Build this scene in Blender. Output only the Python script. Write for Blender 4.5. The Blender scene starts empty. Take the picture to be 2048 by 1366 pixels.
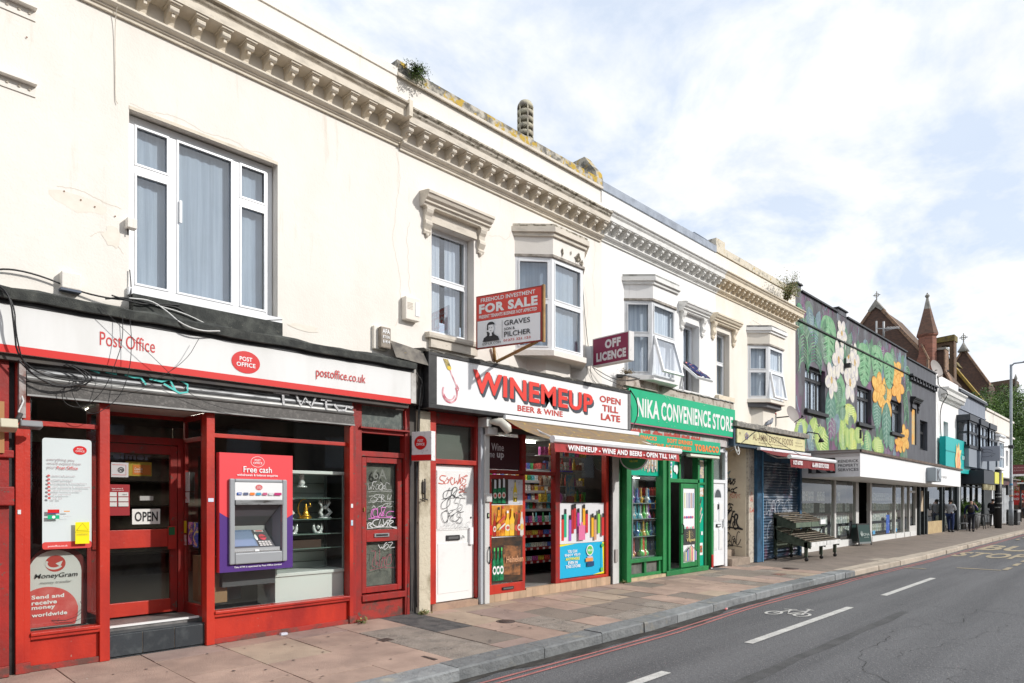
import bpy, math, random
from mathutils import Vector, Matrix
R = random.Random(11)
rad = math.radians
S = bpy.context.scene
C = S.collection
# ---------------------------------------------------------------- camera, light, exposure
TH = rad(43.625)
cam = bpy.data.cameras.new('camera'); co = bpy.data.objects.new('camera', cam); C.objects.link(co)
co.location = (0, -7.65, 1.6); co.rotation_euler = (rad(90), 0, TH - rad(90))
cam.sensor_width = 36; cam.lens = 1365/2048*36; cam.shift_y = (1000-683)/2048
cam.clip_start = .05; cam.clip_end = 900; S.camera = co
S.view_settings.view_transform = 'Standard'; S.view_settings.look = 'None'
S.view_settings.exposure = 0.21; S.view_settings.gamma = 1; S.view_settings.use_curve_mapping = False
SUN = Vector((.58, -1, .66)).normalized()       # towards the sun
sl = bpy.data.lights.new('sun', 'SUN'); sl.energy = 3.15; sl.angle = rad(1.2); sl.color = (1, .965, .925)
so = bpy.data.objects.new('sun', sl); C.objects.link(so)
so.rotation_euler = SUN.to_track_quat('Z', 'Y').to_euler(); so.location = (10, -20, 20)
W = bpy.data.worlds.new('World'); S.world = W; W.use_nodes = True
def build_world():
    t = W.node_tree; N = t.nodes; L = t.links; N.clear()
    out = N.new('ShaderNodeOutputWorld'); bg = N.new('ShaderNodeBackground'); bg.inputs[1].default_value = .12
    sky = N.new('ShaderNodeTexSky'); sky.sky_type = 'NISHITA'; sky.sun_disc = False
    sky.sun_elevation = math.asin(SUN.z); sky.sun_rotation = math.atan2(SUN.x, SUN.y)
    sky.air_density = 1.0; sky.dust_density = 1.5
    tc = N.new('ShaderNodeTexCoord')
    sep = N.new('ShaderNodeSeparateXYZ'); L.new(tc.outputs['Generated'], sep.inputs[0])
    # project the direction on a cloud deck so that clouds shrink towards the horizon
    zz = N.new('ShaderNodeMath'); zz.operation = 'MAXIMUM'; zz.inputs[1].default_value = 0; L.new(sep.outputs[2], zz.inputs[0])
    za = N.new('ShaderNodeMath'); za.operation = 'ADD'; za.inputs[1].default_value = .22; L.new(zz.outputs[0], za.inputs[0])
    dv = N.new('ShaderNodeVectorMath'); dv.operation = 'DIVIDE'
    cb = N.new('ShaderNodeCombineXYZ')
    for i in range(3): L.new(za.outputs[0], cb.inputs[i])
    L.new(tc.outputs['Generated'], dv.inputs[0]); L.new(cb.outputs[0], dv.inputs[1])
    mp = N.new('ShaderNodeMapping'); mp.inputs['Location'].default_value = (3.1, 1.7, 0); mp.inputs['Scale'].default_value = (1, 1, .4)
    L.new(dv.outputs[0], mp.inputs[0])
    n1 = N.new('ShaderNodeTexNoise'); n1.inputs['Scale'].default_value = 2.5; n1.inputs['Detail'].default_value = 9; n1.inputs['Roughness'].default_value = .6; n1.inputs['Distortion'].default_value = .25
    L.new(mp.outputs[0], n1.inputs[0])
    cr = N.new('ShaderNodeValToRGB'); cr.color_ramp.elements[0].position = .41; cr.color_ramp.elements[1].position = .56
    cr.color_ramp.elements[0].color = (.18, .18, .18, 1); cr.color_ramp.elements[1].color = (1, 1, 1, 1)
    L.new(n1.outputs[0], cr.inputs[0])
    n2 = N.new('ShaderNodeTexNoise'); n2.inputs['Scale'].default_value = 2.6; n2.inputs['Detail'].default_value = 6
    L.new(mp.outputs[0], n2.inputs[0])
    c2 = N.new('ShaderNodeValToRGB'); c2.color_ramp.elements[0].position = .3; c2.color_ramp.elements[1].position = .7
    c2.color_ramp.elements[0].color = (6.7, 6.95, 7.4, 1); c2.color_ramp.elements[1].color = (8.5, 8.55, 8.6, 1)
    L.new(n2.outputs[0], c2.inputs[0])
    blue = N.new('ShaderNodeMix'); blue.data_type = 'RGBA'; blue.inputs[0].default_value = .8
    blue.inputs[7].default_value = (5.5, 6.4, 7.8, 1); L.new(sky.outputs[0], blue.inputs[6])
    mx = N.new('ShaderNodeMix'); mx.data_type = 'RGBA'
    L.new(cr.outputs[0], mx.inputs[0]); L.new(blue.outputs[2], mx.inputs[6]); L.new(c2.outputs[0], mx.inputs[7])
    L.new(mx.outputs[2], bg.inputs[0]); L.new(bg.outputs[0], out.inputs[0])
build_world()
cy = S.cycles; cy.max_bounces = 8; cy.transparent_max_bounces = 24; cy.caustics_reflective = False; cy.caustics_refractive = False
cy.sample_clamp_indirect = 6; cy.use_denoising = True

# ---------------------------------------------------------------- materials
MAT = {}
def mat(name, col, rough=.75, col2=None, scale=4., st=(1, 1, 1), lo=.42, hi=.62, bump=0., bs=60., metal=0., spec=.4,
        col3=None, s3=30., lo3=.62, hi3=.68, st3=(1, 1, 1), rand=0., bump2=0., b2s=6.):
    if name in MAT: return MAT[name]
    m = bpy.data.materials.new(name); m.use_nodes = True; t = m.node_tree; N = t.nodes; L = t.links
    b = N['Principled BSDF']; b.inputs['Roughness'].default_value = rough; b.inputs['Metallic'].default_value = metal
    b.inputs['Specular IOR Level'].default_value = spec
    tc = N.new('ShaderNodeTexCoord'); cur = None
    def noise(sc, st, det=6):
        mp = N.new('ShaderNodeMapping'); mp.inputs['Scale'].default_value = st; L.new(tc.outputs['Object'], mp.inputs[0])
        n = N.new('ShaderNodeTexNoise'); n.inputs['Scale'].default_value = sc; n.inputs['Detail'].default_value = det; n.inputs['Roughness'].default_value = .6
        L.new(mp.outputs[0], n.inputs[0]); return n
    def layer(cur, base, c, sc, st, lo, hi):
        n = noise(sc, st); r = N.new('ShaderNodeMapRange'); r.inputs[1].default_value = lo; r.inputs[2].default_value = hi
        L.new(n.outputs[0], r.inputs[0]); mx = N.new('ShaderNodeMix'); mx.data_type = 'RGBA'
        L.new(r.outputs[0], mx.inputs[0])
        if cur is None: mx.inputs[6].default_value = (*base, 1)
        else: L.new(cur, mx.inputs[6])
        mx.inputs[7].default_value = (*c, 1); return mx.outputs[2]
    if col2: cur = layer(cur, col, col2, scale, st, lo, hi)
    if col3: cur = layer(cur, col, col3, s3, st3, lo3, hi3)
    if rand:
        oi = N.new('ShaderNodeObjectInfo'); r = N.new('ShaderNodeMapRange'); r.inputs[3].default_value = 1-rand; r.inputs[4].default_value = 1+rand
        L.new(oi.outputs['Random'], r.inputs[0]); v = N.new('ShaderNodeVectorMath'); v.operation = 'SCALE'; L.new(r.outputs[0], v.inputs['Scale'])
        if cur is None: v.inputs[0].default_value = col
        else: L.new(cur, v.inputs[0])
        cur = v.outputs[0]
    if cur is None: b.inputs['Base Color'].default_value = (*col, 1)
    else: L.new(cur, b.inputs['Base Color'])
    if bump or bump2:
        prev = None
        for st_, sc_ in ((bump, bs), (bump2, b2s)):
            if not st_: continue
            n = noise(sc_, (1, 1, 1), 5); bp = N.new('ShaderNodeBump'); bp.inputs['Strength'].default_value = st_; bp.inputs['Distance'].default_value = .01 if sc_ > 20 else .03
            L.new(n.outputs[0], bp.inputs['Height'])
            if prev: L.new(prev, bp.inputs['Normal'])
            prev = bp.outputs[0]
        L.new(prev, b.inputs['Normal'])
    MAT[name] = m; return m
def glass(name, tint=(.9, .93, .92), ior=1.5, boost=1.0, rough=0.0, wav=.0):
    m = bpy.data.materials.new(name); m.use_nodes = True; t = m.node_tree; N = t.nodes; L = t.links; N.clear()
    o = N.new('ShaderNodeOutputMaterial'); tr = N.new('ShaderNodeBsdfTransparent'); tr.inputs[0].default_value = (*tint, 1)
    g = N.new('ShaderNodeBsdfGlossy'); g.inputs['Roughness'].default_value = rough; g.inputs[0].default_value = (.95, .97, 1, 1)
    f = N.new('ShaderNodeFresnel'); f.inputs[0].default_value = ior
    k = N.new('ShaderNodeMath'); k.operation = 'MULTIPLY'; k.inputs[1].default_value = boost; k.use_clamp = True; L.new(f.outputs[0], k.inputs[0])
    if wav:
        tc = N.new('ShaderNodeTexCoord'); n = N.new('ShaderNodeTexNoise'); n.inputs['Scale'].default_value = 1.4; L.new(tc.outputs['Object'], n.inputs[0])
        bp = N.new('ShaderNodeBump'); bp.inputs['Strength'].default_value = wav; bp.inputs['Distance'].default_value = .02; L.new(n.outputs[0], bp.inputs['Height'])
        L.new(bp.outputs[0], g.inputs['Normal'])
    ge = N.new("ShaderNodeNewGeometry"); iv = N.new("ShaderNodeMath"); iv.operation = "SUBTRACT"; iv.inputs[0].default_value = 1; L.new(ge.outputs["Backfacing"], iv.inputs[1]); k2 = N.new("ShaderNodeMath"); k2.operation = "MULTIPLY"; L.new(k.outputs[0], k2.inputs[0]); L.new(iv.outputs[0], k2.inputs[1])
    mx = N.new("ShaderNodeMixShader"); L.new(k2.outputs[0], mx.inputs[0]); L.new(tr.outputs[0], mx.inputs[1]); L.new(g.outputs[0], mx.inputs[2]); L.new(mx.outputs[0], o.inputs[0])
    MAT[name] = m; return m
def emit(name, col, s):
    m = bpy.data.materials.new(name); m.use_nodes = True; b = m.node_tree.nodes['Principled BSDF']
    b.inputs['Base Color'].default_value = (*col, 1); b.inputs['Emission Color'].default_value = (*col, 1); b.inputs['Emission Strength'].default_value = s
    MAT[name] = m; return m
def flat(name, col, rough=.5, **k):
    return mat(name, col, rough, **k)
cream = mat('cream_render', (.80, .76, .695), .85, (.74, .695, .625), 1.3, (1, 1, .5), .45, .75, bump=.25, bs=45, col3=(.58, .50, .39), s3=2.0, lo3=.60, hi3=.82, st3=(2.6, 2.6, .28), bump2=.3, b2s=3)
cream2 = mat('warm_render', (.80, .76, .70), .85, (.745, .70, .63), 1.1, (1, 1, .5), .45, .75, bump=.25, bs=45, col3=(.55, .48, .36), s3=1.9, lo3=.61, hi3=.82, st3=(2.5, 2.5, .3), bump2=.3, b2s=3)
white_r = mat('white_render', (.82, .81, .79), .85, (.75, .74, .72), 1.5, (1, 1, .4), .5, .8, bump=.25, bs=45, col3=(.55, .53, .50), s3=2.2, lo3=.62, hi3=.84, st3=(2.5, 2.5, .3), bump2=.3, b2s=3)
cream3 = mat('ochre_render', (.80, .75, .67), .85, (.72, .66, .55), 1.2, (1, 1, .5), .45, .75, bump=.25, bs=45, col3=(.55, .47, .34), s3=1.6, lo3=.68, hi3=.86, st3=(2, 2, .5), bump2=.12, b2s=3)
MOULD = {}
for n_, c_ in (('a', (.70, .63, .52)), ('b', (.66, .60, .51)), ('c', (.74, .73, .70)), ('d', (.72, .63, .49))):
    MOULD[n_] = mat('moulding_'+n_, c_, .85, tuple(x*.72 for x in c_), 3.5, (1, 1, 2.5), .5, .72, bump=.35, bs=40, col3=(.19, .165, .12), s3=7, lo3=.66, hi3=.78, st3=(.8, 1, 2))
lich = mat('lichen_coping', (.52, .48, .40), .95, (.16, .15, .13), 5, (1, 1, 1), .44, .56, bump=.6, bs=50, col3=(.50, .34, .06), s3=6, lo3=.52, hi3=.58)
lich2 = mat('lichen_coping_light', (.64, .58, .47), .95, (.34, .31, .25), 6, (1, 1, 1), .52, .66, bump=.5, bs=50, col3=(.50, .36, .09), s3=8, lo3=.6, hi3=.67)
mossy = mat('mossy_moulding', (.55, .50, .42), .95, (.16, .14, .10), 10, (1, 1, 2), .48, .6, bump=.8, bs=40)
lead = mat('blue_grey_coping', (.33, .37, .43), .7, (.24, .27, .32), 3, bump=.2)
felt = mat('roofing_felt', (.045, .048, .045), .9, (.09, .095, .085), 7, (1, 1, 1), .45, .65, bump=.9, bs=120, col3=(.16, .15, .12), s3=30, lo3=.66, hi3=.72, bump2=.5, b2s=5)
redp = mat('red_paint', (.50, .030, .013), .42, (.32, .016, .011), 2.2, (1, 1, .5), .42, .66, bump=.22, bs=30, col3=(.36, .17, .13), s3=26, lo3=.70, hi3=.73, spec=.5)
redd = mat('worn_red_paint', (.33, .016, .012), .55, (.20, .02, .016), 5, (1, 1, .5), .4, .65, bump=.3, bs=30, col3=(.10, .07, .055), s3=14, lo3=.62, hi3=.68)
redbase = mat('red_paint_grimy_base', (.34, .03, .022), .6, (.12, .05, .04), 6, (1, 1, 1.5), .42, .62, bump=.4, bs=40, col3=(.04, .13, .06), s3=18, lo3=.66, hi3=.7)
uPVC = mat('white_pvc', (.80, .81, .82), .3, (.70, .71, .72), 2, lo=.5, hi=.8, spec=.5)
greyPVC = mat('weathered_pvc', (.66, .67, .68), .4, (.45, .45, .44), 6, (1, 1, .4), .5, .75)
wsign = mat('white_sign_face', (.73, .73, .715), .4, (.64, .635, .61), 1.4, (1.6, 1, .35), .45, .75)
rsign = mat('red_sign', (.62, .02, .015), .4)
rtext = mat('red_lettering', (.55, .035, .03), .45)
black = mat('black_paint', (.015, .015, .016), .45, (.03, .03, .03), 8, bump=.1)
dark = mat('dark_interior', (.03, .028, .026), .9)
dkwood = mat('dark_panel', (.05, .045, .045), .7, (.08, .07, .06), 3)
galv = mat('galvanised_steel', (.23, .235, .24), .5, (.07, .07, .07), 5, (.5, 1, 3), .45, .65, metal=.6, col3=(.04, .035, .03), s3=16, lo3=.6, hi3=.7, st3=(.4, 1, 2))
galvl = mat('pale_steel', (.30, .30, .29), .5, (.14, .14, .135), 6, (.4, 1, 2), .45, .7, metal=.5)
alu = mat('aluminium', (.62, .63, .64), .3, metal=.8)
steelgrey = mat('grey_post', (.33, .36, .38), .5, (.26, .28, .30), 3)
green = mat('green_paint', (.020, .225, .062), .5, (.014, .15, .045), 3, (1, 1, .5), .42, .66, bump=.2, bs=30, col3=(.14, .17, .12), s3=20, lo3=.66, hi3=.70)
greend = mat('dark_green_paint', (.012, .12, .04), .55, (.02, .07, .03), 5, lo=.45, hi=.7, bump=.2)
gsign = mat('green_sign', (.005, .42, .20), .4, (.0, .36, .17), 3, lo=.5, hi=.8)
tealf = mat('teal_film', (.005, .40, .25), .35)
concr = mat('concrete', (.42, .36, .29), .9, (.30, .26, .22), 6, bump=.5, bs=50)
tile_b = mat('buff_tile', (.52, .36, .24), .5, (.42, .30, .20), 4, bump=.1, rand=.12)
slate = mat('dark_step_tile', (.035, .042, .048), .4, (.07, .08, .085), 9, lo=.5, hi=.75, bump=.2, rand=.15)
gl = glass('window_glass', (.90, .93, .95), 1.55, 3.3, wav=.4)
glfar = glass('far_window_glass', (.92, .95, .97), 1.5, .8)
glshop = glass('shop_glass', (.93, .95, .93), 1.5, 1.1, wav=.05)
gltint = glass('frosted_glass', (.86, .88, .86), 1.5, 1.2, rough=.15)
curt = mat('net_curtain', (.50, .55, .60), .9, (.36, .41, .47), 5, (5, 5, .12), .4, .65)
curt2 = mat('white_curtain', (.74, .75, .77), .9, (.50, .53, .59), 6, (5, 5, .12), .42, .62)
roomd = mat('room_grey', (.10, .10, .10), .9)
lamp_p = emit('lit_ceiling_panel', (1, .93, .80), 7)
lamp_t = emit('lit_tube', (1, .97, .92), 26)

# ---------------------------------------------------------------- mesh helpers
ORG = {}
def org(o): return ORG.get(o.name, Vector((0, 0, 0))) if o else Vector((0, 0, 0))
def thing(name, label, cat, loc=(0, 0, 0), group=None, rz=0.):
    o = bpy.data.objects.new(name, None); C.objects.link(o); o.location = loc; o.rotation_euler = (0, 0, rz); o.empty_display_size = .1
    o['label'] = label; o['category'] = cat
    if group: o['group'] = group
    ORG[o.name] = Vector((0, 0, 0)) if rz else Vector(loc); return o
def tag(o, label, cat, group=None):
    o['label'] = label; o['category'] = cat
    if group: o['group'] = group
    return o
class MB:
    def __init__(s): s.v = []; s.f = []; s.m = []; s.mats = []; s.sm = []
    def mi(s, m):
        if m not in s.mats: s.mats.append(m)
        return s.mats.index(m)
    def add(s, vs, fs, m, smooth=False):
        b = len(s.v); k = s.mi(m); s.v += [tuple(v) for v in vs]
        for f in fs: s.f.append([i+b for i in f]); s.m.append(k); s.sm.append(smooth)
        return s
    def box(s, x0, x1, y0, y1, z0, z1, m):
        if x0 > x1: x0, x1 = x1, x0
        if y0 > y1: y0, y1 = y1, y0
        if z0 > z1: z0, z1 = z1, z0
        return s.add([(x0, y0, z0), (x1, y0, z0), (x1, y1, z0), (x0, y1, z0), (x0, y0, z1), (x1, y0, z1), (x1, y1, z1), (x0, y1, z1)],
                     [(0, 3, 2, 1), (4, 5, 6, 7), (0, 1, 5, 4), (1, 2, 6, 5), (2, 3, 7, 6), (3, 0, 4, 7)], m)
    def prismX(s, prof, x0, x1, m, x0s=None):      # profile of (y,z), extruded along X
        n = len(prof); vs = [(x0, y, z) for y, z in prof]+[(x1, y, z) for y, z in prof]
        fs = [(i, (i+1) % n, (i+1) % n+n, i+n) for i in range(n)]+[tuple(range(n))[::-1], tuple(range(n, 2*n))]
        return s.add(vs, fs, m)
    def prismZ(s, pts, z0, z1, m):
        n = len(pts); vs = [(x, y, z0) for x, y in pts]+[(x, y, z1) for x, y in pts]
        fs = [(i, (i+1) % n, (i+1) % n+n, i+n) for i in range(n)]+[tuple(range(n))[::-1], tuple(range(n, 2*n))]
        return s.add(vs, fs, m)
    def prismY(s, pts, y0, y1, m):
        n = len(pts); vs = [(x, y0, z) for x, z in pts]+[(x, y1, z) for x, z in pts]
        fs = [(i, (i+1) % n, (i+1) % n+n, i+n) for i in range(n)]+[tuple(range(n))[::-1], tuple(range(n, 2*n))]
        return s.add(vs, fs, m)
    def tube(s, pts, r, m, n=6):
        pts = [Vector(p) for p in pts]; rs = r if isinstance(r, (list, tuple)) else [r]*len(pts); vs = []; fs = []
        up = None
        for i, p in enumerate(pts):
            d = (pts[min(i+1, len(pts)-1)]-pts[max(i-1, 0)]).normalized()
            a = d.cross(Vector((0, 0, 1)))
            if a.length < .1: a = d.cross(Vector((1, 0, 0)))
            a.normalize()
            if up is not None:
                a = (up - d*up.dot(d))
                if a.length < 1e-4: a = d.orthogonal()
                a.normalize()
            up = a; b = d.cross(a)
            for k in range(n):
                t = 2*math.pi*k/n; vs.append(p+(a*math.cos(t)+b*math.sin(t))*rs[i])
        for i in range(len(pts)-1):
            for k in range(n): fs.append((i*n+k, i*n+(k+1) % n, (i+1)*n+(k+1) % n, (i+1)*n+k))
        fs += [tuple(range(n))[::-1], tuple(range((len(pts)-1)*n, len(pts)*n))]
        return s.add(vs, fs, m, True)
    def lathe(s, prof, c, m, n=16):     # profile of (r,z) round a vertical axis at c
        vs = []; fs = []
        for r, z in prof:
            for k in range(n): t = 2*math.pi*k/n; vs.append((c[0]+r*math.cos(t), c[1]+r*math.sin(t), c[2]+z))
        for i in range(len(prof)-1):
            for k in range(n): fs.append((i*n+k, i*n+(k+1) % n, (i+1)*n+(k+1) % n, (i+1)*n+k))
        fs += [tuple(range(n))[::-1], tuple(range((len(prof)-1)*n, len(prof)*n))]
        return s.add(vs, fs, m, True)
    def quad(s, a, b, c, d, m): return s.add([a, b, c, d], [(0, 1, 2, 3)], m)
    def mesh(s, name, o=Vector((0, 0, 0))):
        me = bpy.data.meshes.new(name); me.from_pydata([(v[0]-o.x, v[1]-o.y, v[2]-o.z) for v in s.v], [], s.f)
        for m in s.mats: me.materials.append(m)
        me.polygons.foreach_set('material_index', s.m); me.polygons.foreach_set('use_smooth', s.sm); me.update(); return me
    def build(s, name, parent=None, kind=None, label=None, bevel=0., at=None):
        o_ = org(parent) if parent else (Vector(at) if at else Vector((0, 0, 0)))
        me = s.mesh(name, o_); ob = bpy.data.objects.new(name, me); C.objects.link(ob)
        if parent: ob.parent = parent; ORG[ob.name] = o_
        elif at: ob.location = at; ORG[ob.name] = Vector(at)
        if kind: ob['kind'] = kind
        if label: ob['label'] = label
        if bevel:
            b = ob.modifiers.new('b', 'BEVEL'); b.width = bevel; b.segments = 2; b.limit_method = 'ANGLE'
        return ob
def put(me, name, parent, loc, rz=0., sc=(1, 1, 1)):     # a piece that shares its mesh; loc in world
    ob = bpy.data.objects.new(name, me); C.objects.link(ob)
    if parent: ob.parent = parent
    ob.location = Vector(loc)-org(parent); ob.rotation_euler = (0, 0, rz); ob.scale = sc; return ob
def box(name, x0, x1, y0, y1, z0, z1, m, parent=None, bevel=0., **k):
    return MB().box(x0, x1, y0, y1, z0, z1, m).build(name, parent, bevel=bevel, **k)
def clone(root, loc, label=None, rz=None, group=None, sc=None):
    r = root.copy(); C.objects.link(r); r.location = loc
    if rz is not None: r.rotation_euler = (0, 0, rz)
    if sc: r.scale = sc
    if label: r['label'] = label
    if group: r['group'] = group
    for ch in list(root.children):
        c = ch.copy(); C.objects.link(c); c.parent = r
        for g in list(ch.children):
            d = g.copy(); C.objects.link(d); d.parent = c
    return r
# ---- flat work on a frame (o + u*a + v*b + n*off)
FONTC = {}
def text_geo(s, bold=0., res=3):
    k = (s, bold)
    if k in FONTC: return FONTC[k]
    cu = bpy.data.curves.new('t', 'FONT'); cu.body = s; cu.offset = bold; cu.resolution_u = res; cu.align_x = 'CENTER'; cu.space_line = .95; cu.space_character = 1+max(0, bold-.012)*3.2
    ob = bpy.data.objects.new('t', cu); C.objects.link(ob)
    me = bpy.data.meshes.new_from_object(ob)
    vs = [(v.co.x, v.co.y) for v in me.vertices]; fs = [list(p.vertices) for p in me.polygons]
    bpy.data.objects.remove(ob); bpy.data.curves.remove(cu); bpy.data.meshes.remove(me)
    xs = [v[0] for v in vs]; ys = [v[1] for v in vs]; a, b, c, d = min(xs), max(xs), min(ys), max(ys)
    FONTC[k] = ([((x-a)/(b-a or 1), (y-c)/(d-c or 1)) for x, y in vs], fs); return FONTC[k]
class Board:
    def __init__(s, parent, o=(0, 0, 0), u=(1, 0, 0), v=(0, 0, 1), off=.002, step=.0015):
        s.p = parent; s.o = Vector(o); s.u = Vector(u).normalized(); s.v = Vector(v).normalized(); s.n = s.u.cross(s.v).normalized(); s.off = off; s.step = step
    def P(s, a, b, e=None): return s.o+s.u*a+s.v*b+s.n*(s.off if e is None else e)
    def _mk(s, name, vs, fs, m, th=0., mb=None, label=None):
        own = mb is None; mb = mb or MB()
        if th:
            n = len(vs); e0 = s.off; A = [s.P(a, b, e0+th) for a, b in vs]+[s.P(a, b, e0-.001) for a, b in vs]
            # boundary edges get walls
            ec = {}
            for f in fs:
                for i in range(len(f)):
                    e = (f[i], f[(i+1) % len(f)]); ec[e] = 1
            side = [(e[1], e[0], e[0]+n, e[1]+n) for e in ec if (e[1], e[0]) not in ec]
            mb.add(A, [list(f) for f in fs]+side, m)
        else: mb.add([s.P(a, b) for a, b in vs], fs, m)
        if own: s.off += s.step; return mb.build(name, s.p, label=label)
    def rect(s, name, x0, x1, z0, z1, m, th=0., mb=None, label=None):
        return s._mk(name, [(x0, z0), (x1, z0), (x1, z1), (x0, z1)], [(0, 1, 2, 3)], m, th, mb, label)
    def ell(s, name, x, z, rx, rz, m, th=0., mb=None, n=28, a0=0, a1=360):
        pts = [(x+rx*math.cos(rad(a0+(a1-a0)*k/n)), z+rz*math.sin(rad(a0+(a1-a0)*k/n))) for k in range(n+(a1-a0 < 360))]
        return s._mk(name, pts, [tuple(range(len(pts)))], m, th, mb)
    def ring(s, name, x, z, rx, rz, w, m, mb=None, n=28, a0=0, a1=360):
        vs = []; fs = []; N_ = n+1
        for k in range(N_):
            t = rad(a0+(a1-a0)*k/n); vs += [(x+rx*math.cos(t), z+rz*math.sin(t)), (x+(rx-w)*math.cos(t), z+(rz-w)*math.sin(t))]
        for k in range(n): fs.append((2*k+1, 2*k, 2*k+2, 2*k+3))
        return s._mk(name, vs, fs, m, 0, mb)
    def poly(s, name, pts, m, th=0., mb=None, label=None): return s._mk(name, pts, [tuple(range(len(pts)))], m, th, mb, label)
    def line(s, name, pts, w, m, mb=None):
        vs = []; fs = []
        for i, p in enumerate(pts):
            a = pts[max(i-1, 0)]; b = pts[min(i+1, len(pts)-1)]; dx, dz = b[0]-a[0], b[1]-a[1]; l = math.hypot(dx, dz) or 1
            ww = w*(1 if not isinstance(w, list) else 1); vs += [(p[0]-dz/l*ww/2, p[1]+dx/l*ww/2), (p[0]+dz/l*ww/2, p[1]-dx/l*ww/2)]
        for i in range(len(pts)-1): fs.append((2*i+1, 2*i+3, 2*i+2, 2*i))
        return s._mk(name, vs, fs, m, 0, mb)
    def text(s, t, x0, x1, z0, z1, m, bold=0., th=0., name='lettering', shear=0., res=3, mb=None):
        vs, fs = text_geo(t, bold, res)
        return s._mk(name, [(x0+(x1-x0)*a+shear*b*(z1-z0), z0+(z1-z0)*b) for a, b in vs], fs, m, th, mb)
def scribble(bd, name, x0, x1, z0, z1, m, w=.01, n=5, seed=0, slant=.25):
    """a graffiti tag: angular looping letter strokes in a row"""
    r = random.Random(seed); mb = MB(); W_ = (x1-x0)/n; H = z1-z0
    G = ([(0, 0), (.5, 1), (1, 0), (.75, .4), (.2, .4)], [(0, 0), (0, 1), (.8, .8), (.1, .5), (.9, 0)], [(1, .9), (.2, 1), (.1, .55), (.8, .5), (.7, 0), (0, .05)],
         [(0, 1), (.25, 0), (.5, .7), (.75, 0), (1, 1)], [(.9, .9), (.3, 1), (0, .5), (.3, 0), (1, .15)], [(0, 0), (.1, 1), (.2, .5), (.9, 1), (.25, .5), (1, 0)],
         [(.5, 1), (0, .6), (.3, 0), (.9, .3), (.8, .9), (.4, 1)], [(0, .9), (1, 1), (.1, 0), (1, .1)])
    x = 0.
    for i in range(n):
        g = G[r.randrange(len(G))]; lw = W_*r.uniform(.9, 1.5); lh = H*r.uniform(.7, 1.15); tilt = r.uniform(-.25, .35)
        q = [(a+r.uniform(-.16, .16), b+r.uniform(-.14, .14)) for a, b in g]
        if r.random() < .5: q.append((q[-1][0]+r.uniform(.2, .6), q[-1][1]+r.uniform(-.2, .3)))
        for _ in range(2):
            o = [q[0]]
            for a, b in zip(q, q[1:]): o += [(a[0]*.75+b[0]*.25, a[1]*.75+b[1]*.25), (a[0]*.25+b[0]*.75, a[1]*.25+b[1]*.75)]
            o.append(q[-1]); q = o
        dz = r.uniform(-.1, .1)*H
        pp = [(x0+x+a*lw+(slant+tilt)*b*W_, z0+dz+b*lh+tilt*.1*a*H) for a, b in q]; x += W_*r.uniform(.75, 1.05)
        e0 = bd.off; bd.line(name, pp, w*r.uniform(.6, 1.1), m, mb=mb); bd.off = e0+.0002
    if r.random() < .5: bd.line(name, [(x0-.03*W_, z0-.1*H), (x0+W_*n*.6, z0+.03*H), (x0+W_*n*1.1, z0-.06*H)], w*.6, m, mb=mb)
    bd.off += bd.step
    return mb.build(name, bd.p)
# ---------------------------------------------------------------- building helpers
class Fr:      # a vertical face: a runs along it (left to right seen from the street), d goes inwards, z up
    def __init__(s, ax, ay, bx, by):
        s.o = Vector((ax, ay, 0)); s.u = Vector((bx-ax, by-ay, 0)); s.L = s.u.length; s.u.normalize(); s.n = Vector((-s.u.y, s.u.x, 0))
    def P(s, a, d, z): return s.o+s.u*a+s.n*d+Vector((0, 0, z))
FX = Fr(0, 0, 1, 0)
def fbox(mb, fr, a0, a1, d0, d1, z0, z1, m):
    if a0 > a1: a0, a1 = a1, a0
    return mb.add([fr.P(*p) for p in ((a0, d0, z0), (a1, d0, z0), (a1, d1, z0), (a0, d1, z0), (a0, d0, z1), (a1, d0, z1), (a1, d1, z1), (a0, d1, z1))],
                  [(0, 3, 2, 1), (4, 5, 6, 7), (0, 1, 5, 4), (1, 2, 6, 5), (2, 3, 7, 6), (3, 0, 4, 7)], m)
def wall(name, parent, x0, x1, y0, y1, z0, z1, holes, m, fr=FX):
    mb = MB(); xs = sorted({x0, x1, *[h[0] for h in holes], *[h[1] for h in holes]})
    for a, b in zip(xs, xs[1:]):
        hs = sorted([(h[2], h[3]) for h in holes if h[0] < b-1e-6 and h[1] > a+1e-6]); z = z0
        for c, d in hs:
            if c > z+1e-4: fbox(mb, fr, a, b, y0, y1, z, c, m)
            z = max(z, d)
        if z < z1-1e-4: fbox(mb, fr, a, b, y0, y1, z, z1, m)
    return mb.build(name, parent)
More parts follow.
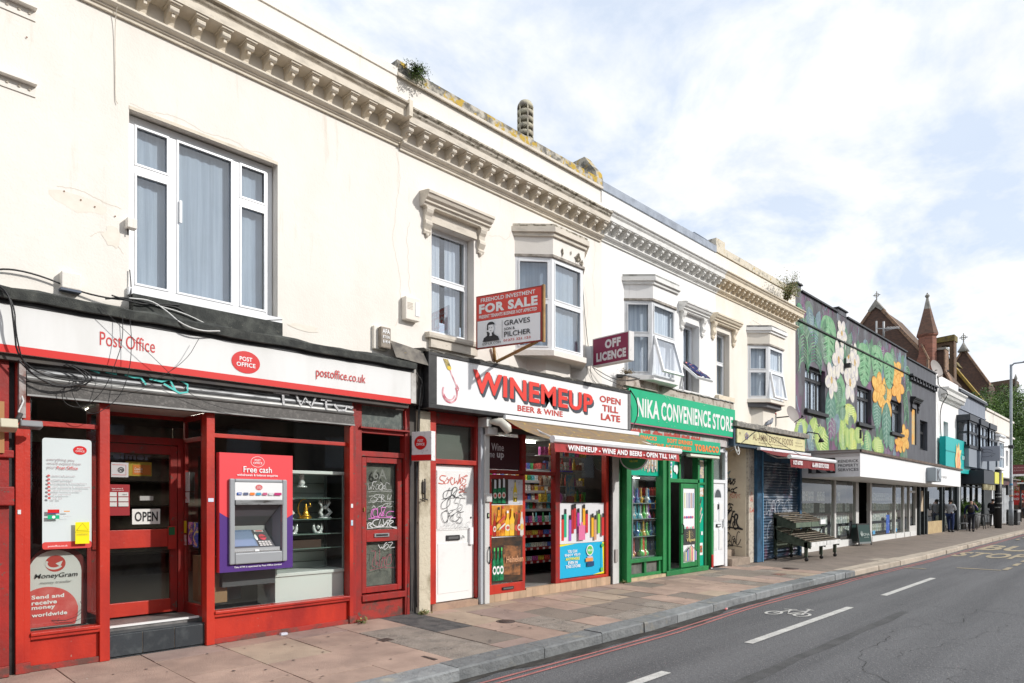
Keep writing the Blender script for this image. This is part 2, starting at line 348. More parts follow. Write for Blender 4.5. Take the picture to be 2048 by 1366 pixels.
def win(parent, fr, a0, a1, z0, z1, d, m, cols=(), rows=(), fw=.045, pane=gl, curtain=curt, cgap=.0, tilt=None, cdepth=.12, skip=(), name='window', dep=.06, back=True):
    """cols: inner mullion positions (a), rows: per column list of transom heights"""
    if fr.o.x+a0 > 10.5 and pane is gl: pane = glfar
    mb = MB(); e = [a0, *cols, a1]
    fbox(mb, fr, a0, a0+fw, d, d+dep, z0, z1, m); fbox(mb, fr, a1-fw, a1, d, d+dep, z0, z1, m)
    fbox(mb, fr, a0+fw, a1-fw, d, d+dep, z0, z0+fw, m); fbox(mb, fr, a0+fw, a1-fw, d, d+dep, z1-fw, z1, m)
    for c in cols: fbox(mb, fr, c-fw/2, c+fw/2, d, d+dep, z0+fw, z1-fw, m)
    cells = []
    for i in range(len(e)-1):
        l = e[i]+(fw if i == 0 else fw/2); r = e[i+1]-(fw if i == len(e)-2 else fw/2)
        tr = list(rows[i]) if i < len(rows) else []
        zs = [z0+fw-fw/2, *tr, z1-fw+fw/2]
        for t in tr: fbox(mb, fr, l, r, d, d+dep, t-fw/2, t+fw/2, m)
        for j in range(len(zs)-1): cells.append((i, j, l, r, zs[j]+fw/2, zs[j+1]-fw/2))
    w = mb.build(name, parent, bevel=.004 if fw > .03 else 0)
    for (i, j, l, r, b, t) in cells:
        if (i, j) in skip: continue
        sb = .022   # sash bead
        s2 = MB()
        fbox(s2, fr, l, l+sb, d-.008, d+.02, b, t, m); fbox(s2, fr, r-sb, r, d-.008, d+.02, b, t, m)
        fbox(s2, fr, l+sb, r-sb, d-.008, d+.02, b, b+sb, m); fbox(s2, fr, l+sb, r-sb, d-.008, d+.02, t-sb, t, m)
        s2.build('sash', w)
        fbox(MB(), fr, l+sb, r-sb, d+.025, d+.031, b+sb, t-sb, pane).build('pane', w)
    if back:
        if curtain:
            n = 26; cv = MB(); segs = [(a0+fw, a1-fw)] if not cgap else [(a0+fw, (a0+a1)/2-cgap), ((a0+a1)/2+cgap, a1-fw)]
            for (l, r) in segs:
                k = max(6, int((r-l)/.03)); vs = []; fs = []
                for i in range(k+1):
                    a = l+(r-l)*i/k; o = .018*math.sin(i*1.9)+.012*math.sin(i*.7+l); vs += [fr.P(a, d+cdepth+o*.45, z0+.01), fr.P(a, d+cdepth+o*.3, z1-.02)]
                for i in range(k): fs.append((2*i, 2*i+2, 2*i+3, 2*i+1))
                cv.add(vs, fs, curtain, True)
            cv.build('curtain', w)
        rb = MB(); D = d+.9
        a, b = a0-.1, a1+.1
        rb.add([fr.P(a, D, z0-.2), fr.P(b, D, z0-.2), fr.P(b, D, z1+.2), fr.P(a, D, z1+.2)], [(0, 1, 2, 3)], roomd)
        rb.build('room_wall', w)
    return w
def bracket_mesh(w=.085, h=.20, p=.20, m=None):
    # scrolled modillion: S-profile in (y,z); local origin at wall, bottom
    prof = [(0, 0), (-.035, .0), (-.045, .03), (-.035, .06), (-.05, .09), (-.085, .115), (-.13, .13), (-.165, .125), (-.185, .14), (-.19, .165), (-.18, .185), (-p, h-.012), (-p, h), (0, h)]
    b = MB().prismX(prof, -w/2, w/2, m).box(-w/2-.02, w/2+.02, -p-.02, 0, h, h+.02, m)
    b.box(-w*.18, w*.18, -.15, -.11, .09, .125, m)
    return b.mesh('bracket')
def cornice(root, x0, x1, m, zb=6.48, brx=(), bw=.085, mtop=None, dz=0., ends=(False, False)):
    k = dz
    MB().prismX([(0, zb+k), (-.03, zb+k), (-.03, zb+.03+k), (-.05, zb+.035+k), (-.05, zb+.05+k), (-.085, zb+.06+k), (-.105, zb+.075+k), (-.105, zb+.095+k), (0, zb+.11+k)], x0, x1, m).build('bed_moulding', root)
    MB().prismX([(.05, 6.79+k), (-.235, 6.79+k), (-.235, 6.875+k), (-.245, 6.885+k), (.05, 6.9+k)], x0, x1, m).build('corona', root)
    MB().prismX([(.05, 6.9+k), (-.245, 6.887+k), (-.262, 6.905+k), (-.27, 6.93+k), (-.30, 6.945+k), (-.305, 6.965+k), (.05, 7.0+k)], x0, x1, mtop or m).build('cymatium', root)
    me = bracket_mesh(bw, .20, .2, m)
    for x in brx: put(me, 'bracket', root, (x, 0, 6.57+k))
def hood(root, x0, x1, zt, m, wall_m, cz=.33):
    """window hood on two scrolled consoles"""
    h = MB().prismX([(0, zt-.19), (-.10, zt-.19), (-.11, zt-.16), (-.14, zt-.15), (-.14, zt-.12), (-.18, zt-.10), (-.20, zt-.06), (-.22, zt-.05), (-.22, zt-.015), (-.19, zt), (0, zt+.03)], x0, x1, m).build('hood', root)
    for x in (x0+.12, x1-.12):
        pr = [(0, 0), (-.03, .0), (-.045, .03), (-.03, .06), (-.05, .09), (-.075, .13), (-.07, .17), (-.05, .20), (-.06, .25), (-.09, .29), (-.105, .33), (-.10, .37), (0, .37)]
        MB().prismX([(y, zt-.19-.37+z) for y, z in pr], x-.06, x+.06, m).box(x-.075, x+.075, -.105, 0, zt-.21, zt-.19, m).lathe([(0.001, -.06), (.022, -.03), (.03, 0)], (x, -.02, zt-.56), m, 8).build('console', root)
    return h
def bay(root, pts, z0, z1, zt, m, cap, fm, rows, cols=((), (), ()), skip=(), capm=None, sills=True, base=None, curtain=curt, panes=None):
    """canted bay: pts four plan points; glass z0..z1; cap up to zt"""
    cx_ = (pts[0][0]+pts[3][0])/2
    def off(e): return [(pts[0][0]-e, .02), (pts[1][0]-e*.42, pts[1][1]-e), (pts[2][0]+e*.42, pts[2][1]-e), (pts[3][0]+e, .02)]
    MB().prismZ(off(.03), z1, z1+(zt-z1)*.62, m).build('bay_head', root)
    MB().prismZ(off(.07), z1+(zt-z1)*.62, z1+(zt-z1)*.75, cap).prismZ(off(.11), z1+(zt-z1)*.75, zt-.03, cap).prismZ(off(.08), zt-.03, zt+.02, capm or cap).build('bay_cornice', root)
    MB().prismZ(off(.035), z1-.04, z1, mat('bay_soffit_grey', (.42, .38, .34), .9, (.2, .18, .15), 7, bump=.3)).build('bay_lintel', root)
    if sills: MB().prismZ(off(.06), z0-.09, z0, m).build('bay_sill', root)
    if base: MB().prismZ([(pts[0][0]+.25, .02), (pts[1][0]+.1, pts[1][1]*.45), (pts[2][0]-.1, pts[2][1]*.45), (pts[3][0]-.25, .02)], base, z0-.09, m).build('bay_base', root)
    for i in range(3):
        fr = Fr(*pts[i], *pts[i+1])
        win(root, fr, .0, fr.L, z0, z1-.04, .0, fm, cols[i], rows[i], fw=.055, skip=[s[1:] for s in skip if s[0] == i], curtain=curtain, cdepth=.1, back=(i == 1))
    # shade inside the bay so that panes do not look through it
    MB().prismZ([(pts[0][0]+.12, .5), (pts[0][0]+.12, .02), (pts[1][0]+.06, pts[1][1]+.16), (pts[2][0]-.06, pts[2][1]+.16), (pts[3][0]-.12, .02), (pts[3][0]-.12, .5)], z0, z1, curtain).build('curtain', root)
def wires(name, label, paths, m=black, r=.006, group=None):
    mb = MB()
    for p in paths:
        rr = r
        if isinstance(p, tuple): p, rr = p
        # smooth the polyline
        q = [Vector(a) for a in p]
        for _ in range(2):
            o = [q[0]]
            for a, b in zip(q, q[1:]): o += [a*.75+b*.25, a*.25+b*.75]
            o.append(q[-1]); q = o
        mb.tube(q, rr, m, 5)
    c = tuple(sum((Vector(v) for v in mb.v), Vector())/len(mb.v))
    return tag(mb.build(name, at=c), label, 'cable', group)
cable_m = mat('black_cable', (.02, .02, .022), .5)
cable_w = mat('white_cable', (.6, .6, .58), .5)

# ---------------------------------------------------------------- the ground
def ky(x):      # street edge of the kerb
    P_ = [(-40, -2.66), (4, -2.65), (8, -2.62), (11, -2.42), (14, -2.40), (18.6, -2.46), (23, -2.52), (45, -2.32), (200, -2.2)]
    for a, b in zip(P_, P_[1:]):
        if x <= b[0]: return a[1]+(b[1]-a[1])*(x-a[0])/(b[0]-a[0])
    return P_[-1][1]
asph = mat('asphalt', (.128, .128, .132), .88, (.088, .088, .092), .8, (.16, 2.0, 1), .36, .66, bump=1.0, bs=55, col3=(.30, .29, .28), s3=62, lo3=.60, hi3=.66, bump2=.5, b2s=18)
asphp = mat('pavement_asphalt', (.25, .205, .17), .9, (.185, .155, .13), 1.6, lo=.4, hi=.7, bump=1.0, bs=70, col3=(.42, .38, .33), s3=70, lo3=.61, hi3=.67)
patchd = mat('dark_asphalt_patch', (.115, .11, .105), .9, (.06, .06, .062), 5, bump=1, bs=70, col3=(.24, .23, .22), s3=75, lo3=.60, hi3=.66)
patchg = mat('grey_asphalt_patch', (.29, .245, .205), .9, (.20, .17, .145), 4, bump=1, bs=80, col3=(.46, .43, .38), s3=80, lo3=.56, hi3=.63)
slabp = mat('pink_paving_slab', (.44, .315, .25), .85, (.30, .215, .175), 2.2, lo=.38, hi=.7, bump=.8, bs=70, col3=(.14, .11, .095), s3=15, lo3=.70, hi3=.735, rand=.12)
slabb = mat('buff_paving_slab', (.43, .335, .25), .85, (.31, .24, .185), 2.2, lo=.38, hi=.7, bump=.8, bs=70, col3=(.16, .13, .11), s3=15, lo3=.70, hi3=.735, rand=.1)
slabm = mat('mauve_paving_slab', (.36, .265, .225), .85, (.25, .185, .16), 2.5, lo=.38, hi=.7, bump=.8, bs=70, col3=(.14, .11, .1), s3=15, lo3=.70, hi3=.735, rand=.1)
granite = mat('granite_kerb', (.235, .245, .245), .75, (.17, .18, .185), 6, lo=.4, hi=.66, bump=.6, bs=90, col3=(.33, .31, .26), s3=3, lo3=.6, hi3=.7, rand=.24, bump2=.9, b2s=14)
kerbc = mat('concrete_kerb', (.47, .40, .32), .85, (.38, .325, .26), 4, bump=.4, bs=80, rand=.1)
grimy = mat('gutter_grime', (.026, .023, .02), .55, (.075, .068, .06), 3.2, (1, 3, 1), .45, .66, bump=.8, bs=60)
rline = mat('red_route_line', (.46, .17, .155), .85, (.33, .135, .125), 3, lo=.38, hi=.65, bump=.8, bs=55, col3=(.14, .11, .11), s3=34, lo3=.64, hi3=.70)
wline = mat('white_road_paint', (.56, .55, .52), .8, (.42, .41, .39), 5, lo=.42, hi=.7, bump=.8, bs=55, col3=(.17, .165, .16), s3=40, lo3=.60, hi3=.68)
yline = mat('yellow_road_paint', (.44, .36, .23), .85, (.28, .24, .18), 4, lo=.4, hi=.65, bump=.5, bs=120, col3=(.13, .12, .11), s3=40, lo3=.58, hi3=.66)
crackm = mat('road_crack', (.028, .026, .025), .95)
ZR = -.18
box('ground', -120, 420, -200, 300, -.9, -.40, mat('earth', (.16, .15, .12), .95, (.10, .11, .07), .2)).__setitem__('kind', 'structure')
def sheet(name, x0, x1, yf0, yf1, z0f, z1f, m, n=40, **k):
    vs = []; fs = []
    for i in range(n+1):
        x = x0+(x1-x0)*i/n; a, b = yf0(x), yf1(x); vs += [(x, a, z0f), (x, b, z1f)]
    for i in range(n): fs.append((2*i, 2*i+2, 2*i+3, 2*i+1))
    return MB().add(vs, fs, m).build(name, **k)
sheet('road', -60, 260, lambda x: -10.3, lambda x: ky(x)+.1, ZR, ZR, asph, 120, kind='structure')
road_patch = sheet('gutter', -10, 19, lambda x: ky(x)-.17-.06*math.sin(x*2.3)-.05*math.sin(x*.9)-.03*math.sin(x*7.1), lambda x: ky(x)+.05, ZR+.004, ZR+.004, grimy, 120, kind='structure')
pv = MB()
pavement = sheet('pavement', -30, 16.3, lambda x: ky(x)+.15, lambda x: .6, -.075, -.018, patchd, 60, kind='structure')
sheet('footway', 16.3, 260, lambda x: ky(x)+.15, lambda x: .9, -.055, .006, asphp, 90, kind='structure')
fw_ = bpy.data.objects['footway']
for v_ in fw_.data.vertices:
    if v_.co.y > 0: v_.co.z = .006+.10*max(0, min(1, (v_.co.x-16.3)/12))
def pz(y): return -.002+.0225*min(y, 0)/1.0     # pavement level at y
# slabs and asphalt infills, course by course from facade to kerb
def dark_zone(x, y):
    t = 0
    if 5.0 < x < 7.4 and y < -.9: t = 1
    if 5.3 < x < 6.2 and y > -.9: t = 2
    if 7.4 <= x < 9.0 and y < -1.25: t = 1
    if 9.0 <= x < 11.2 and y < -.5: t = 3
    if 11.2 <= x < 13.2 and y < -1.5: t = 3
    if 13.2 <= x and y > -1.0: t = 3
    if x > 14.8: t = 3
    return t
x = -1.3
unit = {}
def slab(x0, x1, y0, y1, m):
    mb = MB(); g = .006; j = R.uniform(0, .004); tl = R.uniform(-.003, .003); a, b, c, d = x0+g, x1-g, y0+g, y1-g; z = lambda yy, s: pz(yy)+j+s*tl
    mb.add([(a, c, z(c, 0)-.05), (b, c, z(c, 0)-.05), (b, d, z(d, 0)-.05), (a, d, z(d, 0)-.05), (a, c, z(c, -1)), (b, c, z(c, 1)), (b, d, z(d, 1)), (a, d, z(d, -1))],
           [(4, 5, 6, 7), (0, 1, 5, 4), (1, 2, 6, 5), (2, 3, 7, 6), (3, 0, 4, 7)], m)
    return mb.build('paving_slab', pavement)
while x < 16.2:
    w = R.choice((.74, .76)) if x < 5 else R.choice((.60, .62, .6))
    y = .02 if x < 5 else .05; first = True
    while y > ky(x+w/2)+.32:
        ln = (R.choice((.62, .9, .75)) if x < 5 else R.choice((.62, .9, .9, .45)))
        if first: ln *= R.choice((1, .55)); first = False
        y1 = max(y-ln, ky(x+w/2)+.30)
        if y1-(ky(x+w/2)+.30) < .2: y1 = ky(x+w/2)+.30
        t = dark_zone(x+w/2, (y+y1)/2)
        if t == 0: m = R.choices((slabp, slabb, slabm), (7, 1, 1.4) if x < 5 else (6, 2, 2))[0]
        elif t == 1: m = R.choices((patchg, slabm, asphp, slabp), (5, 1.5, 2, 2))[0]
        elif t == 2: m = R.choice((patchd, patchg))
        else: m = R.choices((patchg, asphp, slabp, patchd, slabb), (2.4, 3, 4, .8, 2))[0]
        slab(x, x+w, y1, y, m); y = y1
    x += w
# kerb stones
def kerb(x0, x1, w, m, h=.13, nm='kerb_stone'):
    mb = MB(); g = .006; n = 4; o = R.uniform(-.014, .012); oz = R.uniform(-.008, .008); vs = []; fs = []
    for i in range(n+1):
        xx = x0+g+(x1-x0-2*g)*i/n; y = ky(xx)+o; z1 = -.052+oz
        vs += [(xx, y, ZR-.06), (xx, y+.004, z1-.018), (xx, y+.016, z1), (xx, y+w, z1+.003), (xx, y+w, ZR-.06)]
    for i in range(n):
        for k in range(4): fs.append((i*5+k, (i+1)*5+k, (i+1)*5+k+1, i*5+k+1))
    fs += [(4, 3, 2, 1, 0), tuple(n*5+k for k in range(5))]
    return mb.add(vs, fs, m).build(nm, kerbroot)
kerbroot = bpy.data.objects.new('kerb', None); C.objects.link(kerbroot); kerbroot['kind'] = 'structure'; ORG['kerb'] = Vector((0, 0, 0))
x = -1.4
while x < 16.9:
    L_ = R.choice((.95, 1.1, 1.25, .62)) if x > 6 else R.choice((1.1, 1.3)); kerb(x, x+L_, R.choice((.29, .30, .31)), granite); x += L_
while x < 62:
    kerb(x, x+.91, .16, kerbc); x += .91
sheet('kerb_channel', 16.9, 70, lambda x: ky(x)+.155, lambda x: ky(x)+.42, -.05, -.046, kerbc, 60, kind='structure')
box('pavement_across', -60, 200, -21.5, -10.3, -.3, -.06, asphp).__setitem__('kind', 'structure')
# markings
def strip(name, x0, x1, yc, w, m, z=ZR+.007, n=60):
    return sheet(name, x0, x1, lambda x: yc(x)-w/2, lambda x: yc(x)+w/2, z, z, m, n, kind='structure')
strip('red_line', -6, 120, lambda x: ky(x)-.23+(.05 if x > 16 else 0)+.006*math.sin(x*1.7), .038, rline, n=160)
strip('red_line', -6, 120, lambda x: ky(x)-.335+(.05 if x > 16 else 0)+.006*math.sin(x*1.9+1), .038, rline, n=160)
for a in (-3.6, 2.3, 8.15, 13.95):
    strip('lane_dash', a, a+3.9, lambda x: -3.98+.006*x, .115, wline, n=4)
rb = Board(None, (0, 0, 0), (0, -1, 0), (1, 0, 0), off=ZR+.008)
def bike():
    mb = MB(); rb.off = ZR+.008; k = dict(m=wline, mb=mb)
    rb.ring('b', 3.22, 10.62, .125, .20, .045, n=20, **k); rb.off += .0004
    rb.ring('b', 3.62, 10.72, .125, .20, .045, n=20, **k); rb.off += .0004
    for p in ([(3.22, 10.62), (3.32, 11.0), (3.55, 11.12), (3.62, 10.72)], [(3.32, 11.0), (3.42, 10.66), (3.55, 11.12)], [(3.42, 10.66), (3.62, 10.72)], [(3.20, 11.08), (3.38, 11.16)], [(3.32, 11.0), (3.30, 11.12)], [(3.55, 11.12), (3.53, 11.28)], [(3.46, 11.32), (3.60, 11.26)]):
        rb.line('b', p, .042, **k); rb.off += .0003
    o = mb.build('bicycle_symbol'); o['kind'] = 'structure'
bike()
rb.off = ZR+.008
for s_, a, b, c, d in (('STOP', 2.75, 4.6, 25.2, 27.6), ('BUS', 2.8, 4.9, 29.0, 32.4)):
    o = rb.text(s_, a, b, c, d, yline, bold=.03, name='bus_stop_lettering'); o['kind'] = 'structure'
rb.off = ZR+.008
for (a, b, c, d) in ((20.9, 21.05, 3.75, 4.7), (20.0, 20.12, 2.75, 3.25)):
    o = rb.rect('bus_bay_line', c, d, a, b, yline); o['kind'] = 'structure'
for i in range(14):
    o = rb.rect('bus_bay_dash', 4.70, 4.82, 21.1+i*1.55, 22.0+i*1.55, yline); o['kind'] = 'structure'
for i in range(9):
    o = rb.rect('bus_bay_dash', 2.95, 3.06, 37+i*1.9, 38+i*1.9, yline); o['kind'] = 'structure'
# cracks in the road
def crack(pts, w, name='road_crack', r=R, z=ZR+.0045):
    q = [Vector((p[0], p[1], 0)) for p in pts]
    for _ in range(5):
        o = [q[0]]
        for a, b in zip(q, q[1:]):
            m_ = (a+b)/2; l = (b-a).length; m_ += Vector((r.uniform(-1, 1), r.uniform(-1, 1), 0))*l*.16; o += [m_, b]
        q = o
    vs = []; fs = []
    for i, p in enumerate(q):
        d = (q[min(i+1, len(q)-1)]-q[max(i-1, 0)]).normalized(); n_ = Vector((-d.y, d.x, 0)); ww = w*.55*r.uniform(.1, 1)*min(1, 4*min(i+1, len(q)-i)/len(q))
        vs += [p+n_*ww, p-n_*ww]
    for i in range(len(q)-1): fs.append((2*i, 2*i+1, 2*i+3, 2*i+2))
    MB().add([(v[0], v[1], z) for v in vs], fs, crackm).build(name, kind='structure')
crack([(5.2, -6.6), (6.2, -6.0), (7.5, -5.6), (9.3, -5.1), (12.5, -5.4), (16, -5.6)], .008)
crack([(8.1, -5.5), (8.5, -6.1), (8.3, -6.6), (9, -7.1)], .007)
crack([(7.2, -5.7), (6.9, -6.2), (7.6, -6.5), (7.9, -6.1), (8.4, -6.2)], .007)
crack([(9.3, -5.1), (10.5, -5.9), (13, -6.4)], .006)
crack([(6.0, -6.1), (6.8, -6.7), (8.2, -7.0)], .006)
crack([(12.6, -2.9), (12.9, -4.4), (13.0, -6), (13.2, -9)], .009)
crack([(8.8, -4.9), (9.0, -5.5), (9.9, -5.7), (10.2, -6.4)], .006)
for i in range(16):
    x0 = R.uniform(6.2, 12); y0 = R.uniform(-6.9, -5.0); a = R.uniform(0, 3.1); l = R.uniform(.25, .8)
    crack([(x0, y0), (x0+l*math.cos(a)*.5, y0+l*math.sin(a)*.5-.05), (x0+l*math.cos(a), y0+l*math.sin(a))], .006)
sheet('road_repair', 3.0, 12.2, lambda x: -4.75-.02*math.sin(x*3), lambda x: -4.62+.01*math.sin(x*5), ZR+.003, ZR+.003, mat('repair_seam', (.085, .084, .085), .8, (.06, .06, .06), 3, bump=.8, bs=60), 40, kind='structure')
# utility covers
iron = mat('cast_iron', (.055, .04, .035), .6, (.09, .06, .05), 30, bump=.6, bs=60)
def cover(x, y, r_, label, rect=None, m=iron):
    mb = MB(); z = pz(y)+.007
    if rect:
        a, b = rect; mb.box(x-a/2, x+a/2, y-b/2, y+b/2, z-.03, z, m)
        for k in range(4): mb.box(x-a/2+.02, x+a/2-.02, y-b/2+b*(k+.3)/4, y-b/2+b*(k+.55)/4, z, z+.003, m)
    else:
        mb.lathe([(r_, -.03), (r_, 0), (r_-.02, 0), (r_-.02, -.003), (r_-.03, -.003), (r_-.03, .002), (.01, .002)], (x, y, z), m, 32)
    return tag(mb.build('utility_cover', at=(x, y, z)), label, 'utility cover', 'covers set in the pavement')
cover(6.56, -1.28, .13, 'round rusty iron cover in the paving in front of the white flat door')
cover(4.72, -1.12, .1, 'small square drain cover near the foot of the red flat door', (.15, .15))
cover(4.55, -2.12, .1, 'thin metal slot plate in a grey slab beside the near kerb', (.05, .22))
cover(16.3, -1.25, .19, 'round dark cover in the asphalt before the blue shutter')
cover(14.9, -1.55, .2, 'rectangular cover in a pink frame before the graffiti pilaster', (.3, .22), mat('rusty_cover', (.30, .15, .11), .7, (.12, .09, .08), 8))
cover(20.6, -1.9, .2, 'pale concrete cover in the footway near the kerb', (1.0, .45), concr)
# litter
lit = MB()
for i in range(260):
    x = R.uniform(.8, 17); y = -abs(R.gauss(0, .14))-.07 if R.random() < .55 else R.uniform(-2.3, -.1); s_ = R.uniform(.004, .013); z = pz(y)+.009
    lit.add([(x, y, z), (x+s_, y+s_*.3, z+.003), (x+s_*.8, y+s_, z), (x-.2*s_, y+s_*.7, z+.002)], [(0, 1, 2, 3)], R.choice((mat('litter_white', (.6, .58, .52), .9), mat('litter_tan', (.42, .30, .16), .9), mat('litter_brown', (.16, .11, .07), .9))))
lit.build('litter', kind='stuff')
gum = MB(); gm = mat('gum_spot', (.10, .085, .08), .9)
for i in range(170):
    x = R.uniform(1, 16); y = R.uniform(-2.25, -.15); r_ = R.uniform(.008, .022); z = pz(y)+.0085
    gum.add([(x+r_*math.cos(k*1.05)*R.uniform(.8, 1.2), y+r_*math.sin(k*1.05), z) for k in range(6)], [tuple(range(6))], gm)
gum.build('gum_spots', kind='stuff')
def can(x, y, z, m, lab):
    tag(MB().tube([(x-.05, y, z), (x+.05, y+.02, z)], .018, m, 8).build('crushed_can', at=(x, y, z)), lab, 'litter')
can(10.35, ky(10.35)-.10, ZR+.022, mat('can_paint', (.6, .1, .1), .4, (.6, .6, .6), 30), 'crushed red and white can lying in the gutter')
tag(MB().box(3.95, 4.03, -.13, -.08, pz(-.1)+.006, pz(-.1)+.03, mat('crisp_white', (.6, .62, .7), .6)).build('paper_scrap', at=(4, -.1, 0)), 'white paper scrap on the paving below the cash machine window', 'litter')
# ================================================================ POST OFFICE BUILDING  X .. 5.72
po = thing('post_office_building', 'cream rendered terrace building with the red post office shopfront, nearest the camera', 'building', (3.5, 0, 0))
wall('wall', po, -4, 5.72, 0, .3, 3.2, 7.2, [(2.35, 3.97, 3.77, 5.62)], cream)
MB().box(-4, 5.72, 0, .3, 7.2, 7.45, cream).box(-4, 5.72, -.02, .32, 7.45, 7.56, cream).build('parapet', po)
box('roof', -4, 5.72, .3, 8, 6.9, 7.1, felt, po)
box('party_wall', 5.58, 5.70, .35, 8, 3.0, 7.1, cream, po)
cornice(po, -4, 5.74, MOULD['a'], 6.48, [5.46-.273*i for i in range(20)], bw=.09, mtop=mat('stained_cyma', (.52, .46, .37), .9, (.30, .25, .18), 3, (1, 1, 4), .44, .62, bump=.5, bs=40, bump2=.5, b2s=8))
# first floor window: deep opening with lintel shade, three lights
box('window_head', 2.35, 3.97, -.006, .0, 5.60, 5.635, MOULD['a'], po)
win(po, FX, 2.36, 3.96, 3.77, 5.60, .12, uPVC, cols=(2.82, 3.52), rows=((5.06,), (), (5.08,)), fw=.078, curtain=curt, cdepth=.10)
box('window_sill', 2.33, 4.0, -.05, .2, 3.69, 3.77, uPVC, po, bevel=.006)
box('window_handle', 2.88, 2.905, .085, .11, 4.62, 4.86, uPVC, po)
MB().box(2.35, 3.97, -.12, 0, 3.5, 3.69, felt).build('felt_upstand', po)
# flashing / coping over the fascia
rr = random.Random(3)
def ragged_coping(root, x0, x1, z0, z1, y0, m, name='fascia_coping', n=50, amp=.012):
    vs = []; fs = []
    for i in range(n+1):
        x = x0+(x1-x0)*i/n; a = rr.uniform(-amp, amp); b = rr.uniform(-amp, amp)
        vs += [(x, .0, z1+a), (x, y0*.85, z1-.03+b), (x, y0-.01+b*.5, z1-.06+a), (x, y0+b*.4, z0+b*.6), (x, .0, z0)]
    for i in range(n):
        for k in range(4): fs.append((i*5+k, (i+1)*5+k, (i+1)*5+k+1, i*5+k+1))
    fs += [(4, 3, 2, 1, 0), tuple(n*5+k for k in range(5))]
    return MB().add(vs, fs, m).build(name, root)
ragged_coping(po, -4, 5.86, 3.39, 3.53, -.27, felt)
MB().box(-4, 5.86, -.21, 0, 3.35, 3.39, black).box(-4, 5.8, -.16, -.0, 2.86, 2.915, dkwood).build('fascia_trim', po)
# shopfront carcass
sf = MB()
for a, b in ((2.07, 2.16), (3.11, 3.2)): sf = MB().box(a, b, -.055, .07, 0, 2.56, redp).build('post', po, bevel=.004)
MB().box(1.385, 1.45, -.06, .07, .1, 2.9, redp).box(1.45, 1.50, -.05, .07, .1, 2.9, redp).box(1.385, 1.5, -.062, .07, 0, .1, redbase).build('post', po, label='double red post with green paint showing at its chipped foot', bevel=.003)
MB().box(4.93, 4.985, -.06, .07, .1, 2.9, redp).box(4.985, 5.04, -.04, .07, .1, 2.9, redd).box(4.93, 5.04, -.062, .07, 0, .1, redbase).build('post', po, label='red post between the big window and the flat door', bevel=.003)
for a, b in ((1.5, 2.07), (3.2, 4.93)):
    MB().box(a, b, -.0, .06, 2.30, 2.345, redp).build('transom', po, bevel=.003)
    MB().box(a, b, -.075, .06, .335, .365, redp).box(a, b, -.055, .06, .30, .335, redp).build('sill', po, bevel=.004)
    MB().box(a, b, -.015, .05, .05, .30, redp).box(a, b, -.04, .05, 0, .055, redbase).build('stall_riser', po, bevel=.003)
    MB().box(a, b, .015, .021, .365, 2.30, glshop).build('window_pane', po)
    MB().box(a, b, .015, .021, 2.345, 2.56, glshop).build('window_pane', po, label='narrow pane above the transom')
# recessed entrance
MB().box(2.16, 3.11, .0, .62, 0, .0235, slate).build('entrance_step', po)
for i in range(3): box('step_tile', 2.165+i*.316, 2.165+(i+1)*.316-.008, -.01, .03, .02, .235, slate, po, bevel=.002)
box('step_grout', 2.16, 3.11, .0, .04, .01, .235, concr, po)
MB().box(2.16, 3.11, .0, .16, .235, .25, slate).build('step_tread', po)
chk = mat('chequer_plate', (.24, .23, .22), .45, (.15, .145, .14), 8, metal=.3, bump=.4, bs=90)
MB().box(2.16, 3.11, .16, .62, .25, .30, chk).build('threshold_plate', po)
MB().box(2.16, 3.11, .145, .185, .285, .306, mat('bright_nosing', (.8, .8, .78), .35)).build('step_nosing', po)
tr = MB()
for i in range(14):
    for j in range(7):
        a = 2.2+i*.065; b = .22+j*.055; tr.add([(a, b, .3015), (a+.03, b+.012, .303), (a+.034, b+.016, .303), (a+.004, b+.006, .3015)], [(0, 1, 2, 3)], alu)
tr.build('tread_pattern', po, kind='stuff')
MB().box(2.16, 3.11, .0, .6, 2.56, 2.6, mat('soffit_paint', (.45, .42, .38), .8)).build('entrance_soffit', po)
fr_side = Fr(3.11, 0, 3.11, .6)     # right return, faces left
for nm, fr_ in (('side_screen', Fr(3.11, .6, 3.11, .07)), ('side_screen', Fr(2.16, .07, 2.16, .6))):
    mb = MB(); L_ = fr_.L
    fbox(mb, fr_, 0, L_, -.0, .04, .3, .42, redd); fbox(mb, fr_, 0, .05, 0, .04, .42, 2.56, redd); fbox(mb, fr_, L_-.03, L_, 0, .04, .42, 2.56, redd)
    fbox(mb, fr_, .05, L_-.03, 0, .04, 2.26, 2.31, redd); fbox(mb, fr_, .05, L_-.03, 0, .04, 2.5, 2.56, redd)
    w_ = mb.build(nm, po, bevel=.003)
    fbox(MB(), fr_, .05, L_-.03, .015, .021, .42, 2.26, glshop).build('pane', w_); fbox(MB(), fr_, .05, L_-.03, .015, .021, 2.31, 2.5, glshop).build('pane', w_)
df = MB().box(2.16, 3.11, .6, .67, 2.23, 2.31, redd).box(2.16, 3.11, .6, .67, 2.52, 2.6, redd).box(3.05, 3.11, .6, .67, .3, 2.23, redd).build('door_frame', po)
box('pane', 2.16, 3.11, .63, .636, 2.31, 2.52, glshop, df)
d = MB().box(2.16, 2.22, .6, .65, .32, 2.22, redd).box(2.97, 3.045, .6, .65, .32, 2.22, redd).box(2.22, 2.97, .6, .65, 2.12, 2.22, redd).box(2.22, 2.97, .6, .65, .32, .47, redp).build('door', po, bevel=.004)
box('pane', 2.22, 2.97, .62, .626, .47, 1.07, glshop, d); box('pane', 2.22, 2.97, .62, .626, 1.27, 2.12, glshop, d)
MB().box(2.17, 3.0, .575, .6, 1.07, 1.27, redp).build('kick_rail', d, bevel=.004)
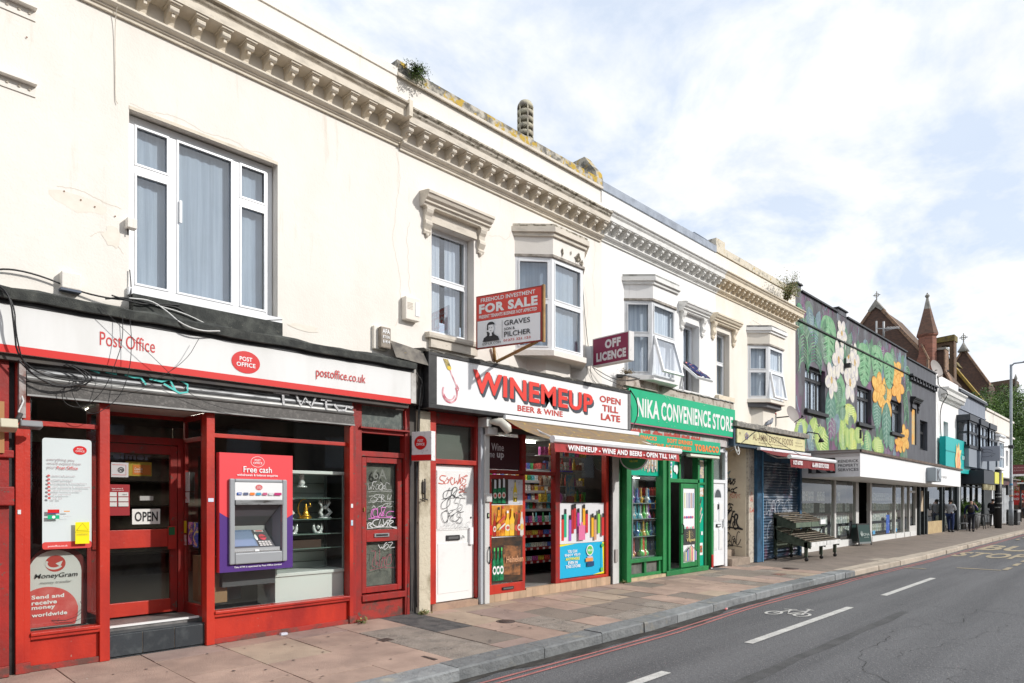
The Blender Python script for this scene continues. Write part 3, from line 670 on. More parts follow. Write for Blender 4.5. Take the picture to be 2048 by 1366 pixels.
MB().box(2.93, 3.02, .56, .58, 1.04, 1.30, redp).box(2.935, 3.0, .555, .562, 1.2, 1.29, greend).build('lock_plate', d)
# interior
inn = thing('shop_interior', 'dark interior of the post office behind its glass', 'room', (3.2, 2, 0))
box('floor', 1.3, 5.05, .65, 5, .28, .32, mat('shop_floor', (.12, .11, .10), .6), inn)
box('floor', 1.3, 5.05, .08, .65, .05, .1, dark, inn)
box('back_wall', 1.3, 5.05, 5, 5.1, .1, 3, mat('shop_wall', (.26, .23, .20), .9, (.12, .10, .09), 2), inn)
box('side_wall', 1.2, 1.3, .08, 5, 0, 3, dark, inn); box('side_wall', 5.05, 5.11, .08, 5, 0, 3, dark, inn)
box('ceiling', 1.3, 5.05, .08, 5, 2.86, 2.95, mat('shop_ceiling', (.18, .17, .16), .9), inn)
for a, b in ((1.75, 1.4), (2.5, 1.3), (2.75, 2.6), (3.7, 2.2)):
    box('ceiling_light', a, a+.45, b, b+.5, 2.84, 2.855, lamp_p, inn)
for i in range(5): box('wall_shelf', 1.35, 5.0, 4.6, 4.95, .7+.4*i, .72+.4*i, dkwood, inn)
# window backdrop panels seen behind the left window
box('display_board', 1.5, 2.05, .75, .77, .4, 2.2, mat('maroon_board', (.10, .02, .02), .8, (.05, .03, .03), 3), inn)
box('display_board', 3.35, 3.75, .5, .52, .4, 1.25, mat('pale_card', (.45, .46, .46), .8), inn)
box('display_board', 3.25, 4.9, 1.3, 1.32, 1.2, 2.5, mat('brown_panel', (.11, .09, .07), .8), inn)
# shutter
sh = thing('roller_shutter', 'half rolled galvanised shutter above the post office window with white and teal graffiti', 'shutter', (3.2, -.1, 2.56))
for i, (y, z, r_) in enumerate(((-.055, 2.845, .036), (-.075, 2.785, .036), (-.09, 2.722, .036))):
    MB().prismX([(y+r_*math.cos(t)*1.0, z+r_*math.sin(t)) for t in [k*math.pi/6 for k in range(3, 16)]]+[(.02, z-.03), (.02, z+.03)], 1.46, 4.95, galv if i != 2 else galvl).build('slat', sh)
MB().prismX([(-.11, 2.565), (-.125, 2.575), (-.115, 2.68), (-.06, 2.70), (.02, 2.70), (.02, 2.56)], 1.46, 4.96, mat('shutter_bottom_rail', (.075, .07, .065), .6, (.14, .13, .12), 30, lo=.5, hi=.7, metal=.3, bump=.4)).build('bottom_rail', sh)
box('bottom_lip', 1.46, 4.96, -.135, -.11, 2.555, 2.572, galvl, sh)
box('box_back', 1.4, 4.97, -.03, 0, 2.7, 2.9, black, sh)
sb = Board(sh, (0, -.128, 0))
whg = mat('white_spray', (.62, .62, .62), .7, (.3, .3, .3), 40); tlg = mat('teal_spray', (.10, .55, .50), .7)
gx = MB()
sb.line('g', [(3.85, 2.86), (4.05, 2.855)], .028, whg, mb=gx); sb.off += .0005
sb.line('g', [(3.97, 2.855), (3.98, 2.72)], .028, whg, mb=gx); sb.off += .0005
sb.line('g', [(4.14, 2.86), (4.2, 2.74), (4.26, 2.84), (4.34, 2.74), (4.4, 2.86)], .026, whg, mb=gx); sb.off += .0005
sb.line('g', [(4.47, 2.84), (4.62, 2.845)], .026, whg, mb=gx); sb.line('g', [(4.54, 2.84), (4.55, 2.72)], .026, whg, mb=gx); sb.off += .0005
sb.line('g', [(4.66, 2.8), (4.72, 2.73), (4.82, 2.74), (4.84, 2.79), (4.92, 2.78)], .028, whg, mb=gx)
gx.build('graffiti', sh)
gx = MB(); sb.off = .001
for pts in ([(1.95, 2.87), (2.05, 2.845)], [(2.1, 2.86), (2.2, 2.85)], [(2.27, 2.855), (2.36, 2.84), (2.42, 2.845), (2.47, 2.78)], [(2.5, 2.845), (2.62, 2.83), (2.7, 2.86), (2.76, 2.75)], [(2.8, 2.87), (2.88, 2.83), (2.88, 2.75), (2.8, 2.73), (2.64, 2.81)]):
    sb.line('g', pts, .02, tlg, mb=gx); sb.off += .0003
gx.build('graffiti', sh)
MB().box(1.40, 1.45, -.13, 0, 2.35, 2.9, mat('rusty_white_channel', (.40, .36, .34), .8, (.22, .10, .08), 10, bump=.4)).build('guide_channel', sh)
# fascia sign
sg = thing('fascia_sign', 'long white post office fascia sign with a red stripe along its foot', 'shop sign', (3, -.2, 2.91))
MB().box(-4, 5.81, -.2, -.12, 2.915, 3.35, wsign).build('sign_panel', sg, bevel=.004)
bd = Board(sg, (0, -.2, 0)); bd.rect('stripe', -4, 5.81, 2.915, 2.985, rsign)
MB().box(5.815, 5.90, -.2, 0, 2.93, 3.40, mat('sign_end', (.55, .53, .5), .6, (.35, .33, .3), 5)).build('end_cap', sg)
bd.text('Post Office', 2.03, 2.53, 3.10, 3.235, rtext, bold=.002)
MB().box(1.25, 5.8, -.125, -.02, 2.885, 2.915, MOULD['b']).build('timber_batten', sg)
po_red = mat('post_office_red', (.60, .012, .012), .4); wh = mat('white_print', (.82, .82, .82), .5)
def po_logo(b, x, z, rx, rz, red=po_red, white=wh, outline=False, bold=.02):
    if outline: b.ring('logo_ring', x, z, rx, rz, rx*.05, white)
    else: b.ell('logo', x, z, rx, rz, red)
    b.text('POST', x-rx*.44, x+rx*.44, z+rz*.10, z+rz*.48, white, bold=bold); b.off += .0005
    b.text('OFFICE', x-rx*.66, x+rx*.66, z-rz*.42, z-rz*.04, white, bold=bold)
bd2 = Board(sg, (0, -.2, 0)); bd2.off = .004; po_logo(bd2, 3.485, 3.145, .165, .125)
bd2.text('postoffice.co.uk', 4.36, 5.07, 3.07, 3.215, rtext, bold=.002)
# projecting post office sign
ps = thing('projecting_sign', 'small white projecting sign with a red post office roundel by the flat door', 'shop sign', (6.0, -.26, 2.14))
a_ = Vector((5.90, -.10, 0)); b_ = Vector((5.99, -.42, 0)); fr = Fr(a_.x, a_.y, b_.x, b_.y); fbox(MB(), fr, 0, fr.L, 0, .10, 2.14, 2.545, mat('white_box', (.74, .74, .73), .4, (.5, .5, .5), 14, lo=.55, hi=.7)).build('sign_box', ps, bevel=.006)
bd = Board(ps, (a_.x, a_.y, 0), (b_-a_), (0, 0, 1)); L_ = fr.L
bd.rect('stripe', .0, L_, 2.145, 2.225, po_red); po_logo(bd, L_*.46, 2.39, .105, .095)
MB().box(5.96, 6.0, -.10, 0, 2.2, 2.5, black).build('wall_plate', ps)
# flat door 6A
fd = thing('flat_door', 'worn red panelled door with scratched grey glass, letter slot and pink and white tags', 'door', (5.5, 0, 0))
MB().box(5.04, 5.14, -.02, .1, 0, 2.9, redd).box(5.85, 5.93, -.02, .1, 0, 2.9, redd).box(5.14, 5.85, .0, .08, 2.18, 2.25, redd).box(5.14, 5.85, .0, .08, 2.49, 2.56, redd).box(5.14, 5.85, -.02, .1, 2.86, 2.92, redd).build('frame', fd, bevel=.004)
MB().box(5.14, 5.85, .03, .05, 2.56, 2.86, mat('mesh_panel', (.10, .12, .11), .8, (.16, .18, .16), 20)).build('vent_panel', fd)
sp_ = MB()
for i in range(22): a = 5.1+i*.036; sp_.tube([(a, -.05, 2.56), (a+R.uniform(-.01, .01), -.075, 2.62)], [.003, .001], galv, 4)
sp_.build('bird_spikes', fd)
MB().box(5.1, 5.9, -.06, .0, 2.545, 2.565, redd).build('ledge', fd)
dl = MB().box(5.17, 5.24, .02, .07, .36, 2.17, redd).box(5.75, 5.82, .02, .07, .36, 2.17, redd).box(5.24, 5.75, .02, .07, 2.10, 2.17, redd).box(5.24, 5.75, .02, .07, 1.04, 1.2, redd).box(5.24, 5.75, .02, .07, .36, .44, redd).build('door_leaf', fd, bevel=.004)
box('pane', 5.24, 5.75, .045, .05, 1.2, 2.10, gltint, dl); box('pane', 5.24, 5.75, .045, .05, .44, 1.04, gltint, dl)
MB().box(5.24, 5.75, .10, .12, .44, 2.1, mat('grey_board', (.25, .25, .22), .85, (.17, .17, .155), 6)).build('backing', dl)
MB().box(5.36, 5.60, .005, .02, 1.10, 1.15, alu).box(5.385, 5.575, .002, .006, 1.112, 1.138, black).build('letter_plate', dl)
MB().box(5.19, 5.205, .005, .02, 1.45, 1.5, mat('brass', (.6, .4, .12), .3, metal=.8)).build('lock', dl)
MB().box(5.14, 5.85, -.04, .08, .26, .34, redd).box(5.14, 5.85, .02, .08, .0, .26, redbase).build('sill', fd, bevel=.004)
bd = Board(fd, (0, .043, 0)); wtag = mat('white_tag', (.62, .62, .62), .6); ptag = mat('pink_tag', (.62, .16, .50), .6)
bd.text('6A', 5.36, 5.58, 1.88, 2.02, mat('etched_grey', (.16, .17, .15), .7), bold=.01)
scribble(bd, 'graffiti', 5.27, 5.64, 1.72, 1.84, wtag, .005, 6, 4); scribble(bd, 'graffiti', 5.28, 5.66, 1.58, 1.68, wtag, .005, 5, 9); scribble(bd, 'graffiti', 5.33, 5.62, 1.49, 1.55, wtag, .005, 4, 2)
scribble(bd, 'graffiti', 5.28, 5.68, 1.36, 1.47, ptag, .014, 5, 5); scribble(bd, 'graffiti', 5.26, 5.7, 1.23, 1.33, wtag, .012, 5, 6)
scribble(bd, 'graffiti', 5.44, 5.68, .93, 1.01, wtag, .010, 3, 8); scribble(bd, 'graffiti', 5.3, 5.66, .68, .90, mat('dull_red_tag', (.30, .06, .09), .7), .009, 4, 12)
box('backing_wall', 5.1, 5.95, .5, .52, 0, 3, dark, fd)
# small notices on the red posts
def notice(x0, x1, z0, z1, y, m, label, name='sticker', cat='sticker', group=None):
    return tag(MB().box(x0, x1, y-.003, y, z0, z1, m).build(name, at=((x0+x1)/2, y, z0)), label, cat, group)
notice(3.125, 3.185, 1.58, 1.62, -.058, mat('pale_blue_sticker', (.6, .63, .75), .6), 'small pale sticker on the red post left of the cash machine')
notice(4.945, 4.975, 1.27, 1.34, -.063, mat('blue_sticker', (.25, .5, .65), .6, (.7, .7, .7), 40), 'small blue and white sticker low on the post right of the display window')
notice(4.945, 4.975, 1.50, 1.55, -.063, mat('white_sticker', (.7, .7, .7), .6), 'torn white sticker on the post right of the display window')
notice(1.40, 1.425, 1.47, 1.51, -.063, mat('white_splash', (.7, .7, .7), .6), 'white paint splash on the double red post')
# left neighbour: red pilaster at the picture's edge
ln = thing('neighbour_shopfront', 'dark red weathered pilaster at the left edge beside the post office', 'building', (.8, 0, 0))
MB().box(-3, 1.33, -.10, .1, .1, 2.9, redd).box(-3, 1.33, -.11, .1, 0, .1, redbase).build('pilaster', ln, bevel=.005)
MB().box(1.05, 1.36, -.16, -.10, 1.55, 1.72, redd).build('moulding_block', ln, bevel=.01)
MB().box(1.0, 1.36, -.14, -.10, 1.98, 2.05, redd).build('moulding_block', ln, bevel=.01)
box('dark_gap', 1.33, 1.385, -.02, .1, 0, 2.9, black, ln)
MB().box(1.0, 1.285, -.16, -.13, 2.02, 2.48, mat('wood_board_edge', (.40, .2, .08), .7)).build('board', ln)
# ---------------------------------------------------------------- cash machine
am = thing('cash_machine', 'cash machine in a red and purple surround on the post office window', 'cash machine', (3.68, -.08, .79))
ar = mat('atm_red', (.75, .06, .07), .45)
MB().box(3.24, 3.40, -.08, .01, .79, 2.13, ar).box(3.97, 4.12, -.08, .01, .79, 2.13, ar).box(3.40, 3.97, -.08, .01, .79, 1.0, ar).box(3.40, 3.97, -.08, .01, 1.545, 2.13, ar).build('surround', am)
bd = Board(am, (0, -.08, 0)); pur = mat('atm_purple', (.075, .025, .19), .45)
bd.poly('purple_panel', [(3.24, .79), (4.12, .79), (4.12, .99), (3.24, .99)], pur); bd.poly('purple_panel', [(3.24, .99), (3.40, .99), (3.40, 1.36), (3.24, 1.46)], pur); bd.poly('purple_panel', [(3.97, .99), (4.12, .99), (4.12, 1.43), (3.97, 1.34)], pur)
MB().box(3.36, 4.0, .12, .5, .6, 1.95, mat('atm_dark', (.1, .1, .11))).build('machine_body', am)
b3 = Board(am, (0, -.08, 0)); b3.off = .004
po_logo(b3, 3.68, 2.04, .082, .062, outline=True, bold=.01)
b3.text('Free cash', 3.51, 3.85, 1.915, 1.985, wh, bold=.012); b3.text('withdrawals & balance enquiries', 3.435, 3.925, 1.865, 1.90, wh, bold=.012)
b3.text('This ATM is operated by Post Office Limited', 3.40, 3.97, .825, .85, wh, bold=.014)
ag = mat('atm_grey', (.30, .315, .33), .45); agd = mat('atm_dark', (.10, .10, .11), .5); agl = mat('atm_silver', (.50, .51, .52), .35, metal=.4)
fm = MB(); x0, x1, z0, z1 = 3.34, 4.03, .875, 1.84; a0, a1 = 3.40, 3.97
fm.box(x0, a0, -.12, -.08, z0, z1, ag).box(a1, x1, -.12, -.08, z0, z1, ag).box(a0, a1, -.12, -.08, z0, 1.0, ag).box(a0, a1, -.12, -.08, 1.80, z1, ag)
fm.build('bezel', am, bevel=.012)
MB().box(3.40, 3.97, -.115, -.08, 1.60, 1.80, mat('atm_header', (.75, .75, .75), .4)).box(3.40, 3.97, -.13, -.08, 1.545, 1.60, galv).build('header', am, bevel=.003)
b4 = Board(am, (0, -.116, 0)); po_logo(b4, 3.68, 1.745, .042, .032, red=mat('faded_logo_red', (.6, .12, .12), .5), bold=.0)
for i, c_ in enumerate(((.02, .08, .35), (.10, .12, .2), (.75, .2, .03), (.05, .3, .5), (.5, .1, .2), (.6, .6, .6))):
    a = 3.42+i*.075; b4.rect('card_mark', a, a+.055, 1.655, 1.685, mat('card%d' % i, c_, .5))
b4.rect('card_mark', 3.86, 3.95, 1.655, 1.685, mat('card_wide', (.45, .02, .15), .5))
b4.off += .001
b4.text('VISA', 3.427, 3.468, 1.661, 1.679, wh, bold=.01)
# recess: hood, side walls, tilted console
MB().add([(a0, -.08, 1.545), (a1, -.08, 1.545), (3.86, .10, 1.30), (a0, .10, 1.30)], [(0, 1, 2, 3)], agd).add([(a0, .10, 1.30), (3.86, .10, 1.30), (3.86, .10, 1.2), (a0, .10, 1.2)], [(0, 1, 2, 3)], agl).build('recess_hood', am)
MB().add([(a1, -.08, 1.545), (a1, -.08, 1.0), (3.90, .04, 1.05), (3.86, .10, 1.30)], [(0, 1, 2, 3)], mat('atm_cheek', (.16, .175, .2), .45)).build('recess_cheek', am)
MB().add([(a0, .09, 1.25), (3.86, .09, 1.25), (3.93, -.03, 1.05), (a0, -.03, 1.05)], [(0, 1, 2, 3)], agd).build('console', am)
def cons(u, v, e=.004):     # point on the console, u across 0..1, v down 0..1
    a = Vector((a0, .09, 1.25)).lerp(Vector((a0, -.03, 1.05)), v); b = Vector((3.86, .09, 1.25)).lerp(Vector((3.93, -.03, 1.05)), v)
    return a.lerp(b, u)+Vector((0, -.86, .51))*e
def cq(name, u0, u1, v0, v1, m, e=.004): return MB().add([cons(u0, v1, e), cons(u1, v1, e), cons(u1, v0, e), cons(u0, v0, e)], [(0, 1, 2, 3)], m).build(name, am)
cq('screen', .0, .60, .0, .93, mat('screen_glass', (.14, .19, .30), .15, (.20, .26, .38), 12), .006)
cq('screen_area', .05, .56, .10, .9, mat('screen_dim', (.20, .26, .40), .2), .008)
cq('card_reader', .66, .9, .03, .15, mat('reader_pale', (.5, .5, .5), .4), .008); cq('card_slot', .7, .87, .07, .12, rsign, .011)
MB().add([cons(.80+.09*math.cos(t), .45+.17*math.sin(t), .009) for t in [k*.5236 for k in range(12)]][::-1], [tuple(range(12))], mat('button_red', (.6, .05, .08), .4)).build('receipt_disc', am)
cq('receipt_slot', .72, .88, .43, .47, black, .012)
MB().add([cons(.64+.035*math.cos(t), .45+.17*math.sin(t), .009) for t in [k*.5236 for k in range(12)]][::-1], [tuple(range(12))], wh).build('audio_jack_ring', am)
for i in range(3):
    for j in range(4): cq('key', .64+j*.075, .70+j*.075, .68+i*.1, .75+i*.1, mat('key_metal', (.55, .52, .5), .3, metal=.6), .012)
MB().box(a0, 3.95, -.09, -.03, 1.0, 1.05, agl).box(a0, 3.95, -.10, -.085, 1.005, 1.02, mat('bright_metal', (.8, .8, .8), .25, metal=.8)).box(3.64, 3.69, -.105, -.09, 1.01, 1.03, wh).build('cash_tray', am)
# ---------------------------------------------------------------- posters behind the left window
def po_poster():
    t = thing('window_poster', 'pale post office poster of services with a yellow warning sign at its corner', 'poster', (1.83, .005, 1.13))
    b = Board(t, (0, .011, 0)); x0, x1, z0, z1 = 1.605, 2.015, 1.13, 2.19
    def rrect(nm, x0, x1, z0, z1, r_, m):
        pts = []
        for cx_, cz_, a in ((x1-r_, z1-r_, 0), (x0+r_, z1-r_, 90), (x0+r_, z0+r_, 180), (x1-r_, z0+r_, 270)):
            pts += [(cx_+r_*math.cos(rad(a+k*22.5)), cz_+r_*math.sin(rad(a+k*22.5))) for k in range(5)]
        return b.poly(nm, pts, m)
    rrect('sheet', x0, x1, z0, z1, .025, mat('pale_poster', (.60, .66, .66), .5)); rrect('foot_band', x0, x1, z0, 1.2, .022, mat('poster_red', (.62, .06, .05), .5))
    po_logo(b, 1.915, 2.085, .058, .043, bold=.0)
    g = mat('poster_grey_text', (.40, .33, .34), .6); r2 = mat('poster_red_text', (.55, .10, .10), .6)
    b.text('everything you', 1.64, 1.865, 1.965, 2.00, g); b.text('would expect from', 1.64, 1.92, 1.93, 1.965, g)
    b.text('your', 1.64, 1.71, 1.89, 1.92, g); b.text('Post Office', 1.72, 1.895, 1.893, 1.925, r2, bold=.015)
    for i, (s_, wd) in enumerate((('letters & parcels', .19), ('travel services', .165), ('broadband & homephone', .285), ('cash deposits & withdrawals', .315), ('global money transfer', .245), ('bill payments', .15), ('car tax', .075))):
        z = 1.823-i*.0355; b.ell('bullet', 1.653, z+.008, .013, .011, r2, n=12); b.text(s_, 1.683, 1.683+wd, z-.006, z+.018, g)
    b.rect('mark', 1.64, 1.735, 1.475, 1.51, po_red); b.rect('mark', 1.64, 1.735, 1.47, 1.477, mat('navy', (.02, .03, .2), .5)); b.rect('mark', 1.64, 1.735, 1.42, 1.456, gsign); b.ell('mark', 1.688, 1.438, .014, .014, wh, n=12)
    b.rect('mark', 1.77, 1.82, 1.487, 1.496, mat('orange_p', (.7, .25, .02), .5)); b.text('MoneyGram', 1.765, 1.83, 1.435, 1.447, g)
    b.rect('warning_sheet', 1.865, 1.985, 1.175, 1.405-.02, mat('warn_yellow', (.85, .72, .0), .5)); yb = mat('warn_line', (.25, .2, .0), .6)
    b.line('triangle', [(1.875, 1.305), (1.975, 1.305), (1.925, 1.375), (1.875, 1.305)], .004, yb); b.line('rule', [(1.865, 1.29), (1.985, 1.29)], .003, yb); b.text('WARNING', 1.875, 1.975, 1.255, 1.275, mat('warn_text', (.5, .42, .05), .6))
    b.text('postoffice.co.uk', 1.64, 1.80, 1.15, 1.172, wh)
po_poster()
def mg_board():
    t = thing('money_transfer_board', 'rounded white board for money transfer with a red bubble, inside the left window', 'sign board', (1.78, .1, .37))
    fm_ = [(1.50, .37), (2.00, .37), (2.00, .80)]+[(1.755+.245*math.cos(rad(a)), .92+.24*math.sin(rad(a))) for a in range(0, 181, 12)]+[(1.51, .8), (1.51, .37)]
    MB().prismY([(x, z) for x, z in fm_], .12, .145, mat('maroon_frame', (.12, .012, .012), .5)).build('frame', t)
    b = Board(t, (0, .119, 0)); W_ = mat('board_white', (.62, .62, .61), .5)
    b.poly('panel', [(1.515, .375), (1.95, .375), (1.955, .90)]+[(1.735+.22*math.cos(rad(a)), .90+.215*math.sin(rad(a))) for a in range(12, 169, 12)]+[(1.515, .9)], W_)
    rb_ = mat('bubble_red', (.58, .07, .065), .5, (.68, .22, .20), 3, lo=.45, hi=.7)
    b.ell('globe', 1.735, .985, .085, .08, mat('globe_red', (.45, .05, .04), .5), n=24); b.ring('arrow', 1.725, .985, .075, .058, .02, W_, a0=150, a1=330); b.poly('arrow_head', [(1.735, .985), (1.795, 1.01), (1.77, .945), (1.76, .965)], W_)
    bk = mat('board_black', (.04, .04, .045), .5)
    b.text('MoneyGram', 1.56, 1.915, .835, .895, bk, shear=.2, bold=.01); b.text('money transfer', 1.605, 1.865, .785, .82, mat('mid_grey_text', (.25, .25, .25), .5), shear=.2)
    b.poly('bubble', [(1.515, .385), (1.90, .385), (1.92, .46), (1.925, .55)]+[(1.66+.262*math.cos(rad(a)), .53+.235*math.sin(rad(a))) for a in range(10, 125, 8)]+[(1.515, .72)], rb_)
    for s_, z, wd in (('Send and', .655, .265), ('receive', .60, .205), ('money', .545, .19), ('worldwide', .485, .29)): b.text(s_, 1.54, 1.54+wd, z-.0, z+.038, wh, bold=.03)
    for pts in ([(1.70, .44), (1.82, .425), (1.92, .455), (1.96, .50)], [(1.70, .44), (1.75, .40), (1.76, .455)], [(1.76, .41), (1.87, .40), (1.95, .43)], [(1.90, .47), (1.96, .53), (1.94, .60)]): b.line('pen_scribble', pts, .004, bk)
mg_board()
# things on the door glass and side glass
def card(name, label, cat, x0, x1, z0, z1, y, m, texts=(), rz=0.):
    t = thing(name, label, cat, ((x0+x1)/2, y, z0)); MB().box(x0, x1, y-.004, y, z0, z1, m).build('sheet', t); b = Board(t, (0, y-.005, 0))
    for (s_, a, b_, c, d_, mm, bo) in texts: b.text(s_, a, b_, c, d_, mm, bold=bo)
    return t, b
bk = mat('black_print', (.02, .02, .02), .5)
t, b = card('open_sign', 'white OPEN sign hanging behind the glass of the shop door', 'sign', 2.56, 2.85, 1.33, 1.50, .585, mat('open_white', (.72, .72, .68), .5), [('OPEN', 2.585, 2.825, 1.36, 1.47, bk, .025)])
MB().tube([(2.62, .57, 1.50), (2.70, .58, 1.60)], .0015, bk, 4).tube([(2.79, .57, 1.50), (2.72, .58, 1.60)], .0015, bk, 4).build('string', t); MB().box(2.64, 2.78, .585, .61, 1.595, 1.645, mat('clip_grey', (.35, .35, .33), .4)).build('holder', t)
t, b = card('no_dogs_notice', 'white framed no dogs notice on the shop door glass', 'notice', 2.36, 2.53, 1.85, 2.01, .61, mat('notice_white', (.5, .5, .5), .6))
b.line('border', [(2.37, 1.875), (2.505, 1.875), (2.505, 1.985), (2.37, 1.985)], .004, rsign); b.ring('ring', 2.455, 1.93, .032, .03, .007, bk, n=20); b.line('dog', [(2.435, 1.915), (2.45, 1.94), (2.475, 1.935), (2.475, 1.915)], .006, bk); b.line('bar', [(2.435, 1.95), (2.475, 1.91)], .006, bk)
t, b = card('drinks_notice', 'orange and yellow drinks notice hanging in the shop doorway', 'notice', 2.53, 2.80, 1.87, 2.03, .70, mat('mustard', (.40, .28, .02), .6)); b.rect('orange_panel', 2.60, 2.79, 1.885, 1.995, mat('orange_notice', (.60, .17, .02), .6)); b.text('Coca-Cola', 2.615, 2.70, 1.935, 1.965, wh, shear=.2); b.text('Sold Here', 2.618, 2.70, 1.91, 1.925, wh)
b2 = Board(t, (0, .69, 0)); b2.text('eimer', 2.40, 2.79, 2.05, 2.13, mat('blue_grey_letters', (.16, .18, .25), .6), bold=.05)
t, b = card('parcel_notice', 'dark red notice with white parcel carrier labels on the shop door', 'notice', 2.30, 2.54, 1.43, 1.77, .60, mat('notice_red', (.30, .015, .02), .6))
for i in range(3):
    for j in range(2): b.rect('label', 2.31+j*.115, 2.41+j*.115, 1.64-i*.055, 1.685-i*.055, mat('label_white', (.6, .6, .58), .6))
b.text('dpd', 2.465, 2.51, 1.652, 1.67, bk); b.text('local collect &', 2.36, 2.47, 1.72, 1.732, wh); b.text('returns points', 2.36, 2.475, 1.70, 1.712, wh)
def side_card(label, y0, y1, z0, z1, m, name='poster'):
    return tag(MB().box(3.096, 3.100, y0, y1, z0, z1, m).build(name, at=(3.1, y0, z0)), label, 'poster', )
side_card('purple club night poster low on the entrance side glass', .30, .42, 1.09, 1.35, mat('purple_print', (.12, .05, .25), .5, (.7, .5, .1), 22, lo=.5, hi=.56, col3=(.6, .2, .5), s3=14, lo3=.5, hi3=.6))
side_card('blue event poster beside the purple one on the entrance side glass', .15, .28, 1.07, 1.35, mat('blue_print', (.03, .07, .35), .5, (.75, .6, .1), 20, lo=.52, hi=.58, col3=(.55, .2, .3), s3=16, lo3=.56, hi3=.62))
side_card('tall white price notice on the entrance side glass', .38, .50, 1.70, 1.92, mat('paper_notice', (.55, .55, .55), .7, (.4, .4, .4), 60))
side_card('small white card with a red logo on the entrance side glass', .39, .50, 1.57, 1.69, mat('paper_notice2', (.55, .52, .52), .7, (.5, .1, .1), 14, lo=.6, hi=.64))
side_card('small yellow warning sticker on the entrance side glass', .48, .54, 1.22, 1.36, mat('warn_sticker', (.65, .50, .02), .6))
side_card('white prohibition sticker under the yellow one on the entrance side glass', .48, .54, 1.08, 1.2, mat('prohib', (.55, .5, .5), .6, (.5, .1, .1), 25))
box_ = thing('cardboard_box', 'brown cardboard box standing inside the window corner', 'box', (3.5, .5, .4)); MB().box(3.22, 3.45, .2, .6, .42, .95, mat('cardboard', (.32, .20, .11), .8)).build('carton', box_)
# ---------------------------------------------------------------- display cabinet and its figurines
cb = thing('display_cabinet', 'glass display cabinet with white base and steel corner posts inside the post office window', 'cabinet', (4.45, .4, .3))
cw = mat('cabinet_white', (.74, .77, .76), .4); glc = glass('cabinet_glass', (.86, .92, .90), 1.45, .6)
MB().box(4.02, 4.98, .16, .62, .30, .66, cw).build('base_cupboard', cb, bevel=.005); MB().box(4.00, 5.0, .14, .64, .66, .70, cw).build('base_top', cb, bevel=.004)
MB().box(4.00, 5.0, .15, .63, 1.93, 1.97, cw).build('top_rail', cb, bevel=.004)
for a, b in ((4.0, .15), (4.965, .15), (4.0, .6), (4.965, .6)): MB().box(a, a+.035, b, b+.03, .7, 1.93, mat('cabinet_post', (.42, .46, .46), .35, metal=.4)).build('corner_post', cb)
for z in (.98, 1.16, 1.35, 1.62): MB().box(4.03, 4.97, .18, .6, z, z+.008, mat('shelf_glass_edge', (.16, .24, .21), .2)).build('shelf', cb)
MB().box(4.0, 5.0, .63, .645, .7, 1.95, mat('slatwall', (.55, .6, .57), .6)).build('back_panel', cb)
for i in range(9): box('slat_line', 4.03, 4.97, .615, .63, .78+i*.13, .785+i*.13, mat('slat_dark', (.08, .1, .09), .6), cb)
cry = mat('crystal', (.88, .9, .9), .12, (.45, .5, .5), 40, lo=.45, hi=.6, spec=1); gold = mat('gold_figure', (.85, .50, .08), .25, (.55, .28, .02), 25, metal=.8)
def figurine(x, z, m, label, kind, h=.2):
    t = thing('crystal_ornament' if m is cry else 'gold_figurine', label, 'ornament', (x, .3, z), 'ornaments on the cabinet shelves')
    mb = MB(); w = h*.38
    MB().lathe([(w*.9, 0), (w*.95, .012), (w*.8, .02), (.01, .022)], (x, .3, z), m, 10).build('base', t)
    if kind == 'dragon':
        for s_ in (-1, 1):
            pts = [(x+s_*w*.2, .3, z+.02), (x+s_*w*.8, .28, z+h*.3), (x+s_*w*.3, .3, z+h*.55), (x+s_*w*.75, .3, z+h*.8), (x+s_*w*.5, .3, z+h)]
            mb.tube(pts, [w*.25, w*.28, w*.22, w*.2, .003], m, 6)
        for k in range(5): mb.tube([(x+w*(k-2)*.3, .3, z+h*.7), (x+w*(k-2)*.45, .3, z+h*1.05)], [.008, .001], m, 5)
        mb.lathe([(.001, -.03), (.025, -.015), (.03, 0), (.025, .02), (.001, .03)], (x, .28, z+h*.55), m, 8)
    elif kind == 'bowl':
        for s_ in (-1, 1):
            pts = [(x+s_*w*.9*math.sin(rad(a)), .3, z+h*.5-h*.5*math.cos(rad(a))) for a in range(10, 140, 22)]
            mb.tube(pts, [.012, .02, .024, .022, .016, .006], m, 6)
        mb.lathe([(.001, -.03), (.022, -.01), (.024, .01), (.001, .03)], (x, .29, z+h*.45), m, 8)
    elif kind == 'owl': mb.lathe([(.03, .02), (.045, .06), (.03, .1), (.04, .14), (.03, .17), (.001, .18)], (x, .3, z), m, 8)
    else:
        mb.lathe([(w*.75, .02), (w*.5, h*.2), (w*.25, h*.4), (w*.3, h*.5), (w*.12, h*.62), (w*.16, h*.7), (.001, h*.78)], (x+.02, .3, z), m, 9)
        mb.tube([(x-w*.9*math.sin(rad(a)), .3, z+h*.5-h*.48*math.cos(rad(a))) for a in range(0, 200, 22)], .009, m, 5)
        mb.tube([(x+.02, .3, z+h*.55), (x+w*.8, .28, z+h*.62), (x+w*.55, .28, z+h*.85)], .009, m, 5)
    mb.build('figure', t)
figurine(4.24, 1.36, cry, 'left crystal dragon ornament, partly behind the cash machine', 'dragon', .26); figurine(4.49, 1.36, gold, 'gold dancing figurine inside a hoop', 'dancer', .26); figurine(4.78, 1.36, cry, 'crystal dragon ornament right of the gold figurine', 'dragon', .26)
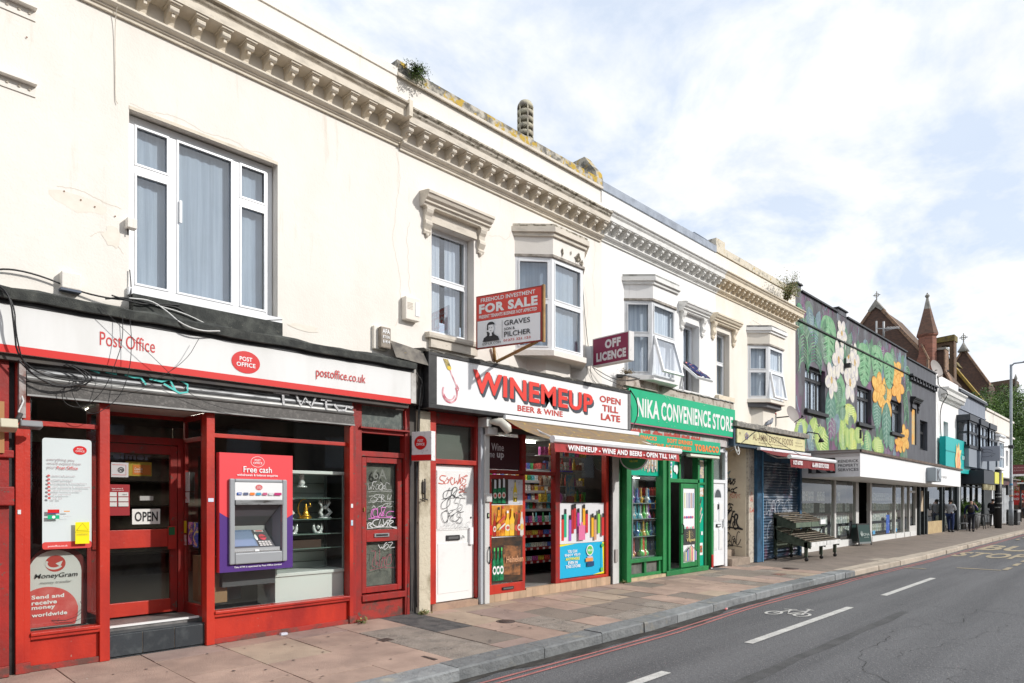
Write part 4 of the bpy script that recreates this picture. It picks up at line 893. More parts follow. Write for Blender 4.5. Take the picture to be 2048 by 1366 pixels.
figurine(4.32, 1.17, cry, 'crystal swan bowl, left on its shelf', 'bowl', .175); figurine(4.68, 1.17, cry, 'crystal swan bowl, right on its shelf', 'bowl', .175); figurine(4.45, 1.63+.13, cry, 'small crystal owl, alone on the top shelf', 'owl')
box('jewel_case', 4.2, 4.7, .25, .45, .99, 1.09, mat('brown_leather', (.06, .035, .025), .4), None).__setitem__('category', 'case'); bpy.data.objects['jewel_case']['label'] = 'flat brown leather case on the lower cabinet shelf'
# ---------------------------------------------------------------- wall fittings
def vent_grille(z, i):
    t = thing('wall_bracket', ('upper' if i else 'lower')+' cream steel angle bracket bolted to the wall at the left edge', 'bracket', (1.4, -.04, z), 'angle brackets at the left edge')
    MB().box(1.15, 1.55, -.012, 0, z, z+.10, cream).box(1.15, 1.55, -.08, -.012, z+.09, z+.10, cream).build('angle', t)
    for x in (1.24, 1.33, 1.42, 1.5): MB().tube([(x, -.02, z+.05), (x, -.012, z+.05)], .013, MOULD['a'], 8).build('bolt', t)
vent_grille(5.37, 0); vent_grille(6.08, 1)
t = thing('junction_box', 'white square box on the wall above the left end of the fascia', 'electrical box', (1.82, -.05, 3.6)); MB().box(1.74, 1.90, -.09, 0, 3.62, 3.78, cream).build('cover', t, bevel=.01); MB().box(1.735, 1.905, -.085, .0, 3.60, 3.622, mat('box_underside', (.08, .10, .14), .6)).build('base', t)
t = thing('sensor_box', 'small cream sensor box beside the left edge of the big window', 'sensor', (2.36, -.05, 4.35)); MB().box(2.31, 2.40, -.09, 0, 4.36, 4.46, cream).build('case', t, bevel=.006); MB().tube([(2.33, -.03, 4.37), (2.33, -.03, 4.30)], .006, black, 5).build('lead', t)
t = thing('alarm_box', 'beige alarm box lettered AFA on the wall above the fascia end', 'alarm box', (5.43, -.1, 3.6)); MB().box(5.31, 5.55, -.05, 0, 3.62, 3.93, cream3).build('back_plate', t, bevel=.01); MB().box(5.37, 5.54, -.12, -.05, 3.63, 3.92, mat('alarm_brown', (.30, .25, .20), .6, (.20, .17, .14), 6)).build('cover', t, bevel=.02)
b = Board(t, (0, -.122, 0)); b.text('AFA', 5.395, 5.515, 3.83, 3.89, wh, bold=.03); b.text("B'TON", 5.40, 5.51, 3.765, 3.805, wh, bold=.02); b.text('61414', 5.40, 5.51, 3.70, 3.745, wh, bold=.02)
t = thing('alarm_box', 'cream louvred alarm box with a dark peeling label, left of the sash window', 'alarm box', (5.95, -.1, 4.1)); MB().box(5.80, 6.05, -.10, 0, 4.10, 4.42, cream3).build('case', t, bevel=.012)
for i in range(5): box('louvre', 5.83, 5.92, -.105, -.10, 4.33-i*.02, 4.338-i*.02, MOULD['b'], t)
MB().box(5.965, 6.04, -.108, -.10, 4.17, 4.36, wh).build('label_plate', t)
t = thing('floodlight', 'loose security floodlight dangling from the red post at the left', 'floodlight', (1.4, -.25, 2.25)); MB().prismX([(-.32, 2.24), (-.22, 2.20), (-.20, 2.27), (-.30, 2.32)], 1.23, 1.36, mat('lamp_cream', (.50, .46, .34), .5)).build('lamp_body', t, bevel=.008); MB().prismX([(-.30, 2.26), (-.18, 2.24), (-.18, 2.27), (-.28, 2.32)], 1.38, 1.55, mat('visor_grey', (.18, .18, .19), .4)).build('visor', t, bevel=.01)
MB().tube([(1.40, -.2, 2.32), (1.39, -.16, 2.4), (1.43, -.14, 2.5), (1.41, -.1, 2.62)], .008, cable_w, 6).tube([(1.36, -.22, 2.3), (1.40, -.2, 2.38)], .02, dkwood, 6).build('lead', t)
# cables
yq = -.30
wires('loose_cables', 'bundle of black cables drooping over the left of the post office sign onto the shutter', [([(1.20, -.28, 3.50), (1.30, -.32, 3.40), (1.33, -.32, 3.1), (1.36, -.26, 2.88), (1.55, -.22, 2.74), (1.85, -.2, 2.72), (1.98, -.2, 2.76)], .008), ([(1.20, -.28, 3.48), (1.33, -.32, 3.35), (1.34, -.32, 3.05), (1.42, -.24, 2.78), (1.62, -.22, 2.66), (1.9, -.2, 2.70)], .006), ([(1.38, -.2, 2.86), (1.5, -.22, 2.72), (1.7, -.22, 2.64), (1.95, -.2, 2.74), (1.9, -.2, 2.82)], .008), ([(1.75, -.18, 2.88), (1.85, -.2, 2.84), (1.93, -.22, 2.74), (1.85, -.2, 2.70)], .008), ([(1.80, -.18, 2.88), (1.92, -.2, 2.83), (1.97, -.22, 2.76), (1.9, -.2, 2.70)], .008)])
wires('loose_cables', 'thin black cables looping from the coping across the post office lettering to below the shutter', [([(2.20, -.30, 3.42), (2.20, -.31, 3.15), (2.13, -.3, 2.9), (2.06, -.26, 2.68), (1.95, -.2, 2.52), (1.84, -.18, 2.47), (1.72, -.18, 2.52), (1.72, -.2, 2.66), (1.88, -.2, 2.76)], .0035), ([(2.26, -.30, 3.42), (2.28, -.31, 3.2), (2.27, -.3, 2.9), (2.20, -.26, 2.62), (2.05, -.2, 2.46), (1.95, -.18, 2.42), (1.85, -.18, 2.5), (1.78, -.2, 2.65), (1.84, -.2, 2.78)], .0035), ([(2.0, -.30, 3.45), (2.4, -.31, 3.1), (2.7, -.28, 2.85), (2.9, -.2, 2.7), (3.2, -.2, 2.6), (4.2, -.16, 2.53)], .003), ([(2.93, -.30, 3.30), (2.8, -.31, 3.05), (2.5, -.28, 2.80), (2.2, -.22, 2.70), (1.8, -.2, 2.74), (1.5, -.2, 2.80)], .003)])
wires('wall_cables', 'black and white cables tangled along the wall under the big window', [([(1.2, -.03, 3.66), (1.35, -.05, 3.71), (1.6, -.04, 3.70), (1.9, -.04, 3.62), (2.15, -.08, 3.60), (2.35, -.1, 3.62)], .009), ([(2.1, -.12, 3.58), (2.3, -.15, 3.63), (2.5, -.14, 3.60), (2.75, -.13, 3.64), (2.85, -.12, 3.6)], .010), ([(2.15, -.14, 3.62), (2.4, -.16, 3.58), (2.55, -.14, 3.62), (2.8, -.14, 3.66)], .008), ([(4.0, -.05, 3.75), (3.6, -.05, 3.66), (3.0, -.1, 3.60)], .006), ([(2.35, -.02, 3.95), (2.36, -.04, 3.75), (2.33, -.1, 3.62)], .006)])
wires('wall_cables', 'white cable looping down onto the coping under the big window', [([(2.3, -.16, 3.62), (2.5, -.18, 3.64), (2.65, -.2, 3.55), (2.75, -.3, 3.42), (2.95, -.31, 3.38), (3.15, -.3, 3.42)], .008), ([(2.55, -.14, 3.61), (2.85, -.14, 3.58), (3.1, -.14, 3.50)], .007)], cable_w)
wires('wall_cables', 'thin vertical cable from the cornice down to the window corner', [([(2.22, -.12, 6.60), (2.215, -.02, 6.45), (2.22, -.01, 5.9), (2.22, -.01, 5.64), (2.24, -.02, 5.60)], .004)], MOULD['b'])
# moulded felt hump and weeds between the shops
tag(MB().add([(5.5, -.28, 3.50), (6.05, -.30, 3.46), (6.08, -.02, 3.62), (5.6, -.02, 3.78), (5.75, -.2, 3.70), (6.0, -.22, 3.66)], [(0, 1, 5, 4), (1, 2, 5), (4, 5, 2, 3), (0, 4, 3)], mat('grey_lead_hump', (.22, .20, .17), .9, (.12, .11, .10), 6, bump=.6, col3=(.45, .33, .1), s3=12, lo3=.68, hi3=.72)).build('lead_flashing', at=(5.8, -.1, 3.5)), 'grey weathered lead hump over the pilaster between the two shops', 'flashing')
MB().box(5.70, 5.76, -.31, .05, 6.785, 7.0, MOULD['a']).build('cornice_stop', po)
# hairline cracks, screw holes and flaked patches in the render
ck = mat('plaster_crack', (.60, .53, .43), .95)
def wallcrack(root, pts, w=.003, y=0., seed=0):
    r = random.Random(seed); q = [Vector((p[0], p[1], 0)) for p in pts]
    for _ in range(4):
        o = [q[0]]
        for a, b in zip(q, q[1:]): m_ = (a+b)/2; l = (b-a).length; m_ += Vector((r.uniform(-1, 1), r.uniform(-1, 1), 0))*l*.10; o += [m_, b]
        q = o
    b_ = Board(root, (0, y, 0)); b_.off = .0015; b_.line('plaster_crack', [(p.x, p.y) for p in q], w, ck)
for i, pts in enumerate((([(1.72, 4.60), (1.95, 4.62), (2.1, 4.58), (2.28, 4.55)]), ([(2.0, 4.2), (2.15, 4.28), (2.3, 4.1)]), ([(5.715, 6.4), (5.70, 5.6), (5.72, 4.9), (5.70, 4.0)]), ([(2.36, 5.66), (3.0, 5.68), (3.9, 5.65)]))): wallcrack(po, pts, .0035, 0, i)
b_ = Board(po, (0, 0, 0)); b_.off = .001
fp = mat('flaked_render', (.75, .69, .60), .95, (.79, .74, .65), 8)
rq = random.Random(8)
for (x_, z_, w_, h_) in ((1.9, 4.5, .35, .10), (2.2, 4.25, .10, .12), (4.3, 3.72, .25, .05), ):
    pts = [(x_+w_*math.cos(k*.52)*rq.uniform(.6, 1.1), z_+h_*math.sin(k*.52)*rq.uniform(.6, 1.1)) for k in range(12)]; b_.poly('flaked_patch', pts, fp)
for (x_, z_) in ((1.78, 4.57), (1.92, 4.53), (2.04, 4.50), (2.22, 4.46), (1.48, 5.9)): b_.ell('screw_hole', x_, z_, .007, .008, mat('rust_hole', (.20, .08, .03), .9), n=8)
# ================================================================ WINE SHOP BUILDING  X 5.72 .. 10.48
wb = thing('wine_shop_building', 'cream terrace building with a sash window, stained bay and lichen parapet above the wine shop', 'building', (8.1, 0, 0))
wall('wall', wb, 5.72, 10.48, 0, .3, 2.85, 7.2, [(6.34, 7.18, 3.93, 5.60), (8.18, 9.85, 4.0, 5.62)], cream2)
wall('wall_return', wb, 5.72, 10.48, .02, .28, 7.2, 7.5, [], cream2)
MB().box(5.72, 10.48, -.02, .32, 7.5, 7.63, lich).box(5.72, 5.9, -.01, .33, 7.63, 7.68, lich).build('coping', wb)
MB().box(5.72, 10.48, -.035, -.01, 7.455, 7.495, MOULD['b']).build('string_course', wb)
box('roof', 5.72, 10.48, .3, 8, 6.9, 7.1, felt, wb)
cornice(wb, 5.76, 10.42, MOULD['b'], 6.48, [5.83+.265*i for i in range(18)], bw=.08, mtop=mossy, dz=-.04)
hood(wb, 6.12, 7.42, 5.97, MOULD['b'], cream2)
MB().box(6.30, 7.22, -.03, .0, 5.60, 5.70, MOULD['b']).build('lintel', wb)
win(wb, FX, 6.35, 7.17, 4.02, 5.60, .14, uPVC, rows=((4.85,),), fw=.05, curtain=curt2, cgap=.05)
MB().prismX([(.2, 3.93), (-.09, 3.93), (-.10, 3.96), (-.10, 4.0), (.2, 4.03)], 6.22, 7.28, MOULD['b']).box(6.28, 7.2, -.06, 0, 3.80, 3.93, MOULD['b']).build('window_sill', wb)
bay(wb, [(8.10, 0), (8.56, -.40), (9.38, -.40), (9.84, 0)], 4.05, 5.62, 6.08, cream2, MOULD['b'], uPVC, rows=(((4.86,),), ((4.86,),), ((4.86,),)), capm=mossy, base=3.66)
# chimney pot and end blocks on the parapet
t = thing('chimney_pot', 'louvred stone chimney terminal showing above the lichen parapet', 'chimney pot', (11.62, 3, 9.2))
cp = MB().lathe([(.15, -.1), (.15, .75), (.16, .75)], (11.62, 3, 9.2), mat('pot_inner', (.10, .09, .08), .9), 14)
cp.build('flue', t)
for k in range(5): MB().lathe([(.17, .62+k*.16), (.19, .65+k*.16), (.19, .70+k*.16), (.165, .73+k*.16), (.16, .70+k*.16)], (11.62, 3, 9.2), mat('pot_stone', (.50, .46, .34), .9, (.25, .22, .18), 8), 16).build('louvre_ring', t)
MB().lathe([(.19, 1.42), (.18, 1.5), (.13, 1.58), (.04, 1.63), (.001, 1.64)], (11.62, 3, 9.2), mat('pot_stone', (.5, .46, .34)), 16).build('cap', t)
for k in range(6): a = k*math.pi/3; MB().tube([(11.62+.175*math.cos(a), 3+.175*math.sin(a), 9.2), (11.62+.175*math.cos(a), 3+.175*math.sin(a), 10.65)], .018, mat('pot_stone', (.5, .46, .34)), 5).build('rib', t)
box('chimney_stack', 11.1, 12.1, 2.6, 3.4, 6.5, 9.2, cream2, wb)
MB().prismX([(.0, 7.55), (.7, 7.55), (.7, 8.12), (.32, 8.14), (.05, 7.78)], 10.36, 10.55, lich).build('party_wall_upstand', wb)
# shop sign
sg = thing('shop_sign', 'white wine shop sign in a black frame with big red letters and a splash', 'shop sign', (8.5, -.3, 2.9))
MB().box(6.04, 11.0, -.30, -.02, 2.88, 2.94, black).box(6.04, 11.0, -.30, -.02, 3.62, 3.66, black).box(6.04, 6.19, -.30, -.02, 2.94, 3.62, black).box(10.92, 11.0, -.30, -.02, 2.94, 3.62, mat('frame_grey', (.16, .16, .16), .6)).build('frame', sg, bevel=.004)
box('face', 6.19, 10.92, -.285, -.25, 2.94, 3.62, mat('clean_white_face', (.82, .82, .82), .25), sg)
bd = Board(sg, (0, -.286, 0)); shad = mat('letter_shadow', (.045, .06, .08), .5); wr = mat('wine_red', (.72, .045, .03), .4)
def warp(t, x0, x1, zc0, zc1, h0, h1, m, bold, dx=0, dz=0, th=.01):
    vs, fs = text_geo(t, bold)
    o = [(x0+(x1-x0)*a+dx, (zc0+(zc1-zc0)*a)+(b-.5)*(h0+(h1-h0)*a)+dz) for a, b in vs]
    return bd._mk('lettering', o, fs, m, th)
warp('WINEMEUP', 6.88, 9.80, 3.36, 3.31, .36, .345, wh, .045, th=.0); bd.off = .004
for k in range(4): warp('WINEMEUP', 6.88, 9.80, 3.36, 3.31, .34, .325, shad, .03, .012+k*.011, -.012-k*.012, th=0); bd.off += .0005
bd.off = .016; warp('WINEMEUP', 6.88, 9.80, 3.36, 3.31, .34, .325, wr, .03, th=0)
bd.off = .003; bd.text('BEER & WINE', 7.85, 8.97, 3.005, 3.10, mat('sub_red', (.50, .05, .035), .5), bold=.03)
for s_, a, b_, z in (('OPEN', 10.02, 10.68, 3.375), ('TILL', 10.10, 10.60, 3.215), ('LATE', 10.06, 10.66, 3.055)): bd.text(s_, a, b_, z, z+.12, mat('sub_red', (.5, .05, .035)), bold=.03)
# wine glass splash
gp = mat('wine_splash', (.50, .12, .16), .5, (.75, .45, .48), 9, lo=.4, hi=.6); bd.off = .003
sp = MB(); bd.line('s', [(6.42, 3.50), (6.47, 3.40), (6.55, 3.27), (6.58, 3.20)], .022, gp, mb=sp); bd.off += .0004
bd.ring('s', 6.44, 3.13, .15, .15, .028, gp, mb=sp, a0=150, a1=400); bd.off += .0004; bd.line('s', [(6.57, 3.27), (6.61, 3.21), (6.59, 3.17)], .014, gp, mb=sp); bd.off += .0004; bd.ring('s', 6.43, 3.12, .11, .10, .02, gp, mb=sp, a0=190, a1=350)
sp.build('wine_splash', sg); bd.off = .004
bd.poly('bottle_neck', [(6.31, 3.60), (6.40, 3.60), (6.46, 3.50), (6.39, 3.46)], mat('neck_gold', (.45, .35, .12), .5, (.12, .10, .03), 20)); bd.ell('bottle_lip', 6.425, 3.48, .04, .03, mat('lip_yellow', (.70, .50, .05), .4), n=14)
ragged_coping(wb, 6.0, 11.02, 3.66, 3.74, -.28, mat('sooty_coping', (.09, .085, .075), .95, (.30, .28, .24), 12, lo=.55, hi=.68, bump=.8), amp=.014)
# pilaster between shops
MB().box(6.04, 6.25, -.09, .1, 0, 2.86, mat('cream_pilaster', (.58, .52, .40), .85, (.30, .25, .17), 4, (1, 1, .6), .5, .68, bump=.7, bs=30, col3=(.10, .08, .06), s3=8, lo3=.64, hi3=.7, bump2=.5, b2s=8)).build('pilaster', wb, bevel=.01)
MB().box(5.93, 6.04, -.02, .1, 0, 3.4, dkwood).box(5.82, 6.06, -.16, .0, 2.93, 3.62, dkwood).build('service_gap', wb)
MB().tube([(6.12, -.12, 1.6), (6.12, -.12, 1.9)], .012, dkwood, 6).tube([(6.07, -.12, 1.63), (6.17, -.12, 1.60)], .01, dkwood, 5).box(6.09, 6.14, -.12, -.09, 1.7, 1.86, dkwood).build('shutter_bolt', wb)
wires('loose_cables', 'black cables running down the gap between the post office and the wine shop', [([(6.0, -.1, 3.6), (5.97, -.18, 3.4), (6.02, -.18, 3.2), (5.96, -.2, 3.0), (5.98, -.14, 2.7), (5.97, -.1, 1.4), (5.99, -.1, .1)], .010), ([(6.04, -.1, 3.6), (6.02, -.2, 3.3), (5.96, -.2, 3.1), (6.0, -.16, 2.8), (6.0, -.12, 2.2), (5.95, -.1, .7), (5.92, -.1, .05)], .007), ([(5.9, -.2, 3.35), (6.0, -.22, 3.25), (6.03, -.2, 3.05), (5.98, -.2, 2.9)], .008)])
# flat door 7A
MB().box(6.25, 6.385, -.05, .1, .1, 2.88, redp).box(7.2, 7.24, -.03, .1, .1, 2.88, redd).box(6.385, 7.2, -.03, .1, 2.13, 2.20, redp).box(6.385, 7.2, -.03, .1, 2.72, 2.88, redd).build('door_surround', wb, bevel=.004)
box('transom_pane', 6.385, 7.2, .02, .026, 2.2, 2.72, gltint, wb); box('transom_back', 6.385, 7.2, .15, .16, 2.2, 2.72, mat('dusty_board', (.22, .24, .22), .9), wb)
MB().box(6.30, 7.2, -.07, .3, -.02, .085, mat('pink_step', (.40, .27, .19), .85, (.30, .2, .15), 5, bump=.4)).build('step', wb)
wd = thing('flat_door', 'white panelled flat door covered in red and black tags, numbered 7A', 'door', (6.8, .03, .09))
dm = mat('white_door_paint', (.79, .79, .77), .4, (.66, .66, .64), 3, lo=.55, hi=.8)
MB().box(6.39, 7.2, .03, .08, .10, 2.12, dm).box(6.44, 7.14, .022, .03, 1.15, 1.17, dm).build('door_leaf', wd, bevel=.004)
MB().box(6.46, 7.12, .018, .03, 1.17, 2.04, dm).build('door_panel', wd, label='upper sheet panel with graffiti', bevel=.004)
MB().box(6.48, 7.1, .024, .03, .22, .96, dm).build('door_panel', wd, bevel=.004)
MB().box(6.64, 6.90, .01, .03, 1.0, 1.075, black).box(6.67, 6.87, .006, .01, 1.02, 1.055, mat('slot_grey', (.2, .2, .2), .4, metal=.7)).build('letter_plate', wd)
MB().box(7.09, 7.16, -.01, .03, .92, 1.18, wh).build('handle', wd, bevel=.005); MB().tube([(7.13, .03, 1.33), (7.13, .01, 1.33)], .015, black, 8).build('lock', wd)
bd = Board(wd, (0, .015, 0)); rtag = mat('red_tag', (.62, .13, .09), .6); btag = mat('black_tag', (.03, .03, .035), .6); gtag = mat('grey_tag', (.35, .35, .36), .6)
scribble(bd, 'graffiti', 6.49, 7.06, 1.83, 1.96, rtag, .012, 6, 21); scribble(bd, 'graffiti', 6.88, 7.02, 1.72, 1.82, rtag, .012, 2, 22)
scribble(bd, 'graffiti', 6.55, 6.98, 1.63, 1.80, btag, .009, 4, 23); scribble(bd, 'graffiti', 6.50, 7.0, 1.42, 1.64, btag, .009, 4, 24); scribble(bd, 'graffiti', 6.52, 7.0, 1.26, 1.43, btag, .009, 4, 25); scribble(bd, 'graffiti', 6.48, 7.1, 1.19, 1.26, gtag, .004, 8, 26)
bd.text('7A', 6.93, 6.985, 1.02, 1.065, bk, bold=.04)
# white downpipe casing
cs = thing('pipe_casing', 'tall white rust streaked casing between the flat door and the wine shop door', 'pipe casing', (7.3, -.1, 0))
wm = mat('rusty_white', (.58, .58, .56), .6, (.44, .44, .42), 3, (1, 1, .5), .5, .7, col3=(.30, .16, .08), s3=10, lo3=.66, hi3=.74, bump=.2)
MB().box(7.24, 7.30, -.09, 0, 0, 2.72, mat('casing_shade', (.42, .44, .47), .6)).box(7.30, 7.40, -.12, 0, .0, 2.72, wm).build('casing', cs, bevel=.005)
MB().box(7.30, 7.42, -.16, -.12, 1.57, 1.70, wm).build('meter_box', cs, bevel=.01); MB().box(7.345, 7.38, -.135, -.12, 1.32, 1.40, black).box(7.352, 7.374, -.14, -.135, 1.34, 1.385, mat('keypad_green', (.4, .5, .3), .5)).build('keypad', cs); MB().box(7.30, 7.5, -.2, 0, 2.6, 2.72, wm).build('head_box', cs, bevel=.01)
# shop front
MB().box(7.42, 11.02, -.28, .08, 2.78, 2.88, dkwood).box(7.42, 10.7, -.05, .08, 2.68, 2.78, dkwood).build('shop_head', wb)
for q_ in ((8.26, 8.31, -.03, .15, 2.02, redd), (9.08, 9.2, -.04, .15, 2.68, redd), (10.57, 10.65, -.04, .15, 2.68, redp), (7.42, 9.08, -.03, 2.02, 2.08, redd), (8.24, 8.33, -.03, 2.08, 2.68, redd)): MB().box(q_[0], q_[1], q_[2], .07, q_[3], q_[4], q_[5]).build('frame_member', wb, bevel=.004)
MB().box(9.2, 10.57, -.05, .07, .155, .20, redp).build('sill', wb, bevel=.004)
for i in range(22):
    a = 7.40+i*.148
    if a < 10.62: box('plinth_tile', a, a+.143, -.075, .0, 0, .15-(.03 if a < 8.25 else 0), tile_b, wb)
box('shutter_guide', 10.655, 10.70, -.08, .0, 0, 2.7, black, wb)
MB().box(10.70, 10.90, -.10, .05, 0, 2.62, wm).box(10.74, 10.83, -.13, -.10, .42, .66, mat('dirty_box', (.35, .32, .3), .8)).build('white_post', wb, bevel=.004)
wl = MB().box(7.42, 8.26, -.07, -.03, .12, .27, redp).box(7.42, 7.49, -.07, -.03, .27, 2.0, redp).box(8.20, 8.27, -.07, -.03, .27, 2.0, redp).box(7.49, 8.20, -.07, -.03, 1.93, 2.0, redd).build('wine_shop_door', bevel=.004, at=(7.84, -.05, .12)); tag(wl, 'red glazed wine shop door covered in beer and spirit posters', 'door')
ORG[wl.name] = Vector((7.84, -.05, .12))
MB().box(7.72, 7.98, -.085, -.07, .17, .215, black).box(7.74, 7.96, -.09, -.085, .18, .205, mat('slot_grey', (.2, .2, .2))).build('letter_plate', wl)
MB().tube([(7.39, -.13, .62), (7.37, -.16, .68), (7.37, -.16, .82), (7.39, -.13, .88)], .012, black, 6).build('handle', wl)
MB().box(7.43, 7.50, -.082, -.07, 1.05, 1.2, rsign).build('lock_plate', wl)
def poster(label, x0, x1, z0, z1, y, m, name='poster'):
    t = thing(name, label, 'poster', ((x0+x1)/2, y, z0)); MB().box(x0, x1, y-.003, y, z0, z1, m).build('sheet', t); return t, Board(t, (0, y-.004, 0))
def bottle(b, x, z0, h, w, m, cap, label=None, lab2=None, mb=None):
    pts = [(x-w/2, z0), (x+w/2, z0), (x+w/2, z0+h*.52), (x+w*.42, z0+h*.6), (x+w*.2, z0+h*.72), (x+w*.16, z0+h*.95), (x-w*.16, z0+h*.95), (x-w*.2, z0+h*.72), (x-w*.42, z0+h*.6), (x-w/2, z0+h*.52)]
    b.poly('bottle_print', pts, m); b.rect('cap_print', x-w*.18, x+w*.18, z0+h*.9, z0+h, cap)
    if label: b.ell('label_print', x, z0+h*.32, w*.48, h*.13, label, n=14)
    if lab2: b.ell('label_print', x, z0+h*.32, w*.28, h*.07, lab2, n=12)
gb = mat('green_bottle', (.01, .10, .04), .3, (.02, .25, .10), 14); silv = mat('silver_print', (.62, .63, .65), .4); redl = mat('red_label', (.55, .08, .05), .5); creaml = mat('cream_label', (.70, .66, .58), .5)
t, b = poster('dark poster of three green bottles with white necks on the wine shop door', 7.49, 7.86, 1.53, 1.93, -.071, mat('brown_black', (.03, .018, .012), .5))
for i in range(3): bottle(b, 7.56+i*.09, 1.55, .37+.012*i, .085, gb, silv, creaml, redl); b.rect('foil_print', 7.56+i*.09-.022, 7.56+i*.09+.022, 1.78+.01*i, 1.91+.008*i, silv)
t, b = poster('pale poster of one yellow beer bottle in ice on the wine shop door', 7.86, 8.20, 1.53, 1.93, -.071, mat('pale_poster2', (.55, .56, .60), .5, (.42, .42, .45), 16, lo=.55, hi=.6))
bottle(b, 8.02, 1.57, .35, .09, mat('lager_yellow', (.72, .55, .04), .4), mat('cap_lead', (.2, .2, .16), .4), mat('corona_white', (.7, .68, .5), .5)); b.text('Corona', 7.99, 8.055, 1.675, 1.695, bk, bold=.02); b.rect('label_print', 7.985, 8.055, 1.58, 1.63, mat('dkbrown', (.08, .05, .02), .5)); b.ell('label_print', 8.02, 1.605, .02, .022, mat('lager_yellow', (.72, .55, .04)), n=10)
t, b = poster('orange poster crowded with spirit bottles in the middle of the wine shop door', 7.49, 8.20, 1.02, 1.52, -.071, mat('amber_ground', (.25, .10, .02), .5, (.75, .30, .03), 5, (1, 1, .5), .4, .6))
spm = [mat('amber1', (.80, .35, .03), .3, (.50, .12, .02), 12), mat('amber2', (.85, .50, .05), .3), mat('deep_red_b', (.35, .03, .02), .3), mat('clear_b', (.62, .60, .55), .3), mat('brown_b', (.20, .08, .03), .3)]
for i, (x_, h_, w_, k) in enumerate(((7.55, .36, .07, 2), (7.64, .46, .11, 0), (7.73, .48, .10, 0), (7.83, .40, .12, 1), (7.93, .44, .12, 1), (8.02, .38, .09, 4), (8.08, .40, .08, 2), (8.14, .42, .08, 3))): bottle(b, x_, 1.03, h_, w_, spm[k], (redl, black, redl, wh, mat('gold_cap', (.7, .45, .1), .4))[i % 5], (creaml, mat('gold_cap', (.7, .45, .1)), redl)[i % 3], redl if i % 3 == 0 else None)
b.poly('slanted_label', [(7.60, 1.22), (7.76, 1.33), (7.76, 1.37), (7.60, 1.26)], redl); b.poly('slanted_label', [(7.62, 1.13), (7.75, 1.21), (7.75, 1.24), (7.62, 1.16)], creaml)
t, b = poster('dark wooden beer poster with green bottles at the foot of the wine shop door', 7.49, 8.20, .29, 1.01, -.071, mat('dark_wood_print', (.02, .014, .01), .5, (.10, .045, .015), 3, (1, 1, 2.5), .4, .65))
b.poly('barrel_glow', [(7.74, .42), (8.14, .38), (8.15, .85), (7.75, .88)], mat('barrel_brown', (.30, .12, .04), .6, (.06, .03, .015), 5, (1, 1, 2), .42, .62))
for i in range(3): bottle(b, 7.545+i*.075, .33, .52-.0*i, .085, gb, mat('green_cap', (.1, .5, .12), .4), wh, gb)
b.text('Heineken', 7.80, 8.19, .60, .70, mat('copper_letters', (.62, .33, .18), .5), bold=.02)
MB().box(7.49, 8.20, -.074, -.07, 1.52, 1.535, wh).box(7.49, 8.20, -.074, -.07, 1.01, 1.025, wh).build('poster_edge', wl)
t, b = poster('dark panel reading Wine me up above the wine shop door', 7.44, 8.20, 2.09, 2.62, .0, mat('wine_panel', (.045, .012, .018), .35), 'window_sign')
b.text('Wine', 7.55, 7.83, 2.38, 2.50, mat('pale_letters', (.62, .60, .62), .5), bold=.012); b.text('me', 7.48, 7.62, 2.27, 2.34, mat('pale_letters', (.6, .6, .6))); b.text('up', 7.67, 7.83, 2.24, 2.35, mat('pale_letters', (.6, .6, .6)), bold=.03)
MB().box(8.31, 9.08, .02, .024, 2.08, 2.68, glshop).build('transom_pane', wb); MB().box(9.2, 10.57, .015, .019, .2, 2.68, glshop).build('window_pane', wb)
t, b = poster('white poster of coloured vaporisers in the lower wine shop window', 9.21, 10.56, .82, 1.545, .012, mat('white_poster', (.72, .72, .74), .5))
vc = [(.65, .05, .04), (.02, .42, .24), (.35, .12, .50), (.45, .03, .05), (.55, .03, .03), (.45, .05, .35), (.80, .40, .02), (.60, .03, .05), (.80, .42, .02), (.60, .32, .2), (.25, .62, .08), (.60, .03, .03)]
for i, (x_, z_, h_) in enumerate(((9.33, .88, .46), (9.40, .94, .50), (9.53, .87, .46), (9.60, 1.0, .52), (9.66, 1.08, .45), (9.76, 1.0, .45), (9.92, 1.1, .42), (10.0, 1.0, .42), (10.17, .92, .43), (10.25, .86, .46), (10.36, .98, .44), (10.48, .93, .42))):
    b.rect('vaporiser_print', x_-.035, x_+.035, z_, z_+h_*.86, mat('vape%d' % i, vc[i], .4)); b.rect('mouthpiece_print', x_-.03, x_+.03, z_+h_*.82, z_+h_, black)
b.rect('vaporiser_print', 9.74, 9.93, .875, 1.14, mat('vape_pink', (.72, .18, .35), .4)); b.rect('mouthpiece_print', 9.80, 9.86, 1.14, 1.20, mat('vape_pink', (.72, .18, .35)))
t, b = poster('blue and yellow nicotine pouch poster low in the wine shop window', 9.21, 10.56, .215, .815, .012, mat('poster_cyan', (.01, .42, .68), .45))
yl_ = mat('poster_yellow', (.85, .75, .02), .45); gr_ = mat('velo_green', (.12, .50, .10), .45)
b.poly('yellow_band', [(9.21, .79), (9.21, .815), (9.7, .815), (9.21, .775)], yl_); b.rect('yellow_edge', 10.50, 10.56, .22, .81, yl_); b.poly('blue_sweep', [(10.46, .215), (10.53, .215), (10.50, .80), (10.46, .8)], mat('poster_cyan', (.01, .42, .68))); b.poly('yellow_corner', [(10.2, .215), (10.56, .215), (10.56, .26)], yl_)
for s_, a, c, z, m_ in (('YOU CAN', 9.46, 9.73, .655, wh), ('ENJOY VELO', 9.38, 9.82, .585, wh), ('ANYWHERE', 9.40, 9.80, .52, yl_), ('EVEN IN', 9.47, 9.74, .45, wh), ('THIS STORE', 9.40, 9.82, .385, wh)): b.text(s_, a, c, z, z+.055, m_, bold=.03)
